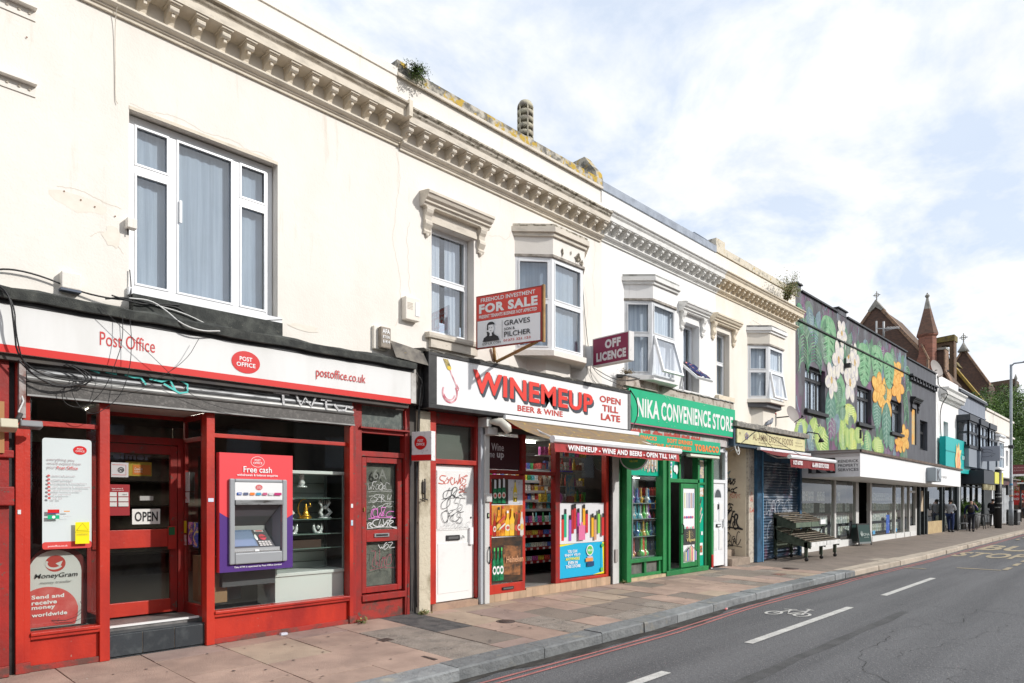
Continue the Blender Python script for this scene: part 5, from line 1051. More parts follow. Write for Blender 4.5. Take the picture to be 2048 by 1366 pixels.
b.ell('pouch_tin', 10.10, .675, .105, .10, wh); b.ell('pouch_tin', 10.10, .675, .085, .082, gr_); b.text('VELO', 10.03, 10.17, .655, .695, wh, bold=.04)
b.rect('swatch', 10.02, 10.18, .535, .565, mat('lilac_w', (.5, .5, .65), .5)); b.rect('swatch', 9.97, 10.19, .47, .535, mat('orange_s', (.75, .32, .08), .5)); b.rect('swatch', 10.01, 10.22, .38, .465, mat('navy_s', (.01, .06, .16), .5)); b.ell('pouch_tin', 10.46, .30, .04, .038, gr_, n=14); b.ell('pouch_tin', 10.48, .75, .04, .036, gr_, n=14)
# interior of the wine shop
wi = thing('wine_shop_interior', 'lit interior of the wine shop with shelves behind the open doorway', 'room', (9, 2, 0))
box('floor', 7.4, 10.7, .08, 6, .10, .15, mat('lino', (.22, .21, .2), .5), wi); box('ceiling', 7.4, 10.7, .08, 6, 2.82, 2.9, mat('pale_ceiling', (.5, .5, .48), .9), wi)
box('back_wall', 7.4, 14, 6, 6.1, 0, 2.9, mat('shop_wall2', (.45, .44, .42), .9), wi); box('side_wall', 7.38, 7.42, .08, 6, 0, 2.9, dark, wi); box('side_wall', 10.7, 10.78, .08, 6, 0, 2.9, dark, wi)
for (a, b_) in ((8.2, .6), (9.3, .6), (8.5, 1.6), (9.6, 1.7), (9.0, 3.0)): MB().box(a, a+.9, b_, b_+.05, 2.77, 2.80, lamp_t).build('tube_or_fill_light', wi)
# shelving along X=10.4 wall seen through the doorway: unit faces -X / street diagonal
su = thing('shelf_unit', 'tall shelf unit stacked with packets and bottles inside the wine shop doorway', 'shelves', (9.9, 1.5, .15))
shm = mat('shelf_white', (.42, .42, .42), .5); shr = mat('shelf_red_edge', (.40, .03, .03), .5)
lev = [.42, .68, .92, 1.16, 1.42, 1.60, 1.78, 1.98, 2.2]
MB().box(8.4, 10.68, 1.62, 1.66, .15, 2.7, dkwood).build('back_board', su)
for i, z in enumerate(lev): dp = .45 if i < 4 else .25; MB().box(8.4, 10.68, 1.62-dp, 1.62, z-.02, z, shm).box(8.4, 10.68, 1.61-dp, 1.62-dp, z-.045, z+.01, shr if i < 4 else shm).build('shelf', su)
pal = [(.45, .05, .04), (.6, .45, .05), (.05, .25, .08), (.5, .5, .5), (.06, .12, .4), (.45, .08, .3), (.5, .2, .04), (.25, .12, .06), (.55, .55, .45), (.1, .35, .4)]
pm_ = [mat('packet%d' % i, c, .45, tuple(min(1, x*1.8+.05) for x in c), 30, lo=.5, hi=.56) for i, c in enumerate(pal)]
pme = {}
for i, m_ in enumerate(pm_):
    pme[i] = (MB().box(-.04, .04, -.03, .03, 0, .13, m_).mesh('packet'), MB().lathe([(.03, 0), (.032, .01), (.032, .1), (.012, .15), (.012, .19), (.001, .195)], (0, 0, 0), m_, 8).mesh('bottle'), MB().box(-.07, .07, -.05, .05, 0, .09, m_).mesh('box'))
n_ = 0
for i, z in enumerate(lev):
    x_ = 8.45
    while x_ < 10.6 and n_ < 290:
        k = R.randrange(10); kind = 2 if i < 3 else R.choice((0, 0, 1)) if i < 5 else 0; wdt = (.09, .075, .155)[kind]; dp = .45 if i < 4 else .25
        o = put(pme[k][kind], ('packet', 'bottle', 'carton')[kind], None, (x_+wdt/2, 1.62-dp+.06, z), R.uniform(-.1, .1)); cn = ('red', 'yellow', 'green', 'white', 'blue', 'pink', 'orange', 'brown', 'cream', 'teal')[k]; kn = ('packet', 'bottle', 'carton')[kind]; sn = ('lowest', 'second', 'third', 'fourth', 'fifth', 'sixth', 'seventh', 'eighth', 'top')[i]; tag(o, '%s %s on the %s shelf up inside the wine shop' % (cn, kn, sn), kn, '%s %ss on the %s wine shop shelf' % (cn, kn, sn)); n_ += 1
        x_ += wdt+R.uniform(.004, .03)
for i in range(4):
    z = lev[i]
    for j in range(12): MB().box(8.5+j*.18, 8.56+j*.18, 1.155, 1.165, z-.045, z-.005, wh).build('price_ticket', su)
dayglo = [emit('x', (0, 0, 0), 0) and mat('neon_red_card', (.80, .05, .04), .6), mat('neon_green_card', (.08, .75, .05), .6)]
for x_, z, k in ((8.62, 1.5, 0), (8.8, 1.52, 0), (9.0, 1.9, 0), (9.3, 1.52, 0), (8.55, 1.95, 1), (8.75, 1.35, 1), (8.95, 1.33, 1), (9.15, 1.34, 1)):
    b = Board(su, (0, 1.3, 0)); pts = []
    for q in range(16): r_ = .055 if q % 2 else .035; pts.append((x_+r_*math.cos(q*math.pi/8), z+r_*math.sin(q*math.pi/8)))
    b.poly('star_card', pts, dayglo[k])
# window goods behind the glass
wg = thing('window_shelf', 'window shelves of gadgets and hanging packets behind the upper wine shop window', 'shelves', (9.9, .4, 1.5))
for z in (1.55, 1.85, 2.15, 2.4): box('shelf', 9.25, 10.55, .45, .6, z, z+.015, shm, wg)
ng = 0
for zi, z in enumerate((1.565, 1.865, 2.165, 2.415)):
    for i in range(11):
        k = R.randrange(10); kind = R.choice((0, 1, 2)); o = put(pme[k][kind], ('packet', 'bottle', 'carton')[kind], None, (9.32+i*.118, .50, z), R.uniform(-.2, .2), (1.1, 1, 1.15)); cn = ('red', 'yellow', 'green', 'white', 'blue', 'pink', 'orange', 'brown', 'cream', 'teal')[k]; kn = ('packet', 'bottle', 'carton')[kind]; sn = ('lowest', 'second', 'third', 'top')[zi]
        tag(o, '%s %s on the %s shelf behind the upper wine shop window' % (cn, kn, sn), kn, '%s %ss on the %s window shelf of the wine shop' % (cn, kn, sn))
b = Board(wg, (0, .4, 0)); b.ell('badge', 9.27, 2.19, .04, .045, mat('grey_badge', (.3, .3, .3), .5), n=14)
b.ell('neon_badge', 9.70, 1.64, .09, .08, mat('neon_pink', (.65, .08, .45), .5), n=12); b.ring('neon_badge', 9.70, 1.64, .11, .10, .02, mat('neon_pink2', (.8, .3, .7), .5))
for k in range(3): b.line('claw_mark', [(10.38+k*.045, 1.75), (10.37+k*.045, 1.62), (10.385+k*.045, 1.56)], .018, mat('neon_green', (.15, .85, .10), .5))
b.rect('card', 9.48, 9.68, 1.78, 2.02, mat('blue_card', (.10, .2, .35), .6, (.5, .5, .5), 20)); b.rect('card', 9.88, 10.14, 1.68, 2.08, mat('blue_card2', (.12, .3, .45), .6, (.5, .5, .4), 14)); b.rect('card', 9.9, 10.13, 1.55, 1.67, mat('brown_card', (.3, .1, .08), .6))
for k in range(12): b.rect('led_strip', 9.42+k*.055, 9.455+k*.055, 2.12, 2.145, mat('blue_led', (.08, .05, .8), .5)); 
for k in range(9): b.rect('led_strip', 9.46+k*.075, 9.50+k*.075, 2.215, 2.23, (mat('led_g', (.1, .6, .2), .5), mat('led_o', (.7, .2, .1), .5))[k % 2])
# awning
def awning(name, label, X0, X1, xb0, xb1, yb, zb, yf, zf, zv, fab, vm, txts, bar=uPVC):
    t = thing(name, label, 'awning', ((X0+X1)/2, yb, zf))
    n = 24; vs = []; fs = []
    for i in range(n+1):
        u = i/n
        for j in range(5):
            v = j/4; x = (xb0+(xb1-xb0)*u)*(1-v)+(X0+(X1-X0)*u)*v; y = yb+(yf-yb)*v; z = zb+(zf-zb)*v-.05*math.sin(math.pi*v)+.004*math.sin(u*40+j); vs.append((x, y, z))
    for i in range(n):
        for j in range(4): fs.append((i*5+j, i*5+j+1, (i+1)*5+j+1, (i+1)*5+j))
    MB().add(vs, fs, fab, True).build('canopy', t)
    MB().box(xb0, xb1, yb-.05, yb+.05, zb-.02, zb+.05, bar).build('cassette', t, bevel=.01)
    MB().prismX([(yf-.05+.055*math.cos(k*.7854), zf+.055*math.sin(k*.7854)) for k in range(8)], X0-.02, X1+.02, bar).build('front_bar', t)
    vs = []; fs = []; n = 60
    for i in range(n+1):
        u = i/n; x = X0+.02+(X1-X0-.04)*u; w_ = .012*math.sin(u*31)+.006*math.sin(u*83); vs += [(x, yf-.05, zf-.02), (x, yf-.06+w_*.5, (zf+zv)/2), (x, yf-.07+w_, zv+.006*math.sin(u*23))]
    for i in range(n):
        for j in range(2): fs.append((i*3+j, i*3+j+1, (i+1)*3+j+1, (i+1)*3+j))
    MB().add(vs, fs, vm, True).build('valance', t)
    b = Board(t, (0, yf-.085, 0))
    for s_, a, c, d_, e_, bo in txts: b.text(s_, a, c, d_, e_, wh, bold=bo)
    for x in (X0+.25, X1-.25):
        mb = MB().tube([(x+(.2 if x < (X0+X1)/2 else -.2), yb, zb-.08), (x, (yb+yf)/2, zb-.22)], .018, greyPVC, 6).tube([(x, (yb+yf)/2, zb-.22), (x, yf, zf-.02)], .018, greyPVC, 6); mb.build('folding_arm', t)
    return t
fabw = mat('mustard_canvas', (.27, .18, .085), .9, (.20, .155, .11), 5, (1, 3, 1), .4, .6, bump=.4, col3=(.46, .34, .07), s3=9, lo3=.60, hi3=.68)
aw = awning('awning', 'mustard stained awning with a white bar and red lettered valance over the wine shop', 7.70, 11.32, 7.52, 11.22, -.30, 2.86, -1.10, 2.50, 2.31, fabw, mat('red_valance', (.42, .03, .03), .7, (.30, .03, .03), 6), [('WINEMEUP - WINE AND BEERS - OPEN TILL 1AM', 8.0, 11.15, 2.345, 2.43, .04)])
MB().box(7.53, 11.2, -.36, -.30, 2.72, 2.80, rsign).build('red_band', aw)
t = thing('security_light', 'old white security lamp at the left end of the wine shop awning', 'lamp', (7.4, -.3, 2.7)); MB().tube([(7.30, -.2, 2.80), (7.42, -.34, 2.79), (7.50, -.40, 2.70), (7.52, -.42, 2.63)], [.03, .07, .075, .05], mat('lamp_white', (.6, .58, .5), .4), 10).build('lamp_head', t); MB().box(7.24, 7.34, -.22, -.0, 2.72, 2.86, wm).build('mount', t)
for i, pts in enumerate((([(9.95, 5.5), (10.0, 4.9), (9.95, 4.3)]), ([(5.95, 5.5), (5.9, 5.0), (5.95, 4.5)]), ([(7.4, 4.2), (7.7, 3.9), (7.75, 3.75)]), ([(7.5, 5.75), (7.9, 5.8), (8.0, 5.95)]), ([(10.25, 6.5), (10.24, 5.9), (10.25, 5.2)]))): wallcrack(wb, pts, .004, 0, 20+i)
b_ = Board(wb, (0, -.41, 0)); b_.off = .002; mg = mat('black_mould', (.10, .085, .06), .95, (.4, .35, .28), 22, lo=.5, hi=.6)
rq = random.Random(9)
for (x_, z_, w_, h_) in ((8.78, 5.72, .03, .09), (9.2, 5.72, .10, .10), (9.3, 5.66, .05, .06), (9.0, 5.76, .02, .05)):
    b_.off = .035; b_.poly('mould_stain', [(x_+w_*math.cos(k*.45)*rq.uniform(.4, 1.1), z_+h_*math.sin(k*.45)*rq.uniform(.5, 1.1)) for k in range(14)], mg)
# ================================================================ CONVENIENCE STORE BUILDING  X 10.48 .. 15.0
nb = thing('convenience_store_building', 'white rendered terrace building with an angled bay above the green convenience store', 'building', (12.7, 0, 0))
wall('wall', nb, 10.48, 15.0, 0, .3, 2.8, 7.45, [(11.35, 12.85, 4.0, 5.6), (13.5, 14.22, 4.0, 5.55)], white_r)
MB().box(10.48, 15.0, -.03, .35, 7.45, 7.60, lead).build('coping', nb)
MB().prismX([(.0, 7.6), (1.2, 7.6), (1.2, 8.0), (.5, 8.05), (.2, 7.8)], 14.9, 15.05, lead).build('party_wall_upstand', nb)
box('roof', 10.48, 15.0, .3, 8, 6.9, 7.1, felt, nb)
cornice(nb, 10.42, 15.02, MOULD['c'], 6.48, [10.57+.255*i for i in range(18)], bw=.08)
bay(nb, [(11.22, 0), (11.62, -.38), (12.50, -.38), (12.90, 0)], 4.05, 5.56, 6.0, white_r, MOULD['c'], greyPVC, rows=(((4.86,),), ((4.86,),), ((4.86,),)), capm=mat('bay_lead', (.36, .36, .34), .8, (.2, .2, .18), 6), skip=((1, 0, 0),), curtain=curt2)
def hung_sash(root, fr, a0, a1, z0, z1, ang, m, pane=gl):
    """top-hung casement swung outwards"""
    mb = MB(); fw = .05; h = z1-z0; c_, s_ = math.cos(ang), math.sin(ang)
    def T(a, d, zz): q = zz-h; return fr.P(a, d*c_+q*s_, z1+q*c_-d*s_)   # hinge at the top; q negative below
    def b(a, b_, d0, d1, za, zb, mm):
        mb.add([T(*p) for p in ((a, d0, za), (b_, d0, za), (b_, d1, za), (a, d1, za), (a, d0, zb), (b_, d0, zb), (b_, d1, zb), (a, d1, zb))], [(0, 3, 2, 1), (4, 5, 6, 7), (0, 1, 5, 4), (1, 2, 6, 5), (2, 3, 7, 6), (3, 0, 4, 7)], mm)
    b(a0, a0+fw, -.03, .02, 0, h, m); b(a1-fw, a1, -.03, .02, 0, h, m); b(a0+fw, a1-fw, -.03, .02, 0, fw, m); b(a0+fw, a1-fw, -.03, .02, h-fw, h, m)
    o = mb.build('open_sash', root); p = MB(); mb2 = p
    p.add([T(a0+fw, -.005, fw), T(a1-fw, -.005, fw), T(a1-fw, -.005, h-fw), T(a0+fw, -.005, h-fw)], [(0, 1, 2, 3)], pane); p.build('pane', o); return o, T
fr = Fr(11.62, -.38, 12.50, -.38); hung_sash(nb, fr, .05, fr.L-.05, 4.08, 4.84, rad(16), uPVC)
hood(nb, 13.30, 14.45, 5.92, MOULD['c'], white_r)
win(nb, FX, 13.51, 14.21, 4.02, 5.55, .18, uPVC, rows=((4.66,),), fw=.045, curtain=curt2, skip=((0, 0),))
o, T = hung_sash(nb, Fr(13.51, .12, 14.21, .12), .0, .70, 4.05, 4.66, rad(48), uPVC)
cloth = MB(); vs = []; fs = []
for i in range(13):
    for j in range(9):
        a = .10+.50*i/12; z = .62-.58*j/8+.02*math.sin(i*.9); vs.append(T(a+.03*math.sin(j), -.045-.012*math.sin(i*1.7+j), z))
for i in range(12):
    for j in range(8): fs.append((i*9+j, i*9+j+1, (i+1)*9+j+1, (i+1)*9+j))
floral = mat('floral_navy_cloth', (.012, .018, .10), .85, (.75, .28, .22), 7, lo=.58, hi=.62, col3=(.45, .60, .45), s3=11, lo3=.60, hi3=.64)
c_ = cloth.add(vs, fs, floral, True).build('floral_cloth', at=tuple(T(.3, -.04, .3))); tag(c_, 'navy floral cloth draped over the open window sash above the green store', 'cloth')
cl2 = MB(); vs = []; fs = []
for i in range(9): vs += [(13.56+.28*i/8, .27+.02*math.sin(i*2), 4.08), (13.58+.24*i/8, .27+.02*math.sin(i*2+1), 4.60)]
for i in range(8): fs.append((2*i, 2*i+2, 2*i+3, 2*i+1))
tag(cl2.add(vs, fs, floral, True).build('hanging_garment', at=(13.7, .27, 4.1)), 'dark floral garment hanging inside the open window above the green store', 'garment')
MB().box(13.4, 14.3, -.08, .15, 3.93, 4.01, white_r).build('window_sill', nb)
# sign zone
rough = mat('weathered_board', (.50, .44, .38), .9, (.22, .17, .13), 6, lo=.48, hi=.64, bump=.6, col3=(.10, .09, .08), s3=7, lo3=.62, hi3=.68)
MB().box(10.95, 15.62, -.16, 0, 3.74, 3.95, rough).box(10.95, 12.1, -.22, -.16, 3.80, 3.97, rough).build('sign_backing', nb); ragged_coping(nb, 10.96, 12.3, 3.97, 4.03, -.22, mat('dark_flashing', (.10, .10, .10), .9)); ragged_coping(nb, 12.3, 15.6, 3.94, 3.99, -.18, mat('grey_flashing', (.34, .33, .31), .9, (.2, .19, .18), 8))
sg = thing('shop_sign', 'bright green convenience store sign with scuffed white condensed letters', 'shop sign', (13.3, -.2, 3.1))
MB().box(11.06, 15.56, -.22, -.17, 3.10, 3.76, gsign).build('panel', sg); b = Board(sg, (0, -.22, 0)); wsc = mat('scuffed_white_letter', (.74, .76, .73), .5, (.35, .55, .42), 5, lo=.66, hi=.70)
for s_, a, c, z, h in (('NIKA', 11.34, 12.15, 3.235, .37), ('CONVENIENCE', 12.22, 14.33, 3.235, .375), ('STORE', 14.42, 15.44, 3.22, .36)): b.text(s_, a, c, z, z+h, wsc, bold=.03)
scr = MB()
for i in range(26):
    x_, z_ = R.uniform(11.1, 15.5), R.uniform(3.12, 3.73); a_ = R.uniform(0, 6.3); l_ = R.uniform(.02, .12); b.line('s', [(x_, z_), (x_+l_*math.cos(a_), z_+l_*math.sin(a_)*.6)], .006, mat('scratch_white', (.55, .62, .56), .7), mb=scr)
scr.build('scratch_marks', sg)
MB().box(11.06, 15.56, -.215, -.17, 3.075, 3.098, mat('pink_trim', (.45, .14, .2), .6)).build('trim', sg)
# peeling strip
MB().box(11.05, 15.3, -.12, 0, 2.86, 3.08, mat('dirty_white_board', (.56, .52, .50), .8, (.4, .35, .33), 6, bump=.3)).build('peeling_board', nb)
b = Board(nb, (0, -.12, 0)); fl = mat('peeling_red', (.52, .08, .06), .7, (.35, .05, .04), 12)
x_ = 11.2
while x_ < 13.9:
    w_ = R.uniform(.15, .42); z0 = 2.92; pts = [(x_, z0+R.uniform(-.02, .03))]
    k = 7
    for q in range(k+1): pts.append((x_+w_*q/k+.001, z0+.045+R.uniform(.0, .085)))
    pts.append((x_+w_, z0)); pts = [(x_+w_, z0-.01)]+pts[::-1][1:]; b.poly('paint_flake', pts, fl); b.off = .002+R.uniform(0, .002); x_ += w_*R.uniform(.8, 1.3)
s2 = thing('shop_sign', 'lower green sign board with orange words above the green shop window', 'shop sign', (13, -.18, 2.62))
MB().box(11.25, 14.80, -.22, -.12, 2.64, 2.92, mat('sign_green2', (.01, .38, .20), .5)).build('panel', s2); b = Board(s2, (0, -.22, 0)); og = mat('orange_letter', (.78, .22, .05), .5)
b.text('SNACKS', 11.45, 12.05, 2.80, 2.88, og, bold=.05); b.text('SOFT DRINKS', 12.45, 13.50, 2.79, 2.88, og, bold=.05); b.text('PHONE ACCESSORIES', 11.75, 13.45, 2.67, 2.75, og, bold=.04); b.text('TOBACCO', 13.60, 14.72, 2.68, 2.83, og, bold=.06)
t = thing('strip_light', 'grubby white strip light under the green sign board', 'lamp', (13.9, -.3, 2.56)); MB().prismX([(-.30, 2.545), (-.24, 2.53), (-.18, 2.55), (-.18, 2.60), (-.29, 2.60)], 13.30, 14.62, mat('tube_cover', (.62, .60, .50), .5)).build('cover', t, bevel=.006)
# green timber
MB().box(10.93, 11.06, -.05, .1, 0, 2.64, greend).box(11.06, 11.22, -.17, .1, 0, 2.64, green).build('pilaster', nb, bevel=.006)
MB().box(12.50, 12.58, -.10, .08, .08, 2.62, green).box(12.58, 12.72, -.06, .08, .08, 2.62, green).box(12.72, 12.80, -.1, .08, .08, 2.62, green).build('door_post', nb, bevel=.004)
MB().box(11.22, 12.50, -.08, .08, .35, .42, green).box(11.22, 12.5, -.06, .06, .06, .12, green).box(11.22, 11.28, -.05, .06, .12, .35, green).box(11.86, 11.94, -.05, .06, .12, .35, green).box(12.42, 12.5, -.05, .06, .12, .35, green).build('stall_riser_frame', nb, bevel=.004)
box('riser_panel', 11.25, 12.5, .0, .02, .1, .36, mat('grey_riser', (.16, .16, .14), .8, (.10, .10, .09), 6), nb)
MB().box(11.15, 12.7, -.12, .05, -.01, .06, mat('sandy_plinth', (.55, .43, .27), .9, (.4, .32, .2), 6, bump=.5)).build('plinth', nb)
MB().box(12.58, 14.4, -.14, .1, .0, .10, green).build('threshold', nb, bevel=.006)
MB().box(12.80, 14.12, -.06, .08, 1.98, 2.06, green).box(13.26, 13.33, -.04, .08, 2.06, 2.62, green).box(14.05, 14.14, -.06, .08, .08, 2.62, green).box(14.14, 14.42, -.03, .08, 1.95, 2.0, green).build('door_frame', nb, bevel=.004)
MB().box(14.42, 14.56, -.03, .1, 0, 2.62, greend).box(14.56, 14.66, -.13, .1, .04, 2.62, green).box(14.56, 14.66, -.132, -.1, .04, .34, redp).build('deep_pilaster', nb, bevel=.006)
MB().box(14.14, 14.42, .0, .03, .08, 2.62, tealf).build('film_panel', nb)
b = Board(nb, (0, -.002, 0)); pr = [mat('print%d' % i, c, .5, d_, 18, lo=.5, hi=.55) for i, (c, d_) in enumerate((((.6, .5, .35), (.2, .2, .3)), ((.7, .7, .7), (.6, .3, .1)), ((.05, .05, .05), (.5, .4, .1)), ((.6, .15, .05), (.1, .1, .1))))]
b.rect('print', 14.17, 14.40, 1.68, 1.88, pr[1]); b.poly('print', [(14.18, 1.45), (14.30, 1.65), (14.33, 1.62), (14.22, 1.40)], pr[2]); b.poly('print', [(14.17, 1.2), (14.30, 1.45), (14.34, 1.40), (14.22, 1.17)], pr[0]); b.poly('print', [(14.22, 1.1), (14.33, 1.3), (14.36, 1.27), (14.25, 1.07)], pr[1]); b.rect('print', 14.19, 14.36, .34, .62, wh); b.rect('print', 14.21, 14.34, .40, .56, pr[3]); b.rect('print', 14.28, 14.36, .80, .88, wh); b.rect('print', 14.16, 14.40, 2.1, 2.5, pr[0])
# film above the window
MB().box(11.22, 12.50, .0, .02, 2.10, 2.62, tealf).build('film_panel', nb)
b = Board(nb, (0, -.002, 0))
for k in range(4): b.poly('cone_print', [(11.62+k*.11, 2.18), (11.66+k*.11, 2.42), (11.58+k*.11, 2.42)], mat('cone_buff', (.6, .5, .25), .5))
for k in range(9): b.rect('bottle_print', 11.92+k*.055, 11.96+k*.055, 2.2+.04*math.sin(k*2), 2.56+.03*math.cos(k*3), pr[k % 2])
MB().box(12.80, 13.26, .0, .02, 2.06, 2.62, tealf).build('film_panel', nb); b = Board(nb, (0, -.002, 0)); b.rect('print', 12.80, 13.02, 2.08, 2.42, wh)
for k in range(8): b.ell('dot_print', 12.86+(k % 2)*.1, 2.12+(k//2)*.08, .028, .03, mat('dot%d' % (k % 3), ((.7, .3, .02), (.05, .2, .5), (.1, .5, .3))[k % 3], .5), n=10)
b.ell('cloud_print', 13.12, 2.28, .06, .08, wh, n=12); b.ell('cloud_print', 13.19, 2.26, .05, .1, wh, n=12)
MB().box(13.33, 14.05, .3, .32, 2.06, 2.62, mat('grey_metal_door', (.30, .30, .33), .5)).build('transom_board', nb)
wdn = box('window_pane', 11.22, 12.50, .01, .014, .42, 2.10, glshop, nb)
MB().box(11.53, 11.56, .02, .05, .42, 2.1, steelgrey).build('cabinet_post', nb)
MB().ell if False else None
b = Board(nb, (0, -.09, 0)); b.ring('graffiti_arc', 11.30, 1.02, .10, .28, .022, wh, a0=110, a1=250)
# interior room
ni = thing('store_interior', 'dim interior of the green convenience store', 'room', (13, 2, 0))
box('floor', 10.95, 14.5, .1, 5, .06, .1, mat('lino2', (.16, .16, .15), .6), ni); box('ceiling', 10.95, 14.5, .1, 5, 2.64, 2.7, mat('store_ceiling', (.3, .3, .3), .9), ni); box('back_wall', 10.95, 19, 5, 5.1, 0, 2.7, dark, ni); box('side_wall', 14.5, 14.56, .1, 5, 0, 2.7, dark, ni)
MB().box(12.0, 12.6, 1.0, 1.03, 2.6, 2.62, lamp_t).build('tube_or_fill_light', ni); MB().box(13.3, 14.2, .7, .73, 2.6, 2.62, lamp_t).build('tube_or_fill_light', ni)  # second one is an added fill light that brightens the fridge inside the doorway
MB().box(11.3, 12.4, .42, .44, 2.06, 2.08, emit('added_window_glow', (1, .97, .92), 10)).build('tube_or_fill_light', ni)  # made-up glowing strip, added to light the water pipes behind the glass
box('window_back', 11.22, 12.52, .52, .54, .3, 2.15, mat('grey_mirror', (.50, .52, .54), .5), ni)
gl_sh = mat('glass_shelf', (.25, .32, .33), .2)
for z in (.44, .86, 1.22, 1.54): box('glass_shelf', 11.24, 12.50, .06, .5, z-.015, z, gl_sh, ni)
# water pipes in the window
bc = [(.75, .10, .02), (.04, .18, .45), (.10, .55, .10), (.65, .35, .03), (.45, .50, .50), (.30, .10, .40), (.60, .60, .58), (.05, .35, .45), (.55, .06, .05), (.25, .18, .12)]
bm = [mat('pipe_glass%d' % i, c, .12, tuple(min(1, x*.8+.25) for x in c), 26, (1, 1, .8), .45, .6, spec=.9) for i, c in enumerate(bc)]
def pipe_mesh(kind, m):
    mb = MB()
    if kind == 0: mb.lathe([(.055, 0), (.06, .01), (.035, .07), (.018, .11), (.018, .24), (.024, .25), (.02, .25)], (0, 0, 0), m, 10)
    elif kind == 1: mb.lathe([(.04, 0), (.045, .01), (.03, .03), (.055, .06), (.055, .09), (.02, .12), (.028, .14), (.02, .16), (.028, .18), (.02, .20), (.02, .27), (.026, .28)], (0, 0, 0), m, 10)
    else: mb.lathe([(.055, 0), (.075, .02), (.075, .06), (.03, .10), (.032, .13), (.028, .16), (.034, .19), (.028, .22), (.032, .25), (.028, .38), (.034, .39)], (0, 0, 0), m, 10)
    mb.tube([(.03, -.01, .05), (.075, -.02, .10)], .008, m, 5); return mb.mesh('water_pipe')
pipes = {(k, i): pipe_mesh(k, bm[i]) for k in range(3) for i in range(10)}
for z, n_, kinds, hh in ((.44, 13, (2, 2, 1), 1.12), (.86, 18, (0, 1), 1.25), (1.22, 18, (0, 1), 1.15), (1.54, 16, (0, 1), 1.25)):
    for i in range(n_):
        x_ = 11.30+1.14*(i+.5)/n_+R.uniform(-.015, .015); k = R.choice(kinds); c_ = R.choice((0, 0, 1, 2, 3, 8) if z < .5 else (1, 1, 4, 5, 6, 6, 7, 7, 3, 2)); s_ = R.uniform(.95, hh)
        o = put(pipes[(k, c_)], 'water_pipe', None, (x_, R.choice((.16, .28, .22)), z), R.uniform(0, 6), (s_, s_, s_*R.uniform(.95, 1.15)))
        shelf = {.44: 'bottom', .86: 'second lowest', 1.22: 'third', 1.54: 'top'}[z]
        cn = ('orange red', 'blue', 'lime green', 'amber', 'smoky', 'purple', 'clear', 'teal', 'red', 'brown')[c_]; sh_n = ('conical', 'bubbled', 'ribbed')[k]
        tag(o, '%s %s glass water pipe on the %s shelf of the green shop window' % (cn, sh_n, shelf), 'water pipe', '%s %s water pipes on the %s shelf' % (cn, sh_n, shelf))
# door leaf
dl = thing('store_door', 'green door with printed white panels standing beside the open doorway', 'door', (13.7, -.02, .1))
MB().box(13.32, 13.42, -.05, .0, .12, 1.96, green).box(13.95, 14.05, -.05, .0, .12, 1.96, green).box(13.42, 13.95, -.05, 0, .12, .22, green).box(13.42, 13.95, -.05, 0, 1.86, 1.96, green).build('leaf_frame', dl, bevel=.004)
MB().box(13.42, 13.95, -.03, -.02, .22, 1.86, wh).build('panel', dl); b = Board(dl, (0, -.031, 0))
for k in range(5): b.rect('stripe_print', 13.50+k*.09, 13.53+k*.09, 1.42, 1.76, mat('stripe%d' % k, ((.6, .55, .1), (.3, .3, .4), (.02, .03, .25), (.35, .1, .06), (.12, .2, .45))[k], .5))
for k in range(5): b.ell('dot_print', 13.50+k*.085, 1.22, .03, .03, mat('pinkdot%d' % (k % 2), ((.7, .1, .2), (.2, .1, .4))[k % 2], .5), n=10)
for k in range(5): b.ell('dot_print', 13.50+k*.085, .99, .035, .03, mat('pastel%d' % (k % 3), ((.4, .7, .55), (.75, .2, .25), (.8, .6, .6))[k % 3], .5), n=10)
b.rect('dark_panel', 13.42, 13.95, .62, .96, mat('charcoal_print', (.045, .045, .045), .5)); gpz = mat('gold_print', (.62, .50, .2), .5)
b.line('joint_print', [(13.68, .72), (13.68, .92)], .03, gpz)
for k in range(12): a = k*math.pi/6; b.line('ray_print', [(13.68+.06*math.cos(a), .84+.04*math.sin(a)), (13.68+.17*math.cos(a), .84+.10*math.sin(a))], .005, gpz)
b.text('Vapes', 13.50, 13.88, .66, .76, gpz, bold=.02, shear=.15)
for k in range(9): b.rect('pencil_print', 13.47+k*.05, 13.51+k*.05, .26, .46+.03*(4-abs(k-4)), mat('pencil%d' % (k % 6), ((.75, .65, .3), (.15, .3, .6), (.5, .3, .55), (.2, .5, .25), (.7, .3, .1), (.6, .1, .15))[k % 6], .5)); b.rect('tip_print', 13.47+k*.05, 13.51+k*.05, .46+.03*(4-abs(k-4)), .49+.03*(4-abs(k-4)), black)
MB().tube([(13.36, -.05, .85), (13.36, -.09, .88), (13.36, -.09, 1.05), (13.36, -.05, 1.08)], .012, black, 6).build('handle', dl)
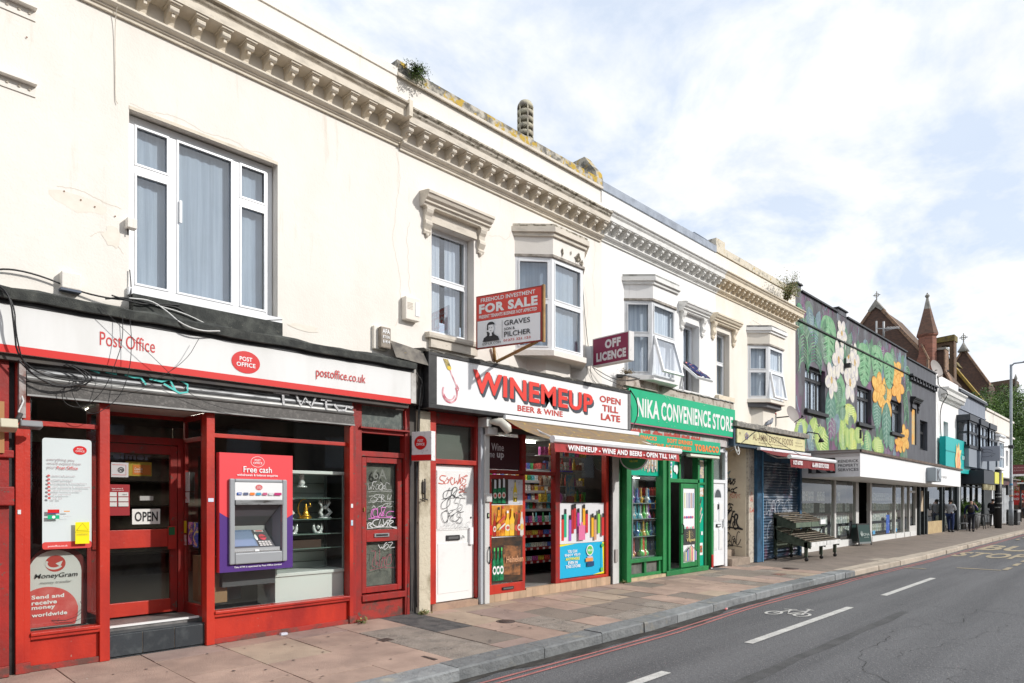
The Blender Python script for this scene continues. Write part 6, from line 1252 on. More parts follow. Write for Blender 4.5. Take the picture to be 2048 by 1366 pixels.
# fridge through the doorway
fg = thing('drinks_fridge', 'drinks fridge with red and blue bottles seen through the green doorway', 'fridge', (14.2, 1.2, .1))
MB().box(13.3, 14.4, 1.5, 1.55, .1, 2.1, mat('fridge_body', (.30, .31, .32), .5)).box(13.3, 14.4, 1.05, 1.5, .1, .38, mat('fridge_base', (.42, .44, .46), .4)).box(13.3, 14.4, 1.05, 1.5, 2.05, 2.15, mat('fridge_body', (.3, .3, .3))).build('body', fg, bevel=.01)
dc = [mat('drink_red', (.45, .04, .03), .3), mat('drink_blue', (.04, .10, .35), .3), mat('drink_dark', (.05, .02, .02), .3), mat('drink_clear', (.35, .42, .5), .3), mat('drink_orange', (.6, .2, .03), .3)]
dme = [MB().lathe([(.032, 0), (.034, .01), (.034, .12), (.03, .14), (.012, .18), (.014, .2), (.001, .205)], (0, 0, 0), m_, 8).mesh('drink_bottle') for m_ in dc]
for r_, (z, pool) in enumerate(((.42, (1, 3)), (.80, (1, 3, 4)), (1.12, (0, 2)), (1.40, (0, 4, 1)), (1.70, (0, 0, 2)))):
    box('shelf', 13.32, 14.38, 1.08, 1.5, z-.02, z, shm, fg)
    for i in range(13): o = put(dme[R.choice(pool)], 'drink_bottle', None, (13.38+i*.08, 1.13, z)); ci = dme.index(o.data); cn = ('red', 'blue', 'dark', 'clear', 'orange')[ci]; sn = ('lowest', 'second', 'third', 'fourth', 'top')[r_]; tag(o, '%s drink bottle on the %s fridge shelf seen through the green doorway' % (cn, sn), 'bottle', '%s bottles on the %s fridge shelf' % (cn, sn))
# white flat door
fd = thing('flat_door', 'white panelled front door with a fan light, right of the green store', 'door', (15.1, 0, 0))
MB().box(14.68, 14.76, -.05, .06, 0, 2.8, uPVC).box(15.44, 15.55, -.03, .06, 0, 2.8, uPVC).box(14.79, 15.44, -.03, .06, 2.0, 2.08, uPVC).box(14.79, 15.44, -.03, .06, 2.74, 2.86, uPVC).build('frame', fd, bevel=.004)
box('pane', 14.79, 15.44, .01, .014, 2.08, 2.74, gltint, fd); box('pane_back', 14.79, 15.44, .1, .11, 2.08, 2.74, mat('grey_back', (.32, .34, .34), .8), fd)
lf = MB().box(14.79, 15.44, .0, .05, .04, 2.0, uPVC).build('door_leaf', fd, bevel=.004)
for a, b_ in ((14.86, 15.07), (15.15, 15.36)):
    for c, d_ in ((.42, .92), (1.10, 1.55)): MB().box(a, b_, -.012, .0, c, d_, uPVC).box(a+.03, b_-.03, -.018, -.012, c+.03, d_-.03, dm).build('raised_panel', lf, bevel=.006)
b = Board(fd, (0, -.002, 0)); b.poly('fan_light', [(15.115+.16*math.cos(rad(a)), 1.66+.19*math.sin(rad(a))) for a in range(0, 181, 15)], mat('fan_glass', (.10, .11, .12), .2)); b.ring('fan_frame', 15.115, 1.66, .19, .22, .03, greyPVC, a0=0, a1=180)
MB().box(15.02, 15.22, -.03, .0, .96, 1.03, black).box(15.045, 15.195, -.034, -.03, .975, 1.015, uPVC).build('letter_plate', lf); MB().box(15.10, 15.13, -.03, 0, 1.38, 1.5, black).build('knocker', lf); MB().box(15.36, 15.40, -.05, 0, .95, 1.15, uPVC).build('handle', lf)
MB().box(14.66, 15.6, -.10, .0, 2.86, 3.08, mat('white_fascia_board', (.68, .67, .65), .7, (.5, .48, .45), 6)).build('fascia_board', nb)
# velo sign
t = thing('round_sign', 'round green product sign projecting under the end of the wine shop awning', 'shop sign', (11.1, -.3, 2.15))
a_, b_ = Vector((10.93, -.10, 0)), Vector((11.08, -.62, 0)); u = (b_-a_).normalized(); nrm = Vector((-u.y, u.x, 0)); c_ = (a_+b_)/2+Vector((0, 0, 2.45)); mb = MB()
for off, r_, m_ in ((.0, .285, greyPVC),):
    P0 = [c_+u*(r_*math.cos(k*.2618))+Vector((0, 0, r_*math.sin(k*.2618)))-nrm*0 for k in range(24)]; P1 = [p+nrm*.10 for p in P0]
    mb.add(P0+P1, [tuple(range(24)), tuple(range(47, 23, -1))]+[(k, k+24, (k+1) % 24+24, (k+1) % 24) for k in range(24)], m_)
mb.build('drum', t); b = Board(t, c_, u, (0, 0, 1)); b.ell('face', 0, 0, .262, .262, mat('disc_green', (.02, .20, .06), .4)); b.ring('rim', 0, 0, .275, .275, .014, silv); b.text('VELO', -.17, .17, .02, .12, mat('disc_text', (.5, .62, .45), .5), bold=.03); b.text('PREMIUM NICOTINE', -.13, .13, -.06, -.035, mat('disc_text', (.5, .6, .4))); b.text('WELCOME', -.08, .08, -.13, -.095, mat('disc_yellow', (.55, .55, .05), .5), bold=.02)
MB().tube([(10.93, 0, 2.5), (10.95, -.2, 2.5)], .012, black, 5).build('arm', t)
# ---------------------------------------------------------------- hanging signs
def hang(name, label, ax, ay, bx, by, z0, z1, th, face_m, case_m):
    t = thing(name, label, 'sign', (ax, ay, z0)); fr = Fr(ax, ay, bx, by); fbox(MB(), fr, 0, fr.L, 0, th, z0, z1, case_m).build('case', t, bevel=.006)
    b = Board(t, (ax, ay, 0), (bx-ax, by-ay, 0), (0, 0, 1)); return t, b, fr.L
t, b, L_ = hang('for_sale_board', 'red and white for sale board on a timber bracket above the wine shop sign', 7.08, -.15, 7.35, -1.24, 3.87, 4.67, .03, None, mat('board_edge_red', (.28, .04, .03), .6))
srd = mat('sale_red', (.68, .06, .045), .45); sgw = mat('sale_white', (.84, .85, .87), .45); k_ = mat('sale_black', (.02, .02, .025), .5)
b.rect('red_half', .015, L_-.015, 4.29, 4.65, srd); b.rect('white_half', .03, L_-.03, 3.89, 4.285, sgw)
b.text('FREEHOLD INVESTMENT', .09, L_-.11, 4.565, 4.625, wh, bold=.02); b.text('FOR SALE', .06, L_-.07, 4.395, 4.535, wh, bold=.05); b.text('PRESENT TENANTS BUSINESS NOT AFFECTED', .06, L_-.08, 4.32, 4.37, wh, bold=.03)
b.text('GRAVES', .50, .93, 4.165, 4.24, k_, bold=.01); b.text('SON &', .50, .68, 4.095, 4.135, k_, bold=.01); b.text('PILCHER', .50, .94, 4.0, 4.075, k_, bold=.01); b.text('01273 321 123', .49, .94, 3.93, 3.965, rtext, bold=.01); b.text('GSP.UK.COM', .12, .44, 3.915, 3.95, k_); b.rect('rule', .465, .472, 3.98, 4.25, mat('rule_grey', (.25, .25, .25), .5))
b.poly('portrait', [(.13, 3.965), (.42, 3.965), (.40, 4.02), (.33, 4.06), (.31, 4.11), (.20, 4.11), (.21, 4.05), (.15, 4.02)], k_); b.ell('portrait', .275, 4.15, .055, .07, sgw, n=16); b.ell('portrait', .275, 4.205, .065, .045, k_, n=16, a0=0, a1=180); b.poly('portrait', [(.21, 4.13), (.235, 4.13), (.23, 4.22), (.21, 4.2)], k_); b.poly('portrait', [(.255, 4.04), (.30, 4.04), (.285, 4.10), (.26, 4.09)], sgw); b.line('portrait', [(.25, 4.16), (.265, 4.163)], .008, k_); b.line('portrait', [(.285, 4.163), (.30, 4.16)], .008, k_); b.line('portrait', [(.265, 4.115), (.29, 4.115)], .006, k_)
tim = mat('bracket_timber', (.42, .26, .10), .8, (.3, .18, .08), 6)
MB().tube([(7.62, -.02, 3.78), (7.56, -.05, 4.0)], .025, tim, 4).tube([(7.62, -.05, 3.78), (7.35, -1.15, 3.88)], .028, tim, 4).build('timber_bracket', t); MB().box(7.36, 7.40, -1.26, -1.22, 3.86, 4.68, tim).build('outer_batten', t)
t, b, L_ = hang('off_licence_sign', 'maroon off licence light box projecting beside the bay window', 10.0, -.14, 9.93, -.98, 4.02, 4.53, .14, None, mat('lightbox_white', (.70, .68, .66), .5, (.5, .48, .45), 8, lo=.6, hi=.75))
b.rect('maroon_face', .02, L_-.02, 4.04, 4.51, mat('maroon', (.24, .015, .06), .4)); b.text('OFF', .30, .66, 4.30, 4.46, mat('offwhite_letter', (.72, .68, .68), .5), bold=.06); b.text('LICENCE', .10, .78, 4.09, 4.25, mat('offwhite_letter', (.7, .7, .7)), bold=.06)
MB().box(9.97, 10.03, -.14, -.0, 4.05, 4.4, greyPVC).build('wall_arm', t)
wires('wall_cables', 'thin cables swagged from the bay past the off licence sign to the green sign', [([(9.86, -.02, 5.55), (9.95, -.02, 4.8), (10.05, -.06, 4.1), (10.2, -.12, 3.9), (10.6, -.2, 3.8), (10.9, -.3, 3.72)], .006), ([(10.05, -.06, 4.1), (10.0, -.1, 3.85), (10.2, -.1, 3.72)], .005), ([(10.1, -.05, 4.05), (10.6, -.2, 3.85), (11.05, -.25, 3.9), (11.4, -.24, 3.98)], .007), ([(10.98, -.3, 3.7), (11.2, -.32, 3.5), (11.22, -.32, 3.2), (11.0, -.3, 2.95)], .012)])
# ================================================================ EXOTIC FOODS BUILDING  X 15.0 .. 19.85
ab = thing('exotic_foods_building', 'ochre cream terrace building with an angled bay above the shuttered food shop', 'building', (17.4, 0, 0))
wall('wall', ab, 15.0, 19.85, 0, .3, 3.0, 7.45, [(15.06, 15.72, 4.08, 5.62), (16.85, 18.35, 4.15, 5.6)], cream3)
MB().box(15.0, 19.85, -.03, .35, 7.47, 7.64, lich2).box(15.0, 15.45, -.02, .33, 7.64, 7.80, lich2).box(19.6, 19.85, -.02, .3, 7.64, 7.72, lich2).build('coping', ab)
box('roof', 15.0, 19.85, .3, 8, 6.9, 7.1, felt, ab)
cornice(ab, 15.02, 19.85, MOULD['d'], 6.48, [15.12+.262*i for i in range(18)], bw=.08)
hood(ab, 14.72, 16.02, 5.95, MOULD['d'], cream3)
win(ab, FX, 15.08, 15.70, 4.10, 5.62, .14, uPVC, rows=((4.9,),), fw=.045, curtain=curt2, cgap=.08)
MB().box(14.98, 15.80, -.10, .14, 3.96, 4.08, MOULD['d']).build('window_sill', ab)
bay(ab, [(16.72, 0), (17.12, -.38), (18.02, -.38), (18.42, 0)], 4.18, 5.58, 6.02, cream3, white_r, uPVC, rows=(((4.9,),), ((4.9,),), ((4.9,),)), capm=mat('bay_roof_lead', (.12, .12, .12), .8, (.35, .34, .32), 5), skip=((1, 0, 0),), curtain=curt2)
fr = Fr(17.12, -.38, 18.02, -.38); hung_sash(ab, fr, .05, fr.L-.05, 4.2, 4.88, rad(10), uPVC)
MB().prismZ([(16.72, .02), (17.12, -.34), (18.02, -.34), (18.42, .02)], 3.98, 4.09, mat('slate_apron', (.14, .14, .15), .8)).prismZ([(16.9, .02), (17.2, -.2), (17.95, -.2), (18.2, .02)], 3.5, 3.98, cream3).build('bay_base', ab)
ragged_coping(ab, 15.45, 20.0, 3.36, 3.52, -.33, mat('grey_ridge_coping', (.22, .21, .19), .95, (.40, .38, .33), 9, lo=.5, hi=.66, bump=.8), amp=.02)
MB().box(15.45, 19.9, -.24, 0, 2.9, 3.37, mat('dark_blue_trim', (.03, .06, .09), .6)).build('sign_surround', ab)
sg = thing('shop_sign', 'faded yellow exotic foods sign with worn brown letters', 'shop sign', (17.7, -.26, 2.97)); MB().box(15.55, 19.82, -.28, -.24, 2.98, 3.31, mat('faded_yellow', (.66, .62, .34), .6, (.56, .52, .3), 4)).build('panel', sg)
b = Board(sg, (0, -.28, 0)); br_ = mat('faded_brown_letter', (.22, .16, .09), .6, (.38, .3, .15), 9, lo=.55, hi=.65)
b.text('AL-AMIN EXOTIC FOODS', 16.40, 18.95, 3.09, 3.26, br_, bold=.02); b.text('WHOLESALE EXOTIC FOOD  HALAL MEAT & GROCERIES', 16.75, 18.5, 3.03, 3.06, br_); b.text('9', 15.65, 15.72, 3.16, 3.24, br_); b.text('TEL & FAX', 19.1, 19.6, 3.17, 3.20, br_); b.text('01273 607085', 19.1, 19.65, 3.09, 3.12, br_)
b.poly('emblem', [(15.98, 3.08), (16.12, 3.08), (16.15, 3.2), (16.05, 3.26), (15.95, 3.2)], mat('emblem_blue', (.10, .10, .28), .5, (.5, .4, .3), 20)); b.ell('emblem', 16.05, 3.17, .04, .04, br_, n=12)
# recess with steps and the graffiti return wall
gw = mat('graffiti_wall_render', (.70, .63, .50), .9, (.60, .53, .42), 3, lo=.4, hi=.7, bump=.4, col3=(.16, .14, .12), s3=3, lo3=.64, hi3=.78)
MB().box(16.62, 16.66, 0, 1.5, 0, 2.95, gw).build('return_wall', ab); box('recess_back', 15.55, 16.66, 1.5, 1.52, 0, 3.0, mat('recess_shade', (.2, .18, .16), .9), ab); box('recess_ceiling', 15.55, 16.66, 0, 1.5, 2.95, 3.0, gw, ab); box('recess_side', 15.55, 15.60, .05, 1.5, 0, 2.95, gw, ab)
st = mat('stone_step', (.34, .27, .21), .85, (.24, .19, .15), 4, bump=.5)
MB().box(15.60, 16.62, -.12, 1.5, -.02, .17, st).build('stone_step', ab, bevel=.008); MB().box(15.60, 16.62, .30, 1.5, .17, .34, st).build('stone_step', ab, bevel=.008)
MB().box(16.66, 16.98, -.06, .1, 0, 2.95, mat('speckled_pilaster', (.52, .47, .39), .9, (.36, .32, .27), 14, lo=.5, hi=.6, bump=.4)).build('pilaster', ab, bevel=.006)
b = Board(ab, (16.62, 0, 0), (0, -1, 0), (0, 0, 1))   # on the return wall, facing -X ; a = -y
b = Board(ab, (16.62, 0, 0), (0, -1, 0), (0, 0, 1)); b.u = Vector((0, -.70, 0)); b.n = Vector((-1, 0, 0))
btag2 = mat('black_spray', (.025, .025, .03), .7)
scribble(b, 'graffiti', -1.05, -.55, 2.15, 2.35, mat('blue_spray', (.06, .25, .35), .7), .035, 3, 31); scribble(b, 'graffiti', -.85, -.4, 2.0, 2.15, btag2, .034, 5, 32); scribble(b, 'graffiti', -1.0, -.3, 1.78, 1.93, btag2, .034, 5, 33); scribble(b, 'graffiti', -.65, -.25, 1.65, 1.78, rtag, .010, 4, 34)
scribble(b, 'graffiti', -1.0, -.45, 1.32, 1.50, btag2, .034, 4, 35); scribble(b, 'graffiti', -1.15, -.2, .88, 1.30, btag2, .065, 5, 36); scribble(b, 'graffiti', -.85, -.2, .42, .76, btag2, .024, 6, 37)
b = Board(ab, (0, -.062, 0)); scribble(b, 'graffiti', 16.70, 16.92, 1.55, 1.75, rtag, .014, 2, 41); scribble(b, 'graffiti', 16.70, 16.95, 1.30, 1.45, rtag, .014, 2, 42); scribble(b, 'graffiti', 16.72, 16.9, 2.25, 2.5, btag2, .01, 2, 43)
bp = mat('blue_frame', (.035, .11, .20), .6, (.02, .06, .11), 4, bump=.2)
MB().box(16.98, 17.28, -.14, .1, 0, 2.9, bp).box(17.28, 17.33, -.16, .1, 0, 2.9, mat('light_blue_edge', (.10, .26, .42), .5)).box(17.33, 19.9, -.14, .1, 2.62, 2.9, bp).box(19.78, 19.92, -.16, .1, 0, 2.9, bp).build('shutter_frame', ab, bevel=.005)
b = Board(ab, (0, -.142, 0))
for k, z in enumerate((.62, .78, .94, 1.10, 1.26)): b.ring('round_mark', 17.12, z, .05, .06, .008, mat('mark_dark', (.02, .04, .07), .6), n=14)
sh = thing('roller_shutter', 'closed blue shop shutter sprayed with white and purple graffiti', 'shutter', (18.5, -.1, 0))
shmat = mat('sprayed_shutter', (.04, .075, .12), .5, (.30, .33, .37), 2.1, (.8, 1, 1), .50, .60, metal=.0, col3=(.11, .06, .10), s3=3.1, lo3=.55, hi3=.62, bump=.1)
for i in range(34):
    z = .02+i*.077; MB().prismX([(-.06, z), (-.085, z+.012), (-.095, z+.035), (-.085, z+.058), (-.06, z+.070), (-.05, z+.0775)], 17.33, 19.78, shmat).build('slat', sh)
b = Board(sh, (0, -.097, 0)); scribble(b, 'graffiti', 17.5, 19.0, 1.15, 1.6, mat('pale_spray', (.42, .45, .5), .7), .022, 4, 51); scribble(b, 'graffiti', 17.6, 19.4, .65, 1.1, mat('pale_spray', (.42, .45, .5)), .018, 5, 52); scribble(b, 'graffiti', 18.9, 19.6, 1.9, 2.4, mat('pale_spray', (.42, .45, .5)), .014, 3, 53)
fabm = mat('maroon_canvas', (.20, .02, .022), .85, (.13, .018, .02), 4, bump=.3)
awning('awning', 'dark red awning with a white bar over the blue shutter', 16.72, 19.85, 16.7, 20.1, -.30, 2.88, -1.02, 2.66, 2.40, fabm, mat('maroon_valance', (.20, .02, .022), .8), [('01273 607085', 16.85, 17.45, 2.47, 2.58, .04), ('AL-AMIN EXOTIC FOODS', 18.1, 19.3, 2.45, 2.57, .05)])
# dish, pigeon, boxes, cables
def dish(label, x, y, z, r_, aim):
    t = thing('satellite_dish', label, 'satellite dish', (x, y, z)); d = Vector(aim).normalized(); a = d.cross(Vector((0, 0, 1))).normalized(); u = a.cross(d); vs = []; fs = []
    for j in range(5):
        for k in range(20): rr_ = r_*j/4; t_ = k*math.pi/10; vs.append(Vector((x, y, z))+a*rr_*math.cos(t_)+u*rr_*1.08*math.sin(t_)+d*(.10*r_*2*(j/4)**2))
    for j in range(4):
        for k in range(20): fs.append((j*20+k, j*20+(k+1) % 20, (j+1)*20+(k+1) % 20, (j+1)*20+k))
    MB().add(vs, fs, mat('dish_grey', (.26, .23, .21), .6), True).build('reflector', t)
    c = Vector((x, y, z)); MB().tube([c-u*r_, c-u*r_*.9+d*r_*1.2], .012, black, 5).tube([c-u*r_*.9+d*r_*1.2, c-u*r_*.7+d*r_*1.25], .03, black, 6).build('receiver_arm', t); MB().tube([c, c-d*.1, (x-.05, .0, z-.05)], .018, black, 6).build('wall_mount', t)
dish('grey satellite dish at the corner where the ochre building meets the mural', 18.55, -.40, 3.9, .23, (-.25, -.9, .35))
t = thing('utility_box', 'narrow cream box on the ochre wall beside the satellite dish', 'electrical box', (18.2, -.05, 3.6)); MB().box(18.02, 18.12, -.1, 0, 3.62, 3.98, mat('yellowed_box', (.55, .48, .2), .6)).box(18.12, 18.34, -.08, 0, 3.62, 4.0, cream3).build('case', t, bevel=.006); MB().tube([(18.26, -.08, 3.93), (18.26, -.095, 3.93)], .025, rsign, 8).build('round_mark', t)
t = thing('pigeon', 'grey pigeon standing on the coping above the yellow sign', 'pigeon', (17.4, -.28, 3.50))
pg = mat('pigeon_grey', (.16, .18, .22), .8, (.32, .33, .36), 14, lo=.45, hi=.6)
def ellipsoid_chain(pts, rs, m, n=8): return MB().tube(pts, rs, m, n)
MB().tube([(17.22, -.24, 3.53), (17.30, -.25, 3.56), (17.38, -.26, 3.60), (17.46, -.27, 3.62), (17.52, -.28, 3.66), (17.55, -.285, 3.70), (17.575, -.285, 3.72), (17.60, -.285, 3.715)], [.01, .03, .055, .06, .045, .028, .026, .012], pg, 10).build('body', t)
MB().tube([(17.60, -.285, 3.715), (17.63, -.285, 3.705)], [.008, .002], black, 5).build('beak', t); MB().tube([(17.40, -.25, 3.58), (17.40, -.25, 3.50)], .005, rsign, 4).tube([(17.44, -.28, 3.58), (17.44, -.28, 3.50)], .005, rsign, 4).build('legs', t)
wires('sign_cables', 'cables arching over the yellow sign down to the awning', [([(15.3, -.2, 2.75), (15.9, -.32, 3.05), (16.6, -.34, 3.38), (17.0, -.36, 3.42), (17.05, -.36, 3.25)], .008), ([(16.6, -.3, 3.4), (17.4, -.5, 3.1), (18.0, -.7, 2.85), (18.3, -.8, 2.75)], .007), ([(17.0, -.3, 3.2), (17.3, -.34, 3.0), (17.5, -.4, 2.9)], .006)])
wires('sign_cables', 'white cables hanging loose below the left end of the yellow sign', [([(15.55, -.2, 3.0), (15.5, -.26, 2.8), (15.62, -.28, 2.66), (15.75, -.25, 2.8), (15.7, -.2, 2.95)], .012), ([(15.5, -.2, 2.92), (15.62, -.28, 2.72), (15.72, -.22, 2.9)], .010)], cable_w)
wires('sign_cables', 'thin white wire sloping from the cornice to the bay of the ochre building', [([(16.9, -.05, 6.2), (17.4, -.3, 6.0)], .004)], cable_w)
# plants on the parapets
def plant(name, label, x, y, z, w, h, n, ms, seed, droop=0., stems=8, group=None, fo='foliage'):
    r = random.Random(seed); t = thing(name, label, 'plant', (x, y, z)); sm = MB(); lf_ = MB()
    tips = []
    for i in range(stems):
        a = r.uniform(0, 6.28); e = Vector((x+math.cos(a)*w*r.uniform(.2, 1), y-abs(math.sin(a))*w*.35, z+h*r.uniform(.3, 1)*(1 if not droop or r.random() < .5 else -droop)))
        m_ = Vector((x, y, z)).lerp(e, .5)+Vector((0, -.03, h*.12)); sm.tube([(x+r.uniform(-.2, .2)*w, y, z), m_, e], [.006, .004, .002], mat('stem_brown', (.12, .09, .04), .9), 4); tips += [(Vector((x, y, z)), m_, e)]
    for i in range(n):
        a_, m_, e = r.choice(tips); u = r.uniform(.15, 1.05); p = (a_.lerp(m_, u*2) if u < .5 else m_.lerp(e, u*2-1))+Vector((r.gauss(0, w*.13), r.gauss(0, .05), r.gauss(0, h*.10))); s_ = r.uniform(.012, .03)*(1 if w < .7 else 1.5)
        d = Vector((r.uniform(-1, 1), r.uniform(-1, 1), r.uniform(-.6, 1))).normalized(); c = d.orthogonal().normalized()*s_*.45
        lf_.add([p, p+d*s_*.6+c, p+d*s_*1.3, p+d*s_*.6-c], [(0, 1, 2, 3)], r.choice(ms))
    sm.build('stems', t); lf_.build(fo, t, kind='stuff'); return t
gr1 = [mat('leaf_a', (.07, .13, .03), .6), mat('leaf_b', (.13, .18, .05), .6), mat('leaf_c', (.05, .09, .02), .6)]; gr2 = [mat('leaf_olive', (.16, .16, .05), .6), mat('leaf_dry', (.26, .21, .08), .7), mat('leaf_b', (.13, .18, .05))]
plant('wall_weed', 'green weed spilling over the parapet where the cream buildings meet', 5.98, -.07, 7.62, .24, .055, 1500, gr1, 3, droop=4.0, stems=34)
plant('wall_shrub', 'straggly shrub rooted in the cornice of the ochre building', 18.5, -.25, 7.02, .8, .72, 1300, gr2, 5, stems=34)
plant('weed', 'small weed clump at the foot of the cream pilaster between the shops', 6.05, -.12, .0, .13, .07, 130, gr2, 8, stems=7); plant('weed', 'small weed at the post beside the red flat door', 5.08, -.1, .0, .08, .07, 80, gr2, 9, stems=6); plant('weed', 'tiny weed in the corner by the white post and green shop', 10.98, -.15, 0, .07, .06, 50, gr2, 10, stems=4)
t = plant('nest', 'tangle of dry twigs on the ledge between the wine shop sign and the green sign', 11.05, -.15, 4.03, .2, .09, 260, [mat('twig', (.16, .11, .06), .9), mat('twig2', (.3, .24, .16), .9)], 11, stems=14); t['category'] = 'nest'
# ================================================================ vegetable stand
vs_ = thing('market_stand', 'empty two tier dark green market stand with wooden slats and castors', 'market stand', (18.9, -.6, 0))
dg = mat('stand_green', (.045, .06, .04), .7, (.08, .10, .07), 5, bump=.3); dg2 = mat('faded_green', (.12, .16, .11), .7, (.08, .11, .08), 4); slm = mat('slat_wood', (.20, .165, .12), .8, (.12, .10, .08), 6, bump=.3, rand=.2)
X0, X1 = 18.1, 20.3; GZ = .0
for x in (X0, (X0+X1)/2-.03, X1-.06):
    MB().box(x, x+.05, -.18, -.10, .12, 1.12, dg).build('rear_post', vs_)
    MB().box(x, x+.05, -.98, -.90, .12, .50, dg).build('front_leg', vs_)
    MB().prismX([(-1.06, .33), (-1.06, .50), (-.12, .82), (-.12, .55)], x, x+.04, dg).build('side_rail', vs_)
    MB().prismX([(-.66, .83), (-.66, 1.0), (-.08, 1.24), (-.08, .92)], x, x+.04, dg).build('side_rail', vs_)
    MB().tube([(x+.03, -.62, .9), (x+.03, -.5, .62)], .02, dg, 4).build('strut', vs_)
for k in range(8):
    u = k/7; y, z = -1.04+.88*u, .505+.30*u
    for a, b_ in ((X0, (X0+X1)/2-.01), ((X0+X1)/2+.01, X1)): MB().box(a, b_, y, y+.09, z, z+.022, slm).build('slat', vs_)
for k in range(6):
    u = k/5; y, z = -.64+.50*u, 1.005+.22*u
    for a, b_ in ((X0, (X0+X1)/2-.01), ((X0+X1)/2+.01, X1)): MB().box(a, b_, y, y+.085, z, z+.022, slm).build('slat', vs_)
stw = mat('stand_white', (.72, .72, .70), .6, (.55, .55, .53), 6)
MB().box(X0+.02, (X0+X1)/2-.03, -1.085, -1.06, .38, .50, stw).build('front_board', vs_); MB().box((X0+X1)/2, X1, -1.085, -1.06, .38, .50, stw).build('front_board', vs_)
MB().box(X0+.02, (X0+X1)/2-.03, -.69, -.66, .87, 1.0, dg2).build('front_board', vs_); MB().box((X0+X1)/2, X1, -.69, -.66, .87, 1.0, dg2).build('front_board', vs_, ); MB().box(X1-.5, X1-.1, -.72, -.69, .92, 1.05, wh).build('price_card', vs_)
for x, y in ((X0+.03, -.95), (X0+.03, -.14), ((X0+X1)/2, -.95), (X1-.04, -.95), ((X0+X1)/2, -.14), (X1-.04, -.14)):
    c = MB(); c.tube([(x-.015, y, .05), (x+.015, y, .05)], .05, black, 12); c.box(x-.02, x+.02, y-.02, y+.02, .05, .14, dkwood); c.build('castor', vs_)
MB().box(X0, X1, -.14, -.12, .30, 1.15, dg).build('back_board', vs_); MB().box(X0, X1, -.2, -.16, .45, .55, dg).box(X0, X1, -.16, -.12, .9, 1.0, dg).build('cross_rail', vs_)
# ================================================================ MURAL BUILDING  X 19.85 .. 36.6
mb_ = thing('mural_building', 'charcoal terrace building painted with a jungle mural of leaves and flowers', 'building', (28, 0, 0))
murm = mat('mural_ground', (.085, .08, .09), .8, (.19, .21, .23), 1.3, (1.6, 1, .6), .46, .70, bump=.25, bs=40, col3=(.24, .08, .20), s3=.9, lo3=.53, hi3=.70, st3=(1.2, 1, .8))
char = mat('charcoal_render', (.085, .088, .10), .8, (.12, .125, .14), 2, (1.6, 1, .5), .4, .7, bump=.25, bs=40)
blkf = mat('black_window_frame', (.018, .018, .02), .5)
H_ = [(20.58, 22.25, 4.28, 5.62), (25.32, 26.95, 4.28, 5.58), (29.27, 30.90, 4.24, 5.52), (32.45, 33.2, 3.95, 5.5), (33.8, 35.1, 3.8, 5.1)]
wall('wall', mb_, 19.85, 31.6, 0, .35, 2.6, 7.68, H_[:3], murm); wall('wall', mb_, 31.6, 36.6, 0, .35, 2.6, 7.45, H_[3:], char)
MB().box(19.85, 20.25, -.01, .36, 7.68, 7.84, char).box(23.35, 24.2, -.012, .36, 7.68, 7.84, char).build('pier_cap', mb_)
MB().box(19.85, 20.28, -.06, .4, 7.84, 7.88, blkf).box(20.28, 23.32, -.06, .4, 7.68, 7.73, blkf).box(23.32, 24.25, -.06, .4, 7.84, 7.88, blkf).box(24.25, 31.6, -.06, .4, 7.68, 7.73, blkf).box(31.6, 36.6, -.06, .4, 7.45, 7.50, blkf).build('coping', mb_)
MB().box(19.9, 32.0, -.05, -.002, 6.79, 6.83, mat('dark_band_paint', (.03, .035, .03), .7)).build('string_course', mb_)  # projecting band in near-black paint
MB().box(32.0, 36.5, -.10, -.0, 6.62, 6.70, char).box(32.0, 36.5, -.16, 0, 6.78, 6.86, char).build('cornice_band', mb_)
for i in range(9): box('dentil', 32.2+i*.5, 32.3+i*.5, -.14, 0, 6.62, 6.78, blkf, mb_)
for i, h in enumerate(H_[:3]):
    w_ = h[1]-h[0]; win(mb_, FX, h[0]+.02, h[1]-.02, h[2]+.02, h[3]-.02, .11, blkf, cols=(h[0]+w_*.42, h[0]+w_*.72), rows=((h[3]-.38,), (h[3]-.38,), (h[3]-.38,)), fw=.05, dep=.03, curtain=curt2, cdepth=.07)
    MB().box(h[0]-.06, h[1]+.06, -.10, .1, h[2]-.10, h[2], blkf).build('window_sill', mb_)
win(mb_, FX, 33.82, 35.08, 3.82, 5.08, .16, blkf, cols=(34.5,), rows=((4.6,), (4.6,)), fw=.06, curtain=curt2)
MB().box(32.47, 33.18, .06, .1, 3.97, 5.48, mat('orange_painted_panel', (.55, .42, .20), .7, (.75, .35, .05), 3, lo=.4, hi=.6)).build('painted_panel', mb_); hood(mb_, 32.2, 33.5, 5.92, blkf, char)
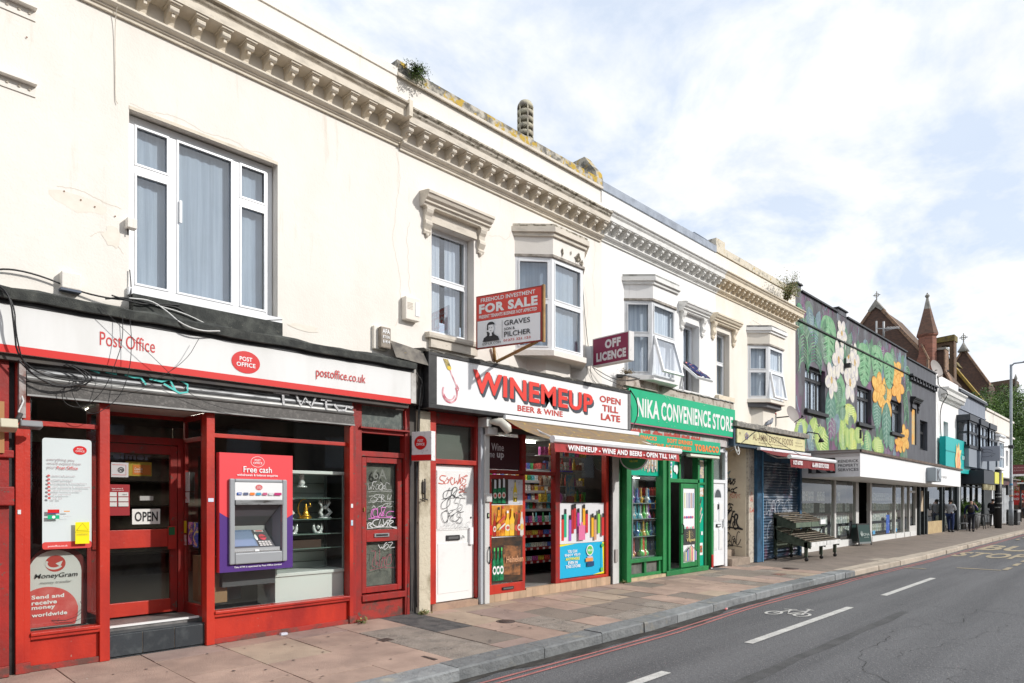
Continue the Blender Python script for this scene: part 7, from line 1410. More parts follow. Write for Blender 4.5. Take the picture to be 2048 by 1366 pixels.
def leafshape(b, name, x, z, w, h, m, veins=None, kind='heart', rot=0, n=14):
    pts = []
    for k in range(2*n):
        t = 2*math.pi*k/(2*n); s_ = math.sin(t); c_ = math.cos(t)
        r = {'heart': (.5*(1-.25*c_)*abs(s_)**.8*(1 if s_ > 0 else -1), .5*c_), 'oval': (.5*s_, .5*c_), 'lance': (.5*s_*abs(s_)**.5*(1-.2*c_), .5*c_)}[kind]
        pts.append((r[0]*w, r[1]*h))
    ca, sa = math.cos(rot), math.sin(rot); T = lambda p: (x+p[0]*ca-p[1]*sa*(w/h if 0 else 1), z+p[0]*sa+p[1]*ca)
    mb = MB(); b.poly(name, [T(p) for p in pts][::-1], m, mb=mb)
    if veins:
        b.off += .0012; b.line('v', [T((0, .46*h)), T((0, -.46*h))], w*.03, veins, mb=mb)
        for k in range(-3, 4):
            for s_ in (-1, 1): b.off += .00008; b.line('v', [T((0, h*.10*k)), T((s_*w*.32, h*(.10*k+(.10 if kind != 'mon' else .05))))], w*.018, veins, mb=mb)
    b.off += .0006; return mb.build(name, b.p)
b = Board(mb_, (0, 0, 0)); b.off = .002
LG = [mat('mural_green_a', (.10, .27, .14), .8, (.05, .16, .09), 4, lo=.4, hi=.6), mat('mural_green_b', (.12, .30, .15), .8, (.24, .40, .24), 4, lo=.42, hi=.62), mat('mural_blue_green', (.07, .17, .13), .8, (.13, .26, .20), 5)]
LV = mat('mural_vein', (.25, .48, .27), .8); LV2 = mat('mural_vein_pale', (.35, .48, .40), .8); LO = [mat('mural_lime', (.36, .48, .13), .8, (.20, .36, .12), 3, lo=.42, hi=.62), mat('mural_lime_b', (.46, .52, .12), .8, (.28, .42, .15), 3, lo=.42, hi=.62)]; LP = mat('mural_lime_light', (.65, .72, .35), .8)
FW = mat('mural_petal_white', (.68, .64, .54), .8, (.50, .47, .50), 5); FWc = mat('mural_petal_heart', (.42, .24, .06), .8, (.60, .45, .2), 6); FY = mat('mural_petal_yellow', (.74, .46, .12), .8, (.58, .30, .06), 5); FO = mat('mural_petal_orange', (.66, .31, .06), .8, (.75, .45, .12), 5)
MU = [('m', 22.52, 6.64, 1.36, 1.55), ('m', 26.08, 6.38, 1.44, 1.53), ('m', 27.59, 6.68, 1.43, 1.26), ('m', 29.07, 6.58, 1.4, 1.4), ('h', 23.59, 4.92, 1.17, 1.65), ('f', 22.72, 4.33, 0.96, 1.71), ('f', 27.57, 4.78, 1.15, 1.13), ('f', 28.76, 4.44, 1.22, 1.79), ('f', 29.38, 3.89, 0.95, 0.82), ('p', 20.34, 6.2, 0.99, 1.92), ('p', 21.18, 6.3, 1.43, 1.84), ('p', 31.82, 6.5, 1.08, 1.26), ('p', 31.46, 5.32, 0.88, 1.54), ('p', 19.98+.2, 7.06, 0.53, 0.51), ('w', 22.77, 5.42, 0.96, 0.94), ('w', 23.42, 6.16, 1.0, 0.99), ('w', 24.4, 6.45, 0.95, 0.94), ('w', 24.57, 5.57, 1.07, 1.14), ('w', 25.05, 6.31, 0.87, 1.05), ('w', 23.73, 7.08, 0.85, 0.73), ('y', 27.73, 5.7, 1.45, 1.04), ('y', 28.69, 5.41, 1.52, 1.3), ('y', 30.2, 6.73, 1.57, 0.65), ('y', 30.27, 6.09, 1.57, 0.93), ('y', 31.3, 4.12, 1.2, 0.91), ('y', 30.43, 3.82, 1.0, 0.56), ('o', 24.55, 4.48, 1.19, 0.64), ('o', 23.87, 3.75, 0.68, 0.97), ('o', 24.79, 3.6, 0.85, 0.79), ('o', 25.45, 3.85, 0.76, 0.5), ('o', 24.27, 3.69, 0.47, 0.58), ('g', 20.29, 3.7, 0.98, 0.44), ('g', 21.26, 3.71, 0.77, 0.67), ('g', 21.95, 3.42, 1.2, 0.73), ('g', 26.46, 3.67, 0.81, 0.71), ('g', 27.65, 3.61, 1.3, 0.52), ('g', 25.68, 3.5, 0.9, 0.45)]
rm = random.Random(5); PE = [mat('petal_edge_pale', (.36, .36, .36), .8), mat('petal_edge_orange', (.50, .19, .02), .8)]
misc = [mat('mural_magenta', (.22, .04, .16), .8), mat('mural_pale_blue', (.22, .32, .40), .8), mat('mural_grey_stroke', (.16, .18, .18), .8)]
bs_ = MB()
for i in range(330):
    x_, z_ = rm.uniform(19.95, 31.8), rm.uniform(3.0, 7.6)
    if any(h[0]-.25 < x_ < h[1]+.25 and h[2]-.5 < z_ < h[3]+.3 for h in H_): continue
    k = rm.choice(misc); a_ = rm.uniform(1.0, 2.2); l_ = rm.uniform(.15, .5); c_ = rm.uniform(-.3, .3)
    b.line('s', [(x_, z_), (x_+l_*.5*math.cos(a_)+c_*.2, min(z_+l_*.5, 7.66)), (x_+l_*math.cos(a_), min(z_+l_, 7.67))], rm.uniform(.008, .035), k, mb=bs_); b.off += .00002
bs_.build('painted_strokes', mb_, kind='stuff'); b.off = .004
DG = [mat('mural_dim_green', (.07, .17, .10), .8, (.13, .24, .15), 4), mat('mural_dim_blue', (.12, .18, .21), .8, (.22, .30, .34), 3), mat('mural_dim_plum', (.20, .08, .18), .8, (.13, .08, .14), 3), mat('mural_dim_sage', (.16, .22, .17), .8, (.10, .15, .12), 3)]
for i in range(210):
    x_, z_ = rm.uniform(20.1, 31.4), rm.choice((rm.uniform(3.2, 4.3), rm.uniform(5.9, 7.3), rm.uniform(3.2, 7.2))); w_, h_ = rm.uniform(.3, .7), rm.uniform(.5, 1.2)
    if any(h[0]-.45 < x_ < h[1]+.45 and h[2]-.7 < z_ < h[3]+.6 for h in H_) or z_+h_/2 > 7.6: continue
    leafshape(b, 'painted_leaf', x_, z_, w_, h_, DG[(0, 3, 0, 1, 2, 0, 3)[i % 7]], LV2 if i % 3 == 0 else None, 'lance', math.pi+rm.uniform(-.5, .5)); b.off = .004+.00003*i
b.off = .0075
for k, x_, z_, w_, h_ in MU:
    if k == 'm':
        leafshape(b, 'painted_leaf', x_, z_, w_, h_, LG[1], LV, 'heart', math.pi)
        c = MB()
        for q in range(8): a_ = -.38+.1*q; s_ = -1 if q % 2 else 1; b.line('slot', [(x_+s_*w_*.12, z_+a_*h_*.8), (x_+s_*w_*.30, z_+a_*h_*.8-.06*h_)], w_*.04, mat('leaf_slot', (.05, .14, .07), .8), mb=c); b.off += .0001
        c.build('painted_leaf_slots', mb_)
    elif k in 'hf': leafshape(b, 'painted_leaf', x_, z_, w_, h_, LG[1] if k == 'h' else LG[2], LV if k == 'h' else LV2, 'lance', math.pi)
    elif k == 'o': leafshape(b, 'painted_leaf', x_, z_, w_*1.2, h_*1.15, LO[0 if w_ < .8 else 1], LP, 'oval')
    elif k == 'g': leafshape(b, 'painted_leaf', x_, z_, w_*1.1, h_*1.3, rm.choice((LO[0], LG[1])), LP, 'lance', rm.uniform(-.5, .5))
    elif k == 'p':
        c = MB()
        for q in range(16):
            u = q/15; x0 = x_-w_*.1+w_*.25*math.sin(u*2.2); z0 = z_+h_*.5-u*h_*.75
            for s_ in (-1, 1):
                c_ = [(x0, z0), (x0+s_*w_*.22, z0-h_*.05), (x0+s_*w_*.38, z0-h_*.2)]
                b.line('f', c_, .035, rm.choice((LG[0], LG[2], mat('mural_frond', (.20, .36, .22), .8))), mb=c); b.off += .00006
        c.build('painted_frond', mb_)
    else:
        m_ = FW if k == 'w' else rm.choice((FY, FO)) if x_ > 29 else FY; c = MB(); n_ = 5; r0 = rm.uniform(0, 1)
        for q in range(n_):
            a_ = 2*math.pi*q/n_+r0; px_, pz_ = x_+w_*.29*math.sin(a_), z_+h_*.33*math.cos(a_); pts = []
            for t_ in range(12):
                t2 = 2*math.pi*t_/12; u_, v_ = .21*math.cos(t2), .31*math.sin(t2); pts.append((px_+(u_*math.cos(a_)+v_*math.sin(a_))*w_, pz_+(-u_*math.sin(a_)+v_*math.cos(a_))*h_))
            pc = (sum(p_[0] for p_ in pts)/12, sum(p_[1] for p_ in pts)/12); b.off += .0003; b.poly('p', [(pc[0]+(p_[0]-pc[0])*1.1, pc[1]+(p_[1]-pc[1])*1.1) for p_ in pts], PE[0 if k == 'w' else 1], mb=c); b.off += .0003; b.poly('p', pts, m_, mb=c)
        b.off += .0004; b.ell('c', x_, z_, w_*.10, h_*.13, FWc if k == 'w' else FO, mb=c, n=12)
        c.build('painted_flower', mb_)
    b.off = .006 if b.off > .02 else b.off
t = thing('floodlight', 'small black floodlight on the mural between the flowers', 'floodlight', (24.0, -.05, 6.0)); MB().box(23.95, 24.1, -.2, -.02, 5.98, 6.12, blkf).box(24.0, 24.05, -.05, 0, 6.1, 6.3, blkf).build('lamp_body', t)
box('vent_pipe', 25.55, 25.65, -.06, 0, 3.75, 4.05, blkf, mb_)
t = thing('goose_lamp', 'black goose neck lamp over the left edge of the mural', 'lamp', (20.2, -.3, 3.4)); MB().tube([(20.0, -.02, 3.35), (20.05, -.3, 3.55), (20.25, -.5, 3.5), (20.3, -.55, 3.35)], .02, black, 5).tube([(20.3, -.55, 3.36), (20.3, -.56, 3.26)], [.05, .09], black, 8).build('lamp_arm', t)
# ---------------------------------------------------------------- estate agent
ks = thing('estate_agent_canopy', 'long white canopy box of the estate agent, with a grey lettered end facing the camera', 'canopy', (27, -1, 2.2))
kw = mat('canopy_white', (.88, .88, .87), .45, (.83, .83, .82), 1.5, (2, 1, .5)); kg = mat('canopy_grey_end', (.78, .78, .80), .5, (.68, .68, .70), 2)
P8 = [(20.3, -1.6, 2.25), (34.8, -1.32, 2.17), (34.8, .0, 2.17), (20.3, .0, 2.25), (20.3, -1.6, 2.93), (34.8, -1.32, 2.87), (34.8, .0, 2.87), (20.3, .0, 2.93)]
MB().add(P8, [(0, 3, 2, 1), (4, 5, 6, 7), (0, 1, 5, 4), (1, 2, 6, 5), (2, 3, 7, 6)], kw).add(P8, [(3, 0, 4, 7)], kg).build('box', ks)
MB().add([(20.22, -1.66, 2.93), (34.9, -1.38, 2.87), (34.9, 0, 2.87), (20.22, 0, 2.93), (20.22, -1.66, 3.0), (34.9, -1.38, 2.94), (34.9, 0, 2.94), (20.22, 0, 3.0)], [(0, 3, 2, 1), (4, 5, 6, 7), (0, 1, 5, 4), (1, 2, 6, 5), (2, 3, 7, 6)], mat('brown_flashing', (.10, .065, .05), .8, (.16, .12, .09), 6)).build('roof_edge', ks)
MB().add([(20.3, -1.6, 2.82), (20.28, -1.6, 2.82), (20.28, 0, 2.84), (20.3, 0, 2.84), (20.3, -1.6, 3.0), (20.28, -1.6, 3.0), (20.28, 0, 3.04), (20.3, 0, 3.04)], [(0, 1, 2, 3), (4, 7, 6, 5), (1, 0, 4, 5), (2, 1, 5, 6), (3, 2, 6, 7)], mat('pale_grey_trim', (.52, .52, .53), .5)).build('end_trim', ks)
b = Board(ks, (20.3, 0, 0), (0, -1, 0), (0, 0, 1), off=.004)
dkg = mat('dark_grey_letter', (.07, .07, .08), .5)
for s_, z_ in (('KENDRICK', 2.65), ('PROPERTY', 2.53), ('SERVICES', 2.41)): b.text(s_, 1.02, 1.56, z_, z_+.08, dkg, bold=.014)
b.poly('logo_panel', [(.20, 2.37), (.94, 2.36), (.95, 2.38), (.95, 2.78), (.93, 2.80), (.20, 2.82)], mat('logo_black', (.03, .03, .035), .4)); b.text('K', .30, .75, 2.38, 2.75, mat('logo_grey', (.30, .30, .31), .5), bold=.05); b.ell('logo_ring', .85, 2.46, .05, .05, mat('logo_pale', (.45, .5, .5), .5), n=14)
fr = Fr(20.3, -1.6, 34.8, -1.32); ic = MB(); fbox(ic, fr, 8.0, 8.95, -.30, -.0, 2.26, 2.78, mat('sign_steel', (.30, .34, .37), .4)); ic.build('logo_box', ks, bevel=.03)
b = Board(ks, (20.3, -1.6, 0), (14.5, .28, 0), (0, 0, 1), off=.303); b.text('K', 8.2, 8.72, 2.31, 2.72, dkg, bold=.05); b.rect('dot', 8.76, 8.84, 2.31, 2.38, dkg); b.off = .003; b.text('KENDRICK PROPERTY SERVICES', 8.98, 11.6, 2.46, 2.54, mat('mid_grey_text2', (.22, .21, .20), .5))
eg = thing('estate_agent_shop', 'glazed white framed estate agent shopfront under the canopy', 'shopfront', (27, .15, 0))
kf = mat('shop_white_frame', (.66, .65, .62), .4)
for a, c in ((20.35, 20.5), (23.4, 23.55), (25.55, 25.85), (27.15, 27.35), (30.35, 30.45), (31.6, 31.72), (32.5, 32.6), (33.5, 33.7)): MB().box(a, c, .10, .22, .0, 2.3, kf).build('mullion', eg)
for a, c in ((20.5, 23.4), (23.55, 25.55), (27.35, 30.35), (30.45, 31.6), (31.72, 32.5), (32.6, 33.5)):
    MB().box(a, c, .08, .2, .0, .26, mat('riser_white', (.72, .72, .70), .5)).build('stall_riser', eg); box('pane', a, c, .15, .156, .26, 2.3, glshop, eg)
MB().box(32.6, 33.5, .1, .2, .26, .5, kf).box(32.6, 33.5, .1, .2, 1.9, 2.0, kf).box(33.0, 33.2, .07, .1, .52, .57, black).build('door_rail', eg)
box('recess_wall', 25.85, 27.15, .9, .95, 0, 2.4, black, eg); box('floor', 20.3, 34, .2, 4, -.02, .09, mat('agent_floor', (.10, .10, .10), .4), eg); box('ceiling', 20.3, 34, .2, 4, 2.5, 2.56, roomd, eg); box('back_wall', 20.3, 36, 4, 4.1, 0, 2.6, mat('agent_wall', (.12, .13, .14), .8, (.05, .05, .05), 1.5), eg); box('side_wall', 33.7, 33.8, .2, 4, 0, 2.5, dark, eg); box('side_wall', 20.2, 20.3, .2, 4, 0, 2.5, dark, eg)
cme = [MB().box(-.10, .10, -.004, .004, -.14, .14, mat('listing%d' % i, c, .6, d_, 12, lo=.48, hi=.55)).mesh('listing_card') for i, (c, d_) in enumerate((((.8, .82, .82), (.2, .3, .3)), ((.75, .75, .7), (.15, .2, .12)), ((.4, .5, .55), (.8, .8, .8))))]
lc = thing('listing_display', 'rows of hanging property cards in the estate agent windows', 'display', (27, .5, 1))
for x0, n_ in ((20.8, 11), (23.7, 8), (27.5, 13), (30.6, 5)):
    for i in range(n_):
        for z_ in (.55, .95, 1.35, 1.72): 
            if R.random() < .85: put(R.choice(cme), 'listing_card', lc, (x0+i*.24, .30, z_), 0, (1.0, 1, 1.05))
tag(MB().box(29.3, 29.75, .143, .147, .30, 1.02, mat('award_blue', (.03, .10, .42), .5, (.6, .65, .7), 7, lo=.60, hi=.62)).build('window_sticker', at=(29.5, .14, .3)), 'tall blue and white sticker low on the estate agent glass', 'sticker')
for x_, lab in ((27.6, 'small blue sticker low by the board'), (30.5, 'small pale blue sticker beside the door mullion')): tag(MB().box(x_, x_+.3, .143, .147, .32, .46, mat('sticker_sky', (.1, .35, .6), .5)).build('window_sticker', at=(x_, .14, .3)), lab+' of the estate agent', 'sticker')
# A-board
t = thing('pavement_board', 'dark green pavement board with a pale tree logo in front of the estate agent', 'sign board', (25.2, -.35, 0))
dgb = mat('board_green', (.012, .05, .045), .5)
a1, b1 = Vector((24.85, -.22, 0)), Vector((25.6, -.40, 0))
for s_, off in ((1, 0.), (-1, .36)):
    fr = Fr(a1.x, a1.y, b1.x, b1.y); mb = MB()
    def q(a, z, d): lean = off+(.22-z*.22)*s_*-1*(-1 if s_ == 1 else 1); return fr.P(a, off*1+(0 if s_ == 1 else -.0)+(z*.12 if s_ == 1 else -z*.12)+d, z+.05)
    L_ = fr.L
    for a, c, z0, z1, m_ in ((.04, L_-.04, .12, .70, dgb), (0, .04, .0, .74, black), (L_-.04, L_, .0, .74, black), (.04, L_-.04, .70, .74, black), (.04, L_-.04, .06, .12, mat('board_grey_foot', (.2, .22, .22), .5))):
        mb.add([q(a, z0, 0), q(c, z0, 0), q(c, z1, 0), q(a, z1, 0), q(a, z0, .03), q(c, z0, .03), q(c, z1, .03), q(a, z1, .03)], [(0, 1, 2, 3), (5, 4, 7, 6), (1, 5, 6, 2), (4, 0, 3, 7), (3, 2, 6, 7)], m_)
    mb.build('panel', t)
b = Board(t, Vector((24.85, -.225, .05)), (b1-a1), Vector((0, .12, 1)), off=.004); pm2 = mat('pale_logo', (.5, .58, .55), .6); b.text('IONA', .28, .68, .33, .42, pm2, bold=.0); b.text('ESTATES', .34, .62, .26, .29, pm2)
for k in range(9): a = math.pi*k/8; b.line('tree_logo', [(.20, .30), (.20+.09*math.cos(a), .40+.10*math.sin(a))], .009, pm2)
# ---------------------------------------------------------------- restaurant strip
rs = thing('restaurant_front', 'black framed restaurant shopfront right of the estate agent', 'shopfront', (38, .1, 0))
fz0 = .06
for a, c in ((33.75, 33.95), (34.5, 34.65), (35.0, 35.2), (37.9, 38.1), (38.4, 38.5), (39.9, 40.05), (41.2, 41.35), (42.0, 42.2), (43.4, 43.55), (45.0, 45.15), (46.6, 46.75), (48.5, 48.8)): MB().box(a, c, .0, .14, .0, 2.75, mat('dark_teal_frame', (.02, .028, .03), .5)).build('mullion', rs)
for a, c in ((33.95, 34.5), (34.65, 35.0), (35.2, 37.9), (38.5, 39.9), (40.05, 41.2), (42.2, 43.4), (43.55, 45.0), (45.15, 46.6), (46.75, 48.5)): box('pane', a, c, .06, .066, .15 if a != 35.2 else .62, 2.6, glshop, rs)
MB().box(35.2, 37.9, .0, .12, .0, .62, mat('plywood_riser', (.50, .38, .20), .7, (.42, .3, .16), 5)).build('stall_riser', rs)
MB().box(35.1, 35.15, -.06, 0, 1.2, 2.0, blkf).box(33.97, 34.48, .03, .05, 1.1, 2.0, mat('menu_paper', (.5, .4, .28), .7)).build('menu_case', rs)
MB().box(33.7, 49, .1, .18, 2.6, 3.0, blkf).box(38.8, 49, -.05, .1, 2.3, 2.36, mat('frame_grey2', (.12, .13, .14), .5)).box(34.8, 38, -.3, 0, 2.95, 3.12, mat('mossy_gutter', (.09, .08, .06), .9, (.14, .14, .05), 5)).box(33.0, 37.0, -.22, 0, 2.99, 3.25, char).build('fascia', rs)
box('back_wall', 33.8, 52, 1.6, 1.7, 0, 3, mat('restaurant_dark', (.05, .055, .05), .8, (.12, .12, .09), 1.2), rs); box('floor', 33.8, 50, .14, 1.6, 0, .1, dark, rs); box('ceiling', 33.8, 50, .14, 1.6, 2.7, 2.8, dark, rs)
MB().box(41.25, 41.55, -.08, .02, 0, 2.5, mat('light_grey_post', (.38, .40, .40), .5)).build('corner_post', rs)
sg = thing('shop_sign', 'turquoise shop sign with an orange flame figure', 'shop sign', (39.8, -.4, 2.9)); MB().box(36.9, 42.5, -.35, -.1, 2.95, 4.58, mat('turquoise', (.0, .42, .40), .45)).box(36.9, 42.5, -.37, -.35, 3.9, 3.94, mat('turquoise_dark', (.0, .30, .29), .5)).build('panel', sg)
b = Board(sg, (0, -.372, 0)); fo_ = mat('flame_orange', (.75, .28, .10), .5, (.8, .5, .3), 3); b.poly('flame', [(39.0, 3.0), (39.9, 3.0), (40.1, 3.4), (39.9, 3.7), (40.2, 4.1), (39.8, 4.05), (39.6, 4.45), (39.4, 4.1), (39.1, 4.35), (39.0, 3.9), (38.8, 3.6)][::-1][::-1], mat('flame_yellow', (.85, .6, .25), .5)); b.poly('flame', [(39.2, 3.05), (39.8, 3.05), (39.9, 3.5), (39.6, 4.1), (39.3, 3.9), (39.1, 3.5)], fo_); b.text('BURGER', 40.4, 41.6, 3.62, 3.82, mat('pale_turq', (.5, .7, .68), .5), bold=.04)
# ================================================================ far terrace
def simple_win(root, x0, x1, z0, z1, y, fm, tr=.5, pane=gl, cur=curt2):
    return win(root, FX, x0, x1, z0, z1, y, fm, rows=((z0+(z1-z0)*tr,),), fw=.07, pane=pane, curtain=cur)
w2 = thing('white_terrace_house', 'narrow white terrace house with a small bracketed cornice beyond the mural', 'building', (39, 0, 0))
wall('wall', w2, 36.6, 41.4, -.02, .35, 3.0, 7.5, [(38.1, 39.1, 3.75, 5.4)], white_r); simple_win(w2, 38.12, 39.08, 3.77, 5.38, .15, uPVC)
MB().prismX([(0, 6.3), (-.08, 6.33), (-.12, 6.42), (-.1, 6.48), (-.1, 6.6), (-.32, 6.62), (-.34, 6.78), (-.42, 6.86), (-.42, 6.92), (0, 6.95)], 37.2, 41.5, MOULD['c']).build('cornice', w2)
for i in range(16): MB().box(37.3+i*.27, 37.42+i*.27, -.28, -.06, 6.46, 6.62, MOULD['c']).build('bracket', w2)
wires('wall_cables', 'thin black cable hanging down the white house beyond the mural', [([(36.9, -.04, 7.4), (36.95, -.05, 6.9), (37.0, -.5, 6.6), (37.0, -.1, 6.0), (37.3, -.06, 4.8), (37.9, -.06, 3.7)], .02)])
dish('brownish satellite dish on top of the white house parapet', 37.0, .1, 7.75, .42, (-.3, -.9, .3))
t = thing('tv_aerial', 'pale television aerial standing against the church gable', 'aerial', (45, 4.85, 7)); pa = mat('aerial_metal', (.42, .42, .42), .5); MB().tube([(45, 4.85, 7), (45, 4.85, 12.4)], .05, pa, 5).build('mast', t); MB().tube([(45, 4.9, 11.95), (45, 3.6, 11.75)], .03, pa, 5).build('boom', t); MB().tube([(45, 4.45, 11.4), (45, 4.45, 12.3)], .06, pa, 4).build('reflector', t)
for i in range(9): MB().tube([(44.8, 4.3-i*.08, 11.65+.01*i), (45.2, 4.3-i*.08, 12.0-.01*i)], .012, pa, 4).build('element', t)
bg = mat('blue_grey_render', (.20, .225, .27), .8, (.26, .285, .33), 1.2, (1.5, 1, .5), .4, .7); nv = mat('navy_frame', (.03, .035, .045), .5); bgp = mat('bay_panel_grey', (.24, .27, .31), .6)
b3_ = thing('blue_grey_terrace_house', 'blue grey terrace house with three dark angled bays over a dark shopfront', 'building', (45, 0, 0))
wall('wall', b3_, 41.4, 48.9, 0, .35, 2.9, 7.35, [], bg); MB().box(41.4, 48.9, -.08, .4, 7.35, 7.42, mat('pale_coping', (.5, .52, .54), .6)).box(41.4, 48.9, -.14, -.08, 7.2, 7.33, nv).box(41.4, 48.9, -.05, 0, 6.35, 6.42, bg).build('coping', b3_)
for x0 in (41.0, 43.9, 46.6):
    bp_ = [(x0, 0), (x0+.02, -.55), (x0+2.0, -.55), (x0+2.02, 0)]
    MB().prismZ([(x0-.08, .02), (x0-.08, -.62), (x0+2.1, -.62), (x0+2.1, .02)], 5.65, 5.95, nv).build('bay_head', b3_); MB().prismZ([(x0, .02), (x0, -.55), (x0+2.02, -.55), (x0+2.02, .02)], 3.3, 4.25, bgp).build('bay_apron', b3_); MB().prismZ([(x0-.05, .02), (x0-.05, -.6), (x0+2.05, -.6), (x0+2.05, .02)], 4.25, 4.33, nv).build('bay_sill', b3_)
    fr = Fr(x0, -.55, x0+2.02, -.55); win(b3_, fr, 0, fr.L, 4.33, 5.65, 0, nv, cols=(.95,), rows=((5.05,), (5.05,)), fw=.08, curtain=curt2, back=True)
    fr = Fr(x0, 0, x0, -.55); win(b3_, fr, 0, fr.L, 4.33, 5.65, 0, nv, rows=((5.05,),), fw=.07, back=False)
w4 = thing('white_corner_house', 'white rendered house with streaked parapet and lead topped bay at the end of the row', 'building', (54, 0, 0))
wst = mat('streaked_white', (.78, .73, .66), .85, (.70, .66, .60), 1, (1, 1, .5), col3=(.30, .26, .22), s3=1.6, lo3=.60, hi3=.76, st3=(2.5, 2.5, .3))
wall('wall', w4, 48.9, 59.2, 0, .35, 2.9, 5.9, [(52.9, 54.0, 3.9, 4.95), (56.3, 57.3, 3.9, 4.95)], white_r); wall('parapet', w4, 48.9, 59.2, 0, .35, 5.9, 7.05, [], wst)
box('side_wall', 58.9, 59.2, .35, 9, 0, 7.0, white_r, w4)
MB().box(48.9, 59.3, -.08, .4, 6.98, 7.1, wst).box(48.9, 59.3, -.12, 0, 5.86, 5.96, wst).build('coping', w4)
bay(w4, [(48.95, 0), (49.4, -.6), (51.2, -.6), (51.7, 0)], 3.5, 5.15, 5.5, white_r, uPVC, uPVC, rows=(((4.2,),), ((4.2,),), ((4.2,),)), curtain=curt)
MB().add([(48.9, 0, 5.45), (49.35, -.68, 5.45), (51.25, -.68, 5.45), (51.75, 0, 5.45), (49.9, 0, 5.85), (50.8, 0, 5.85)], [(0, 1, 4), (1, 2, 5, 4), (2, 3, 5), (0, 4, 5, 3)], mat('lead_roof', (.15, .14, .14), .8)).build('bay_roof', w4)
simple_win(w4, 52.92, 53.98, 3.92, 4.93, .15, uPVC); simple_win(w4, 56.32, 57.28, 3.92, 4.93, .15, uPVC)
MB().box(51.5, 59.2, -.25, .1, 2.55, 2.95, mat('maroon_shop_fascia', (.14, .03, .03), .6, (.06, .03, .03), 2)).box(49.4, 51.5, -.3, .1, 2.4, 2.95, black).box(51.4, 59.3, -.45, -.2, 2.95, 3.02, mat('grey_gutter', (.2, .18, .16), .9)).build('shop_fascia', w4)
MB().box(49.6, 51.0, -.31, -.3, 2.5, 2.58, wh).build('sign_strip', w4)
MB().box(51.0, 54.4, -.02, .08, .05, 2.4, uPVC).build('white_shop_door', w4); MB().box(51.5, 52.3, -.03, -.02, .3, 2.2, mat('grey_pane', (.3, .33, .34), .3)).box(52.8, 54.0, -.03, -.02, .3, 2.2, mat('grey_pane', (.3, .33, .34))).build('door_pane', w4)
MB().box(54.4, 59.2, -.02, .1, .05, 2.5, mat('pale_shop_panels', (.45, .47, .48), .6, (.3, .32, .33), 2)).build('shop_panels', w4)
for i in range(8): box('panel_bar', 54.6+i*.55, 54.72+i*.55, -.05, -.02, .1, 2.4, uPVC, w4)
rf = MB().box(36.6, 59, .35, 9, 6.7, 6.9, felt).build('flat_roof', w4)
t = thing('projecting_sign', 'grey square sign with a line drawing projecting from the blue grey house', 'shop sign', (46, -.8, 3.8)); MB().box(44.5, 44.62, -1.35, -.1, 3.7, 4.5, mat('sign_grey', (.38, .40, .45), .5)).build('board', t)
b = Board(t, (44.5, 0, 0), (0, -1, 0), (0, 0, 1), off=.004); b.ring('drawing', .70, 4.15, .36, .22, .02, dkg, a0=20, a1=330); b.line('drawing', [(.5, 4.15), (.8, 4.2), (1.15, 4.08), (.95, 3.92)], .02, dkg)
t = thing('shop_canopy', 'black box canopy with a yellow end panel over the dark shopfront', 'canopy', (44, -.6, 2.3)); MB().box(42.2, 48.0, -1.0, .1, 2.45, 3.15, nv).build('box', t); MB().box(45.2, 47.9, -1.02, -1.0, 2.5, 3.13, mat('yellow_panel', (.70, .66, .08), .5)).build('yellow_panel', t)
t = thing('menu_sign', 'speckled brown menu sign hanging under the black canopy', 'sign', (44, -.9, 2.2)); MB().box(42.2, 45.6, -.98, -.92, 2.13, 2.42, mat('menu_brown', (.16, .13, .05), .6, (.45, .42, .25), 3, lo=.52, hi=.6)).build('board', t)
t = thing('projecting_sign', 'maroon projecting sign with a white strip beyond the white corner house', 'shop sign', (60, -.5, 3.4)); MB().box(60, 60.1, -1.0, .65, 3.45, 4.1, mat('maroon2', (.16, .035, .04), .5)).box(59.98, 60, -.95, .6, 3.3, 3.44, wh).build('board', t)
b = Board(t, (60, 0, 0), (0, -1, 0), (0, 0, 1), off=.006); b.text('RESTAURANT', -.45, .7, 3.85, 3.95, mat('pinkish', (.5, .3, .3), .5)); b.text('TAKEAWAY', -.45, .7, 3.65, 3.75, mat('pinkish', (.5, .3, .3)))
# beyond the end
t = thing('brick_house', 'orange brick house half hidden by trees at the far right', 'building', (74, 4, 0)); ob = mat('orange_brick', (.42, .17, .07), .85, (.30, .12, .06), 3)
wall('wall', t, 0, 9, 0, .3, 0, 6.2, [(1.2, 2.4, 3.2, 4.6), (4, 5.2, 3.2, 4.6)], ob, Fr(78, 1.0, 78, 10)); wall('wall', t, 78, 84, 1.0, 1.3, 0, 6.2, [], ob); MB().prismX([(.6, 6.2), (10.2, 6.2), (5.4, 9)], 77.8, 84, mat('roof_tile', (.15, .10, .08), .9)).build('roof', t)
t = thing('red_hoarding', 'red hoarding with white lettering at the far end of the street', 'hoarding', (72, 2, 1)); MB().box(72, 72.1, -.2, 4.5, 1.2, 3.3, mat('hoarding_red', (.60, .035, .03), .5)).build('panel', t); b = Board(t, (72, 0, 0), (0, -1, 0), (0, 0, 1), off=.01)
for z_ in (2.9, 2.5, 2.0, 1.6): b.text('TILES AND BATHROOMS', -2.2, .1, z_, z_+.2, wh, bold=.02)
t = thing('garden_wall', 'low dark brick wall below the red hoarding', 'wall', (71, 2, 0)); MB().box(71, 71.3, -.1, 6, 0, 1.15, mat('dark_brick', (.12, .09, .07), .9)).build('wall_body', t)
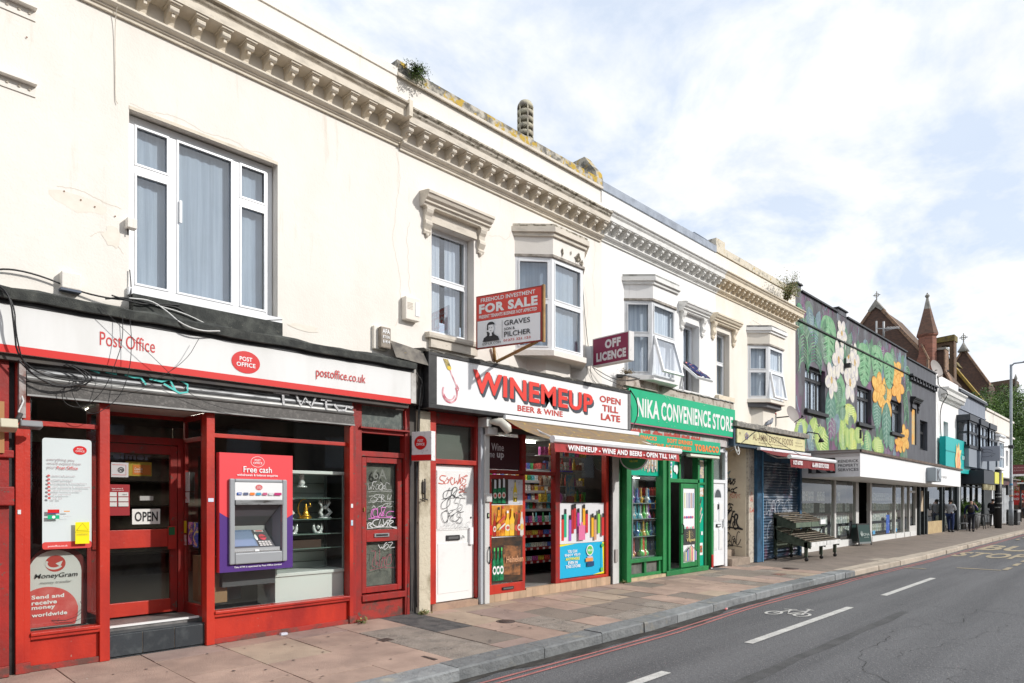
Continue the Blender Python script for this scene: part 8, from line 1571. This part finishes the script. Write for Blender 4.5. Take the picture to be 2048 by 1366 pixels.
# ================================================================ church
ch = thing('church', 'dark brick church with cross topped gable and pointed turret rising behind the shops', 'church', (70, 11, 0))
def brickmat(name, c1, c2, mo, sc=3.2):
    m = bpy.data.materials.new(name); m.use_nodes = True; t = m.node_tree; N = t.nodes; L = t.links; bs = N['Principled BSDF']; bs.inputs['Roughness'].default_value = .9
    tc = N.new('ShaderNodeTexCoord'); sp = N.new('ShaderNodeSeparateXYZ'); L.new(tc.outputs['Object'], sp.inputs[0]); ad = N.new('ShaderNodeMath'); L.new(sp.outputs[0], ad.inputs[0]); L.new(sp.outputs[1], ad.inputs[1]); cb = N.new('ShaderNodeCombineXYZ'); L.new(ad.outputs[0], cb.inputs[0]); L.new(sp.outputs[2], cb.inputs[1])
    br = N.new('ShaderNodeTexBrick'); br.inputs['Scale'].default_value = sc; br.inputs['Mortar Size'].default_value = .012; br.inputs['Brick Width'].default_value = .7; br.inputs['Row Height'].default_value = .25
    br.inputs['Color1'].default_value = (*c1, 1); br.inputs['Color2'].default_value = (*c2, 1); br.inputs['Mortar'].default_value = (*mo, 1); L.new(cb.outputs[0], br.inputs[0])
    n = N.new('ShaderNodeTexNoise'); n.inputs['Scale'].default_value = .6; n.inputs['Detail'].default_value = 7; L.new(tc.outputs['Object'], n.inputs[0]); mr = N.new('ShaderNodeMapRange'); mr.inputs[3].default_value = .6; mr.inputs[4].default_value = 1.35; L.new(n.outputs[0], mr.inputs[0])
    v = N.new('ShaderNodeVectorMath'); v.operation = 'SCALE'; L.new(br.outputs[0], v.inputs[0]); L.new(mr.outputs[0], v.inputs['Scale']); L.new(v.outputs[0], bs.inputs['Base Color']); MAT[name] = m; return m
cbk = brickmat('church_brick', (.125, .065, .045), (.075, .045, .035), (.06, .05, .045)); crd = brickmat('turret_brick', (.33, .13, .085), (.20, .085, .06), (.16, .12, .10)); tile = mat('church_roof_tile', (.13, .085, .055), .9, (.09, .065, .05), 2, (1, 1, 3)); mos = mat('yellow_moss_roof', (.28, .19, .035), .95, (.13, .11, .05), 1.6, lo=.42, hi=.62); stn = mat('church_stone', (.34, .32, .28), .9, (.2, .19, .17), 3); cop = mat('gable_coping', (.30, .18, .11), .9, (.14, .10, .08), 5)
def gable(x, x2, yc, za, k, half, m, copm, stone=True):
    pts = [(yc, za), (yc+half, za-k*half), (yc+half, 0), (yc-half, 0), (yc-half, za-k*half)]
    MB().prismX(pts, x, x+.6, m).build('gable_wall', ch)
    for s_ in (-1, 1): MB().prismX([(yc, za+.0), (yc, za+.30), (yc+s_*half*1.03, za+.30-k*half*1.03), (yc+s_*half*1.03, za-.12-k*half*1.03), (yc, za-.12)], x-.12, x+.7, copm).build('gable_coping', ch)
    for s_ in (-1, 1): MB().add([(x+.6, yc, za-.1), (x2, yc, za-.1), (x2, yc+s_*half, za-.1-k*half), (x+.6, yc+s_*half, za-.1-k*half)], [(0, 1, 2, 3)], tile).build('roof', ch)
    MB().add([(x+.6, yc-half, 0), (x2, yc-half, 0), (x2, yc-half, za-.1-k*half), (x+.6, yc-half, za-.1-k*half)], [(0, 1, 2, 3)], m).build('side_wall', ch)
def cross(x, y, z, h):
    mb = MB().tube([(x, y, z), (x, y, z+h)], h*.05, stn, 6).tube([(x, y-h*.32, z+h*.62), (x, y+h*.32, z+h*.62)], h*.045, stn, 6)
    mb.tube([(x, y+h*.2*math.cos(a*.7854), z+h*.62+h*.2*math.sin(a*.7854)) for a in range(9)], h*.03, stn, 5); mb.build('cross', ch)
gable(70, 79, 11.83, 20.0, 1.37, 5.2, cbk, cop)
MB().prismX([(11.83, 20.4), (12.5, 19.45), (12.3, 19.3), (11.83, 19.7), (11.36, 19.3), (11.16, 19.45)], 69.8, 70.8, stn).build('gable_apex', ch); cross(70.2, 11.83, 20.3, .95)
tu = MB().lathe([(.72, 8), (.72, 16.2), (.86, 16.35), (.86, 16.5)], (70.2, 7.66, 0), crd, 8).build('turret', ch)
MB().lathe([(.88, 16.45), (.62, 17.4), (.30, 18.75)], (70.2, 7.66, 0), brickmat('spire_brick', (.20, .105, .07), (.13, .075, .055), (.10, .08, .07)), 8).lathe([(.30, 18.75), (.10, 19.75), (.08, 19.8)], (70.2, 7.66, 0), stn, 8).lathe([(.08, 19.75), (.18, 19.88), (.2, 19.98), (.12, 20.08), (.05, 20.12), (.07, 20.2), (.001, 20.25)], (70.2, 7.66, 0), stn, 8).build('spire', ch)
for o in [o for o in ch.children if o.name.startswith(('spire', 'turret'))]:
    for p in o.data.polygons: p.use_smooth = False
MB().prismX([(8.35, 8), (8.35, 13.9), (7.92, 15.3), (7.45, 14.2), (7.45, 8)], 69.3, 70.2, crd).build('buttress', ch); MB().prismX([(7.98, 15.5), (7.86, 15.5), (7.3, 14.1), (7.42, 14.1)], 69.1, 70.2, cop).box(69.1, 70.2, 7.36, 7.5, 9, 14.1, cop).build('buttress_coping', ch)
MB().prismX([(7.45, 8), (7.45, 14.4), (7.3, 14.6), (7.3, 15.0), (6.35, 15.0), (6.35, 14.6), (6.35, 13.1), (6.0, 12.2), (5.85, 11.4), (5.4, 10.2), (5.4, 8)], 70.6, 71.6, cbk).build('stair_wall', ch); MB().prismX([(7.45, 15.0), (7.45, 15.2), (6.25, 15.2), (6.25, 15.0)], 70.4, 71.8, stn).prismX([(6.42, 15.0), (6.30, 15.0), (6.30, 13.1), (5.95, 12.2), (5.80, 11.4), (5.35, 10.2), (5.45, 10.1), (5.92, 11.3), (6.05, 12.1), (6.42, 13.0)], 70.4, 71.7, cop).build('stair_wall_coping', ch)
bc_ = mat('bellcote_moss', (.22, .17, .05), .9, (.11, .085, .05), 2.5, lo=.42, hi=.6); bcw = brickmat('bellcote_brick', (.16, .10, .06), (.12, .08, .05), (.10, .08, .06))
MB().box(80, 81.2, 8.55, 9.6, 8, 17.2, bcw).box(80, 81.2, 7.46, 7.85, 8, 17.2, bcw).box(80, 81.2, 7.85, 8.55, 8, 15.0, bcw).box(80, 81.2, 7.46, 9.6, 17.2, 17.55, bcw).build('bellcote', ch)
MB().prismX([(7.40, 17.55), (9.7, 17.5), (9.7, 18.0), (7.40, 18.15)], 79.8, 81.4, bc_).build('bellcote_cap', ch); MB().box(79.9, 80, 7.40, 7.5, 8, 18.15, cop).build('bellcote_edge', ch)
MB().tube([(80.5, 7.85, 16.3), (80.5, 8.55, 16.3)], .06, black, 5).lathe([(.28, 15.75), (.2, 15.9), (.15, 16.2), (.02, 16.28)], (80.5, 8.15, 0), black, 10).build('bell', ch)
MB().prismX([(8.6, 8), (8.6, 16.3), (5.6, 11.7), (5.6, 8)], 82, 82.6, bcw).build('transept_wall', ch); MB().prismX([(8.7, 16.3), (8.7, 16.75), (5.3, 11.6), (5.3, 11.15)], 81.7, 82.8, mat('moss_coping', (.40, .27, .05), .95, (.26, .19, .06), 2)).build('transept_coping', ch)
MB().box(92, 93.5, 9.4, 10.4, 10, 16.9, bcw).prismX([(9.2, 16.9), (10.6, 16.9), (10.3, 17.6), (9.6, 17.6)], 91.8, 93.7, bc_).build('vent_tower', ch)
gable(100, 104, 10.23, 20.3, 1.75, 2.6, cbk, cop); cross(100, 10.23, 20.9, 1.4); MB().lathe([(.7, 20), (.3, 20.7), (.05, 21.2)], (100, 10.23, 0), stn, 6).build('gable_finial', ch)
MB().box(120, 124, 7.9, 13, 8, 18.2, cbk).prismX([(7.6, 18.1), (13, 18.1), (13, 18.5), (7.6, 18.9)], 119.8, 124, tile).build('hall_block', ch); MB().lathe([(.18, 17), (.14, 18.7), (.22, 18.8), (.22, 19.0), (.05, 19.5), (.001, 19.6)], (120, 7.5, 0), stn, 6).build('pinnacle', ch)
# ================================================================ trees
def tree(label, c, base, blobs, n, ms, seed, leaf=.16, trunk=.3):
    r = random.Random(seed); t = thing('broadleaf_tree', label, 'tree', base, 'trees beyond the end of the row'); bk_ = mat('bark', (.06, .045, .03), .9, (.10, .08, .06), 3)
    mb = MB().tube([base, (base[0]+.2, base[1], base[2]+2), (c[0], c[1], c[2]-1.5), c], [trunk, trunk*.8, trunk*.55, trunk*.2], bk_, 8)
    for b_ in blobs: mb.tube([(base[0]+.2, base[1], base[2]+2.2), ((base[0]+b_[0])/2, (base[1]+b_[1])/2, (base[2]+b_[2])/2+1), b_[:3]], [trunk*.5, trunk*.3, .04], bk_, 6)
    mb.build('trunk', t)
    # clumps of leaves on the surface and inside of the blobs
    lf_ = MB(); tot = sum(b_[3]**2 for b_ in blobs); vs = []; fs = []; mi = []
    for b_ in blobs:
        nc = max(8, int(n*b_[3]**2/tot/26))
        for k in range(nc):
            u = r.uniform(-1, 1); a = r.uniform(0, 6.283); q = math.sqrt(1-u*u); rr_ = b_[3]*r.uniform(.62, 1.08)*(1+.12*math.sin(a*3+b_[0])); cx, cy_, cz = b_[0]+rr_*q*math.cos(a), b_[1]+rr_*q*math.sin(a), b_[2]+rr_*u*.85
            s0 = r.uniform(.25, .6); mk = r.choice(range(len(ms)))
            for j in range(26):
                p = Vector((cx+r.gauss(0, s0*.5), cy_+r.gauss(0, s0*.5), cz+r.gauss(0, s0*.35))); d = Vector((r.uniform(-1, 1), r.uniform(-1, 1), r.uniform(-.5, 1))).normalized(); o = d.orthogonal().normalized(); s_ = leaf*r.uniform(.6, 1.3)
                i0 = len(vs); vs += [p, p+d*s_*.5+o*s_*.32, p+d*s_, p+d*s_*.5-o*s_*.32]; fs.append((i0, i0+1, i0+2, i0+3)); mi.append(mk)
    me = bpy.data.meshes.new('crown'); o_ = ORG[t.name]; me.from_pydata([v-o_ for v in vs], [], fs)
    for m_ in ms: me.materials.append(m_)
    me.polygons.foreach_set('material_index', mi); me.update(); ob_ = bpy.data.objects.new('crown', me); C.objects.link(ob_); ob_.parent = t; return t
def leafmat(name, c):
    m = mat(name, c, .55, tuple(x*1.5 for x in c), 3, spec=.3); bs = m.node_tree.nodes['Principled BSDF']; return m
tm = [leafmat('tree_leaf_a', (.060, .115, .02)), leafmat('tree_leaf_b', (.09, .15, .025)), leafmat('tree_leaf_c', (.035, .075, .016))]
tree('bushy green tree rising above the white corner house, left of the lamp post', (69, 3.6, 8.5), (69, 3.5, 0), [(68, 3.4, 8.2, 2.0), (70, 2.6, 9.2, 2.1), (70, 4.6, 8.2, 2.2), (72, 2.0, 7.4, 2.6), (69, 1.6, 6.5, 2.0), (71, 5.4, 9.0, 1.7)], 30000, tm, 21)
tree('taller green tree filling the right edge behind the lamp post', (76, .8, 8), (76, 1.0, 0), [(76, 1.6, 9.2, 2.6), (75, .2, 6.8, 2.3), (79, .6, 8.5, 3.0), (77, -1.0, 6.0, 2.2), (74, 1.2, 5.0, 1.9), (80, 2.4, 9.8, 2.6)], 30000, tm, 22)
tree('dark hedge like tree under the maroon sign at the far right', (64, .9, 4.2), (64.5, 1.2, 0), [(64, 1.2, 4.6, 1.4), (65, .6, 3.4, 1.2), (66.5, 1.6, 5.4, 1.6)], 9000, tm, 23, .12, .15)
# ================================================================ street furniture
def gz(x, y): return .0+.06*max(0, min(1, (x-16)/12))*(1+y/2.4)
lp = thing('lamp_post', 'tall grey lamp post with a slim head near the end of the row', 'lamp post', (52, -.85, 0)); gp_ = mat('lamp_grey', (.27, .30, .32), .45, (.22, .24, .26), 4)
MB().tube([(52, -.85, 0), (52, -.85, 1.5)], .13, gp_, 10).tube([(52, -.85, 1.5), (52, -.85, 1.56), (52, -.85, 10.0)], [.13, .085, .07], gp_, 10).build('pole', lp); MB().tube([(52, -.85, 9.9), (52, -1.0, 10.05), (52.1, -1.5, 10.08)], .05, gp_, 6).build('arm', lp); MB().box(51.9, 52.15, -2.3, -1.45, 10.04, 10.12, gp_).build('lamp_head', lp, bevel=.02); MB().box(51.9, 52.1, -.98, -.72, 4.8, 5.0, black).tube([(52, -.85, 4.9), (51.8, -.5, 4.9)], .04, black, 6).build('clamp', lp)
for z_, c_ in ((2.2, (.5, .5, .5)), (2.5, (.1, .3, .5)), (1.8, (.5, .3, .2))): MB().tube([(52, -.85, z_), (52, -.85, z_+.12)], .092, mat('pole_sticker%d' % int(z_*10), c_, .6), 10).build('sticker', lp)
sp_ = thing('signal_post', 'thick black post plastered with small stickers standing by the kerb', 'post', (46.7, -.95, 0)); MB().tube([(46.7, -.95, 0), (46.7, -.95, 3.25)], .17, mat('post_black', (.02, .02, .022), .5), 12).build('pole', sp_); MB().tube([(46.7, -.95, 3.25), (46.7, -.95, 3.32)], .15, black, 12).build('cap', sp_)
for z_, w_ in ((1.15, .06), (1.75, .05), (1.4, .05), (1.95, .04), (2.5, .06)): MB().tube([(46.7, -.95, z_), (46.7, -.95, z_+w_)], .174, mat('sticker_pale', (.5, .5, .48), .6, (.05, .05, .05), 8, lo=.5, hi=.52), 12).build('sticker', sp_)
bn = thing('litter_bin', 'dark litter bin with white rim behind the lamp post', 'litter bin', (53.6, -.75, 0)); MB().box(53.1, 54.2, -1.05, -.45, .0, 1.0, mat('bin_black', (.03, .03, .03), .5)).build('body', bn, bevel=.04); MB().box(53.1, 54.2, -1.07, -.43, .82, .98, mat('bin_band', (.45, .45, .45), .5)).box(53.1, 54.2, -1.06, -.44, .2, .23, alu).build('rim', bn)
t = thing('bus_stop_flag', 'black bus stop post with a dark flag and white roof plate beyond the bin', 'bus stop', (60, -.6, 0)); MB().tube([(60.5, -.3, 0), (60.5, -.3, 2.9)], .06, black, 8).build('pole', t); MB().box(60.4, 60.6, -.9, -.3, 2.3, 2.9, black).build('flag', t); MB().box(60.2, 61.5, -1.4, .4, 2.75, 2.85, uPVC).build('roof_plate', t)
t = thing('information_screen', 'black screen on a post in front of the white shop panels', 'screen', (53.5, -.6, 0)); MB().box(52.6, 54.9, -.62, -.5, 1.9, 2.55, black).build('screen', t); MB().tube([(54.8, -.56, 0), (54.8, -.56, 1.95)], .05, black, 6).build('post', t)
# pots, tables and bench outside the dark shop
for i, (x_, y_, h_, lab) in enumerate(((42.6, -.15, .55, 'leafy planter nearest the walking man outside the dark shop'), (44.6, -.15, .5, 'leafy planter left of the man in black outside the dark shop'))):
    p_ = thing('planter', lab, 'planter', (x_, y_, 0)); MB().lathe([(.22, 0.05), (.3, .6), (.32, .9)], (x_, y_, 0), mat('pot_grey', (.2, .2, .2), .8), 12).build('pot', p_)
    r = random.Random(i); lf_ = MB()
    for k in range(900):
        a = r.uniform(0, 6.28); q = r.uniform(0, .5); p = Vector((x_+q*math.cos(a)*1.1, y_+q*math.sin(a)*.6, 1.15+r.gauss(0, .16))); d = Vector((r.uniform(-1, 1), r.uniform(-1, 1), r.uniform(-.3, 1))).normalized(); o = d.orthogonal().normalized(); lf_.add([p, p+d*.05+o*.03, p+d*.11, p+d*.05-o*.03], [(0, 1, 2, 3)], r.choice((mat('planter_leaf', (.12, .22, .03), .6), mat('planter_leaf_b', (.06, .13, .02), .6))))
    lf_.build('foliage', p_)
def table(x, y, label):
    t = thing('cafe_table', label, 'table', (x, y, 0), 'cafe tables outside the dark shop'); tm_ = mat('cafe_metal', (.14, .14, .14), .4, metal=.5)
    MB().box(x-.35, x+.35, y-.3, y+.3, .78, .81, tm_).build('tabletop', t)
    for sx in (-1, 1):
        for sy in (-1, 1): MB().tube([(x+sx*.3, y+sy*.25, .06), (x+sx*.28, y+sy*.22, .78)], .02, tm_, 5).build('leg', t)
table(41.8, -.45, 'bare metal cafe table beside the first planter'); table(45.6, -.45, 'bare metal cafe table just left of the black post'); table(43.6, -.55, 'bare metal cafe table between the two planters')
t = thing('bench', 'low grey metal bench behind the walking man', 'bench', (40.9, -.5, 0)); bm_ = mat('bench_metal', (.30, .30, .31), .4, metal=.4); MB().box(40.1, 41.6, -.6, -.25, .40, .44, bm_).build('seat', t)
for x_ in (40.15, 41.55): MB().tube([(x_, -.62, .05), (x_, -.6, .42)], .025, bm_, 5).tube([(x_, -.22, .05), (x_, -.25, .42)], .025, bm_, 5).tube([(x_, -.62, .12), (x_, -.22, .12)], .02, bm_, 5).build('leg', t)
# ================================================================ people
def skin(name, parent, verts, edges, radii, m, root=0, sub=2):
    o_ = org(parent); me = bpy.data.meshes.new(name); me.from_pydata([Vector(v)-Vector((0, 0, 0)) for v in verts], edges, []); me.update()
    ob = bpy.data.objects.new(name, me); C.objects.link(ob); ob.parent = parent; me.materials.append(m)
    md = ob.modifiers.new('skin', 'SKIN'); md.use_smooth_shade = True
    sv = me.skin_vertices[0].data if me.skin_vertices else None
    if sv is None:
        bm = bmesh.new(); bm.from_mesh(me); bm.verts.layers.skin.verify(); bm.to_mesh(me); bm.free(); sv = me.skin_vertices[0].data
    for i, r_ in enumerate(radii): sv[i].radius = r_ if isinstance(r_, tuple) else (r_, r_); sv[i].use_root = (i == root)
    s_ = ob.modifiers.new('sub', 'SUBSURF'); s_.levels = sub; s_.render_levels = sub; return ob
import bmesh
def person(label, loc, rz, H, pose, cols, hair=True, bag=None):
    """local frame: faces +Y, x to its right; height 1 scaled by H"""
    t = thing('person', label, 'person', loc, rz=rz); k = H
    P = dict(pel=(0, 0, .52), sp=(0, -.005, .62), ch=(0, -.005, .73), nk=(0, .0, .835), hd=(0, .02, .90), ht=(0, .015, .955),
             sL=(-.105, 0, .80), eL=(-.135, -.01, .63), wL=(-.13, .05, .49), hL=(-.125, .07, .44), sR=(.105, 0, .80), eR=(.135, -.01, .63), wR=(.13, .05, .49), hR=(.125, .07, .44),
             pL=(-.05, 0, .50), kL=(-.055, .01, .28), aL=(-.055, -.01, .05), tL=(-.06, .09, .02), pR=(.05, 0, .50), kR=(.055, .01, .28), aR=(.055, -.01, .05), tR=(.06, .09, .02))
    P.update(pose); V = lambda n: Vector(P[n])*k; sk, sh_, tr_, so_, hr_ = cols
    N_ = ['pel', 'sp', 'ch', 'nk', 'hd', 'ht', 'sL', 'eL', 'wL', 'hL', 'sR', 'eR', 'wR', 'hR', 'pL', 'kL', 'aL', 'tL', 'pR', 'kR', 'aR', 'tR']; I = {n: i for i, n in enumerate(N_)}
    E_ = [('pel', 'sp'), ('sp', 'ch'), ('ch', 'nk'), ('nk', 'hd'), ('hd', 'ht'), ('ch', 'sL'), ('sL', 'eL'), ('eL', 'wL'), ('wL', 'hL'), ('ch', 'sR'), ('sR', 'eR'), ('eR', 'wR'), ('wR', 'hR'), ('pel', 'pL'), ('pL', 'kL'), ('kL', 'aL'), ('aL', 'tL'), ('pel', 'pR'), ('pR', 'kR'), ('kR', 'aR'), ('aR', 'tR')]
    Rd = dict(pel=(.085, .06), sp=(.075, .055), ch=(.08, .055), nk=.03, hd=(.042, .05), ht=(.035, .042), sL=.036, eL=.024, wL=.017, hL=.02, sR=.036, eR=.024, wR=.017, hR=.02, pL=.05, kL=.034, aL=.022, tL=.02, pR=.05, kR=.034, aR=.022, tR=.02)
    sc = lambda r_, f=1.: tuple(x*k*f for x in r_) if isinstance(r_, tuple) else r_*k*f
    skin('body', t, [V(n) for n in N_], [(I[a], I[b_]) for a, b_ in E_], [sc(Rd[n]) for n in N_], sk)
    def sub_(name, ns, es, f, m):
        J = {n: i for i, n in enumerate(ns)}; skin(name, t, [V(n) for n in ns], [(J[a], J[b_]) for a, b_ in es], [sc(Rd[n], f) for n in ns], m)
    sub_('shirt', ['sp', 'pel', 'ch', 'sL', 'eL', 'wL', 'sR', 'eR', 'wR'], [('pel', 'sp'), ('sp', 'ch'), ('ch', 'sL'), ('sL', 'eL'), ('eL', 'wL'), ('ch', 'sR'), ('sR', 'eR'), ('eR', 'wR')], 1.22, sh_)
    sub_('trousers', ['pel', 'pL', 'kL', 'aL', 'pR', 'kR', 'aR'], [('pel', 'pL'), ('pL', 'kL'), ('kL', 'aL'), ('pel', 'pR'), ('pR', 'kR'), ('kR', 'aR')], 1.2, tr_)
    for s_ in 'LR':
        a, b_ = V('a'+s_), V('t'+s_); MB().tube([a+(a-b_)*.35+Vector((0, 0, -.02*k)), a+Vector((0, 0, -.02*k)), b_+Vector((0, 0, .005)), b_+(b_-a)*.15], [.022*k, .034*k, .026*k, .012*k], so_, 8).build('shoe', t)
        w, h_ = V('w'+s_), V('h'+s_); d = (h_-w).normalized(); sd = d.orthogonal().normalized(); mb = MB()
        for q in range(4): o = sd*(q-1.5)*.010*k; mb.tube([h_+o-d*.01*k, h_+o+d*.025*k, h_+o+d*(.045+.004*(q % 2))*k+sd.cross(d)*.01*k], [.006*k, .0055*k, .004*k], sk, 5)
        mb.tube([w+d*.02*k, h_+sd.cross(d)*.02*k+d*.01*k], [.007*k, .005*k], sk, 5); mb.build('fingers', t)
    hd = V('hd'); f_ = Vector((0, 1, 0))
    MB().tube([hd+Vector((0, .055*k, .012*k)), hd+Vector((0, .068*k, -.012*k))], [.006*k, .011*k], sk, 6).build('nose', t)
    for s_ in (-1, 1): MB().tube([hd+Vector((s_*.045*k, 0, .01*k)), hd+Vector((s_*.052*k, -.006*k, -.012*k))], [.008*k, .006*k], sk, 6).build('ear', t); MB().tube([hd+Vector((s_*.018*k, .050*k, .015*k)), hd+Vector((s_*.018*k, .054*k, .015*k))], [.006*k, .003*k], black, 6).build('eye', t)
    MB().tube([hd+Vector((-.015*k, .050*k, -.03*k)), hd+Vector((.015*k, .050*k, -.03*k))], .004*k, mat('lips', (.3, .1, .08), .6), 5).build('mouth', t)
    if hr_: MB().lathe([(.053*k, -.01*k), (.056*k, .02*k), (.048*k, .05*k), (.028*k, .066*k), (.001, .07*k)], tuple(hd+Vector((0, -.008*k, 0))), hr_, 12).build('hair', t)
    return t
skm = mat('skin_tone', (.42, .24, .16), .55); skd = mat('skin_tone_brown', (.22, .11, .065), .55); skp = mat('skin_tone_pink', (.52, .30, .22), .55)
hb = mat('dark_hair', (.015, .012, .01), .7); jean = mat('blue_jeans', (.018, .035, .11), .85); navj = mat('navy_jacket', (.012, .016, .07), .8); drk = mat('dark_trousers', (.018, .018, .025), .85); shoe = mat('shoe_black', (.02, .02, .02), .5); wtop = mat('pale_grey_top', (.50, .52, .54), .85, (.40, .42, .45), 20)
p1 = person('bearded man in pale grey top and jeans leaning on the wall with his phone', (38.5, -.22, .05), rad(-100), 1.66, dict(sp=(0, -.03, .62), ch=(0, -.04, .73), nk=(0, -.01, .835), hd=(0, .035, .893), ht=(0, .04, .945), sL=(-.11, -.03, .80), sR=(.11, -.03, .80), eL=(-.14, -.0, .645), eR=(.14, -.0, .645), wL=(-.06, .12, .66), wR=(.05, .12, .66), hL=(-.03, .15, .675), hR=(.025, .15, .675), kL=(-.06, .04, .28), aL=(-.05, .06, .05), tL=(-.05, .15, .02), kR=(.06, .02, .28), aR=(.06, .0, .05), tR=(.06, .09, .02)), (skd, wtop, jean, shoe, hb))
MB().tube([Vector((0, .075, .868))*1.66, Vector((0, .055, .85))*1.66], [.03, .045], hb, 8).build('beard', p1)
tag(MB().box(-.035, .035, -.006, .006, -.01, .1, black).build('phone', at=(38.78, -.27, 1.17)), 'black phone held by the man in the pale grey top', 'phone')
p2 = person('bald man in a navy jacket walking away with a backpack', (40.6, -.72, .0), rad(-85), 1.64, dict(hd=(0, .03, .895), ht=(0, .03, .945), eL=(-.16, -.03, .65), wL=(-.17, .0, .52), hL=(-.17, .02, .475), eR=(.16, -.01, .65), wR=(.15, .09, .74), hR=(.09, .07, .84), kL=(-.05, .07, .29), aL=(-.05, .10, .06), tL=(-.05, .18, .03), kR=(.05, -.02, .28), aR=(.06, -.13, .075), tR=(.06, -.07, .02)), (skp, navj, drk, shoe, None))
bp2 = thing('backpack', 'dark backpack with a grey patch worn by the walking man', 'backpack', (40.6, -.72, .0), rz=rad(-85)); MB().tube([(0, -.14, 1.0), (0, -.17, 1.12), (0, -.16, 1.28), (0, -.13, 1.36)], [.10, .15, .14, .07], mat('pack_black', (.025, .022, .02), .8), 10).build('pack', bp2); MB().tube([(-.02, -.30, 1.18), (.0, -.29, 1.27)], [.04, .05], mat('pack_patch', (.16, .12, .10), .8), 6).build('pocket', bp2); MB().tube([(-.11, -.08, 1.0), (-.13, .06, 1.15), (-.12, .05, 1.3), (-.1, -.08, 1.36)], .014, mat('pack_black', (.02, .02, .02)), 5).tube([(.11, -.08, 1.0), (.13, .06, 1.15), (.12, .05, 1.3), (.1, -.08, 1.36)], .014, mat('pack_black', (.02, .02, .02)), 5).build('straps', bp2)
person('man in black standing by the dark shop wall looking down at a phone', (49.0, -.35, .06), rad(-100), 1.68, dict(hd=(0, .05, .89), ht=(0, .06, .94), eL=(-.14, 0, .645), eR=(.14, 0, .645), wL=(-.06, .12, .66), wR=(.05, .12, .66), hL=(-.03, .15, .675), hR=(.03, .15, .675)), (skm, mat('black_hoodie', (.025, .025, .03), .85), mat('black_track', (.02, .02, .022), .85), shoe, hb))
person('person in a brown coat walking at the far right edge', (70, .75, .05), rad(-60), 1.7, dict(kL=(-.05, .06, .29), aL=(-.05, .10, .06), kR=(.05, -.02, .28), aR=(.06, -.12, .08)), (skm, mat('brown_coat', (.09, .035, .025), .85), drk, shoe, hb))
# ================================================================ the other side of the street (seen in reflections)
hm = [mat('facing_house_render_a', (.24, .20, .16), .85, (.18, .15, .12), 1), mat('facing_house_brick', (.12, .065, .05), .9, (.18, .10, .07), 3), mat('facing_house_render_b', (.17, .17, .17), .85, (.12, .12, .12), 1)]
for i, x0 in enumerate((-34, -24, -14, -4, 6, 16, 26, 36, 46, 56)):
    t = thing('facing_house', ('%s gabled house across the street, number %s along' % (('rendered', 'brick', 'grey')[i % 3], ('one', 'two', 'three', 'four', 'five', 'six', 'seven', 'eight', 'nine', 'ten')[i])), 'building', (x0+4.8, -21.5, 0), 'houses across the street')
    fr = Fr(x0+9.6, -21.5, x0, -21.5); wall('wall', t, 0, 9.6, 0, .3, 0, 8.0, [(1.2, 2.8, 3.2, 4.7), (6.4, 8.0, 3.2, 4.7), (1.0, 8.6, .6, 2.4)], hm[i % 3], fr)
    MB().box(x0, x0+9.6, -22.5, -22.4, 0, 8, dark).build('room_wall', t); MB().prismY([(x0, 8), (x0+9.6, 8), (x0+4.8, 10)], -30, -24.5, mat('facing_roof', (.09, .08, .08), .9)).box(x0, x0+9.6, -30, -21.6, 8, 8.1, mat('facing_roof', (.1, .1, .1))).build('roof', t)
    for a, c in ((1.2, 2.8), (6.4, 8.0)): mb = MB(); fbox(mb, fr, a, c, .12, .14, 3.2, 4.7, curt); mb.build('curtain', t)
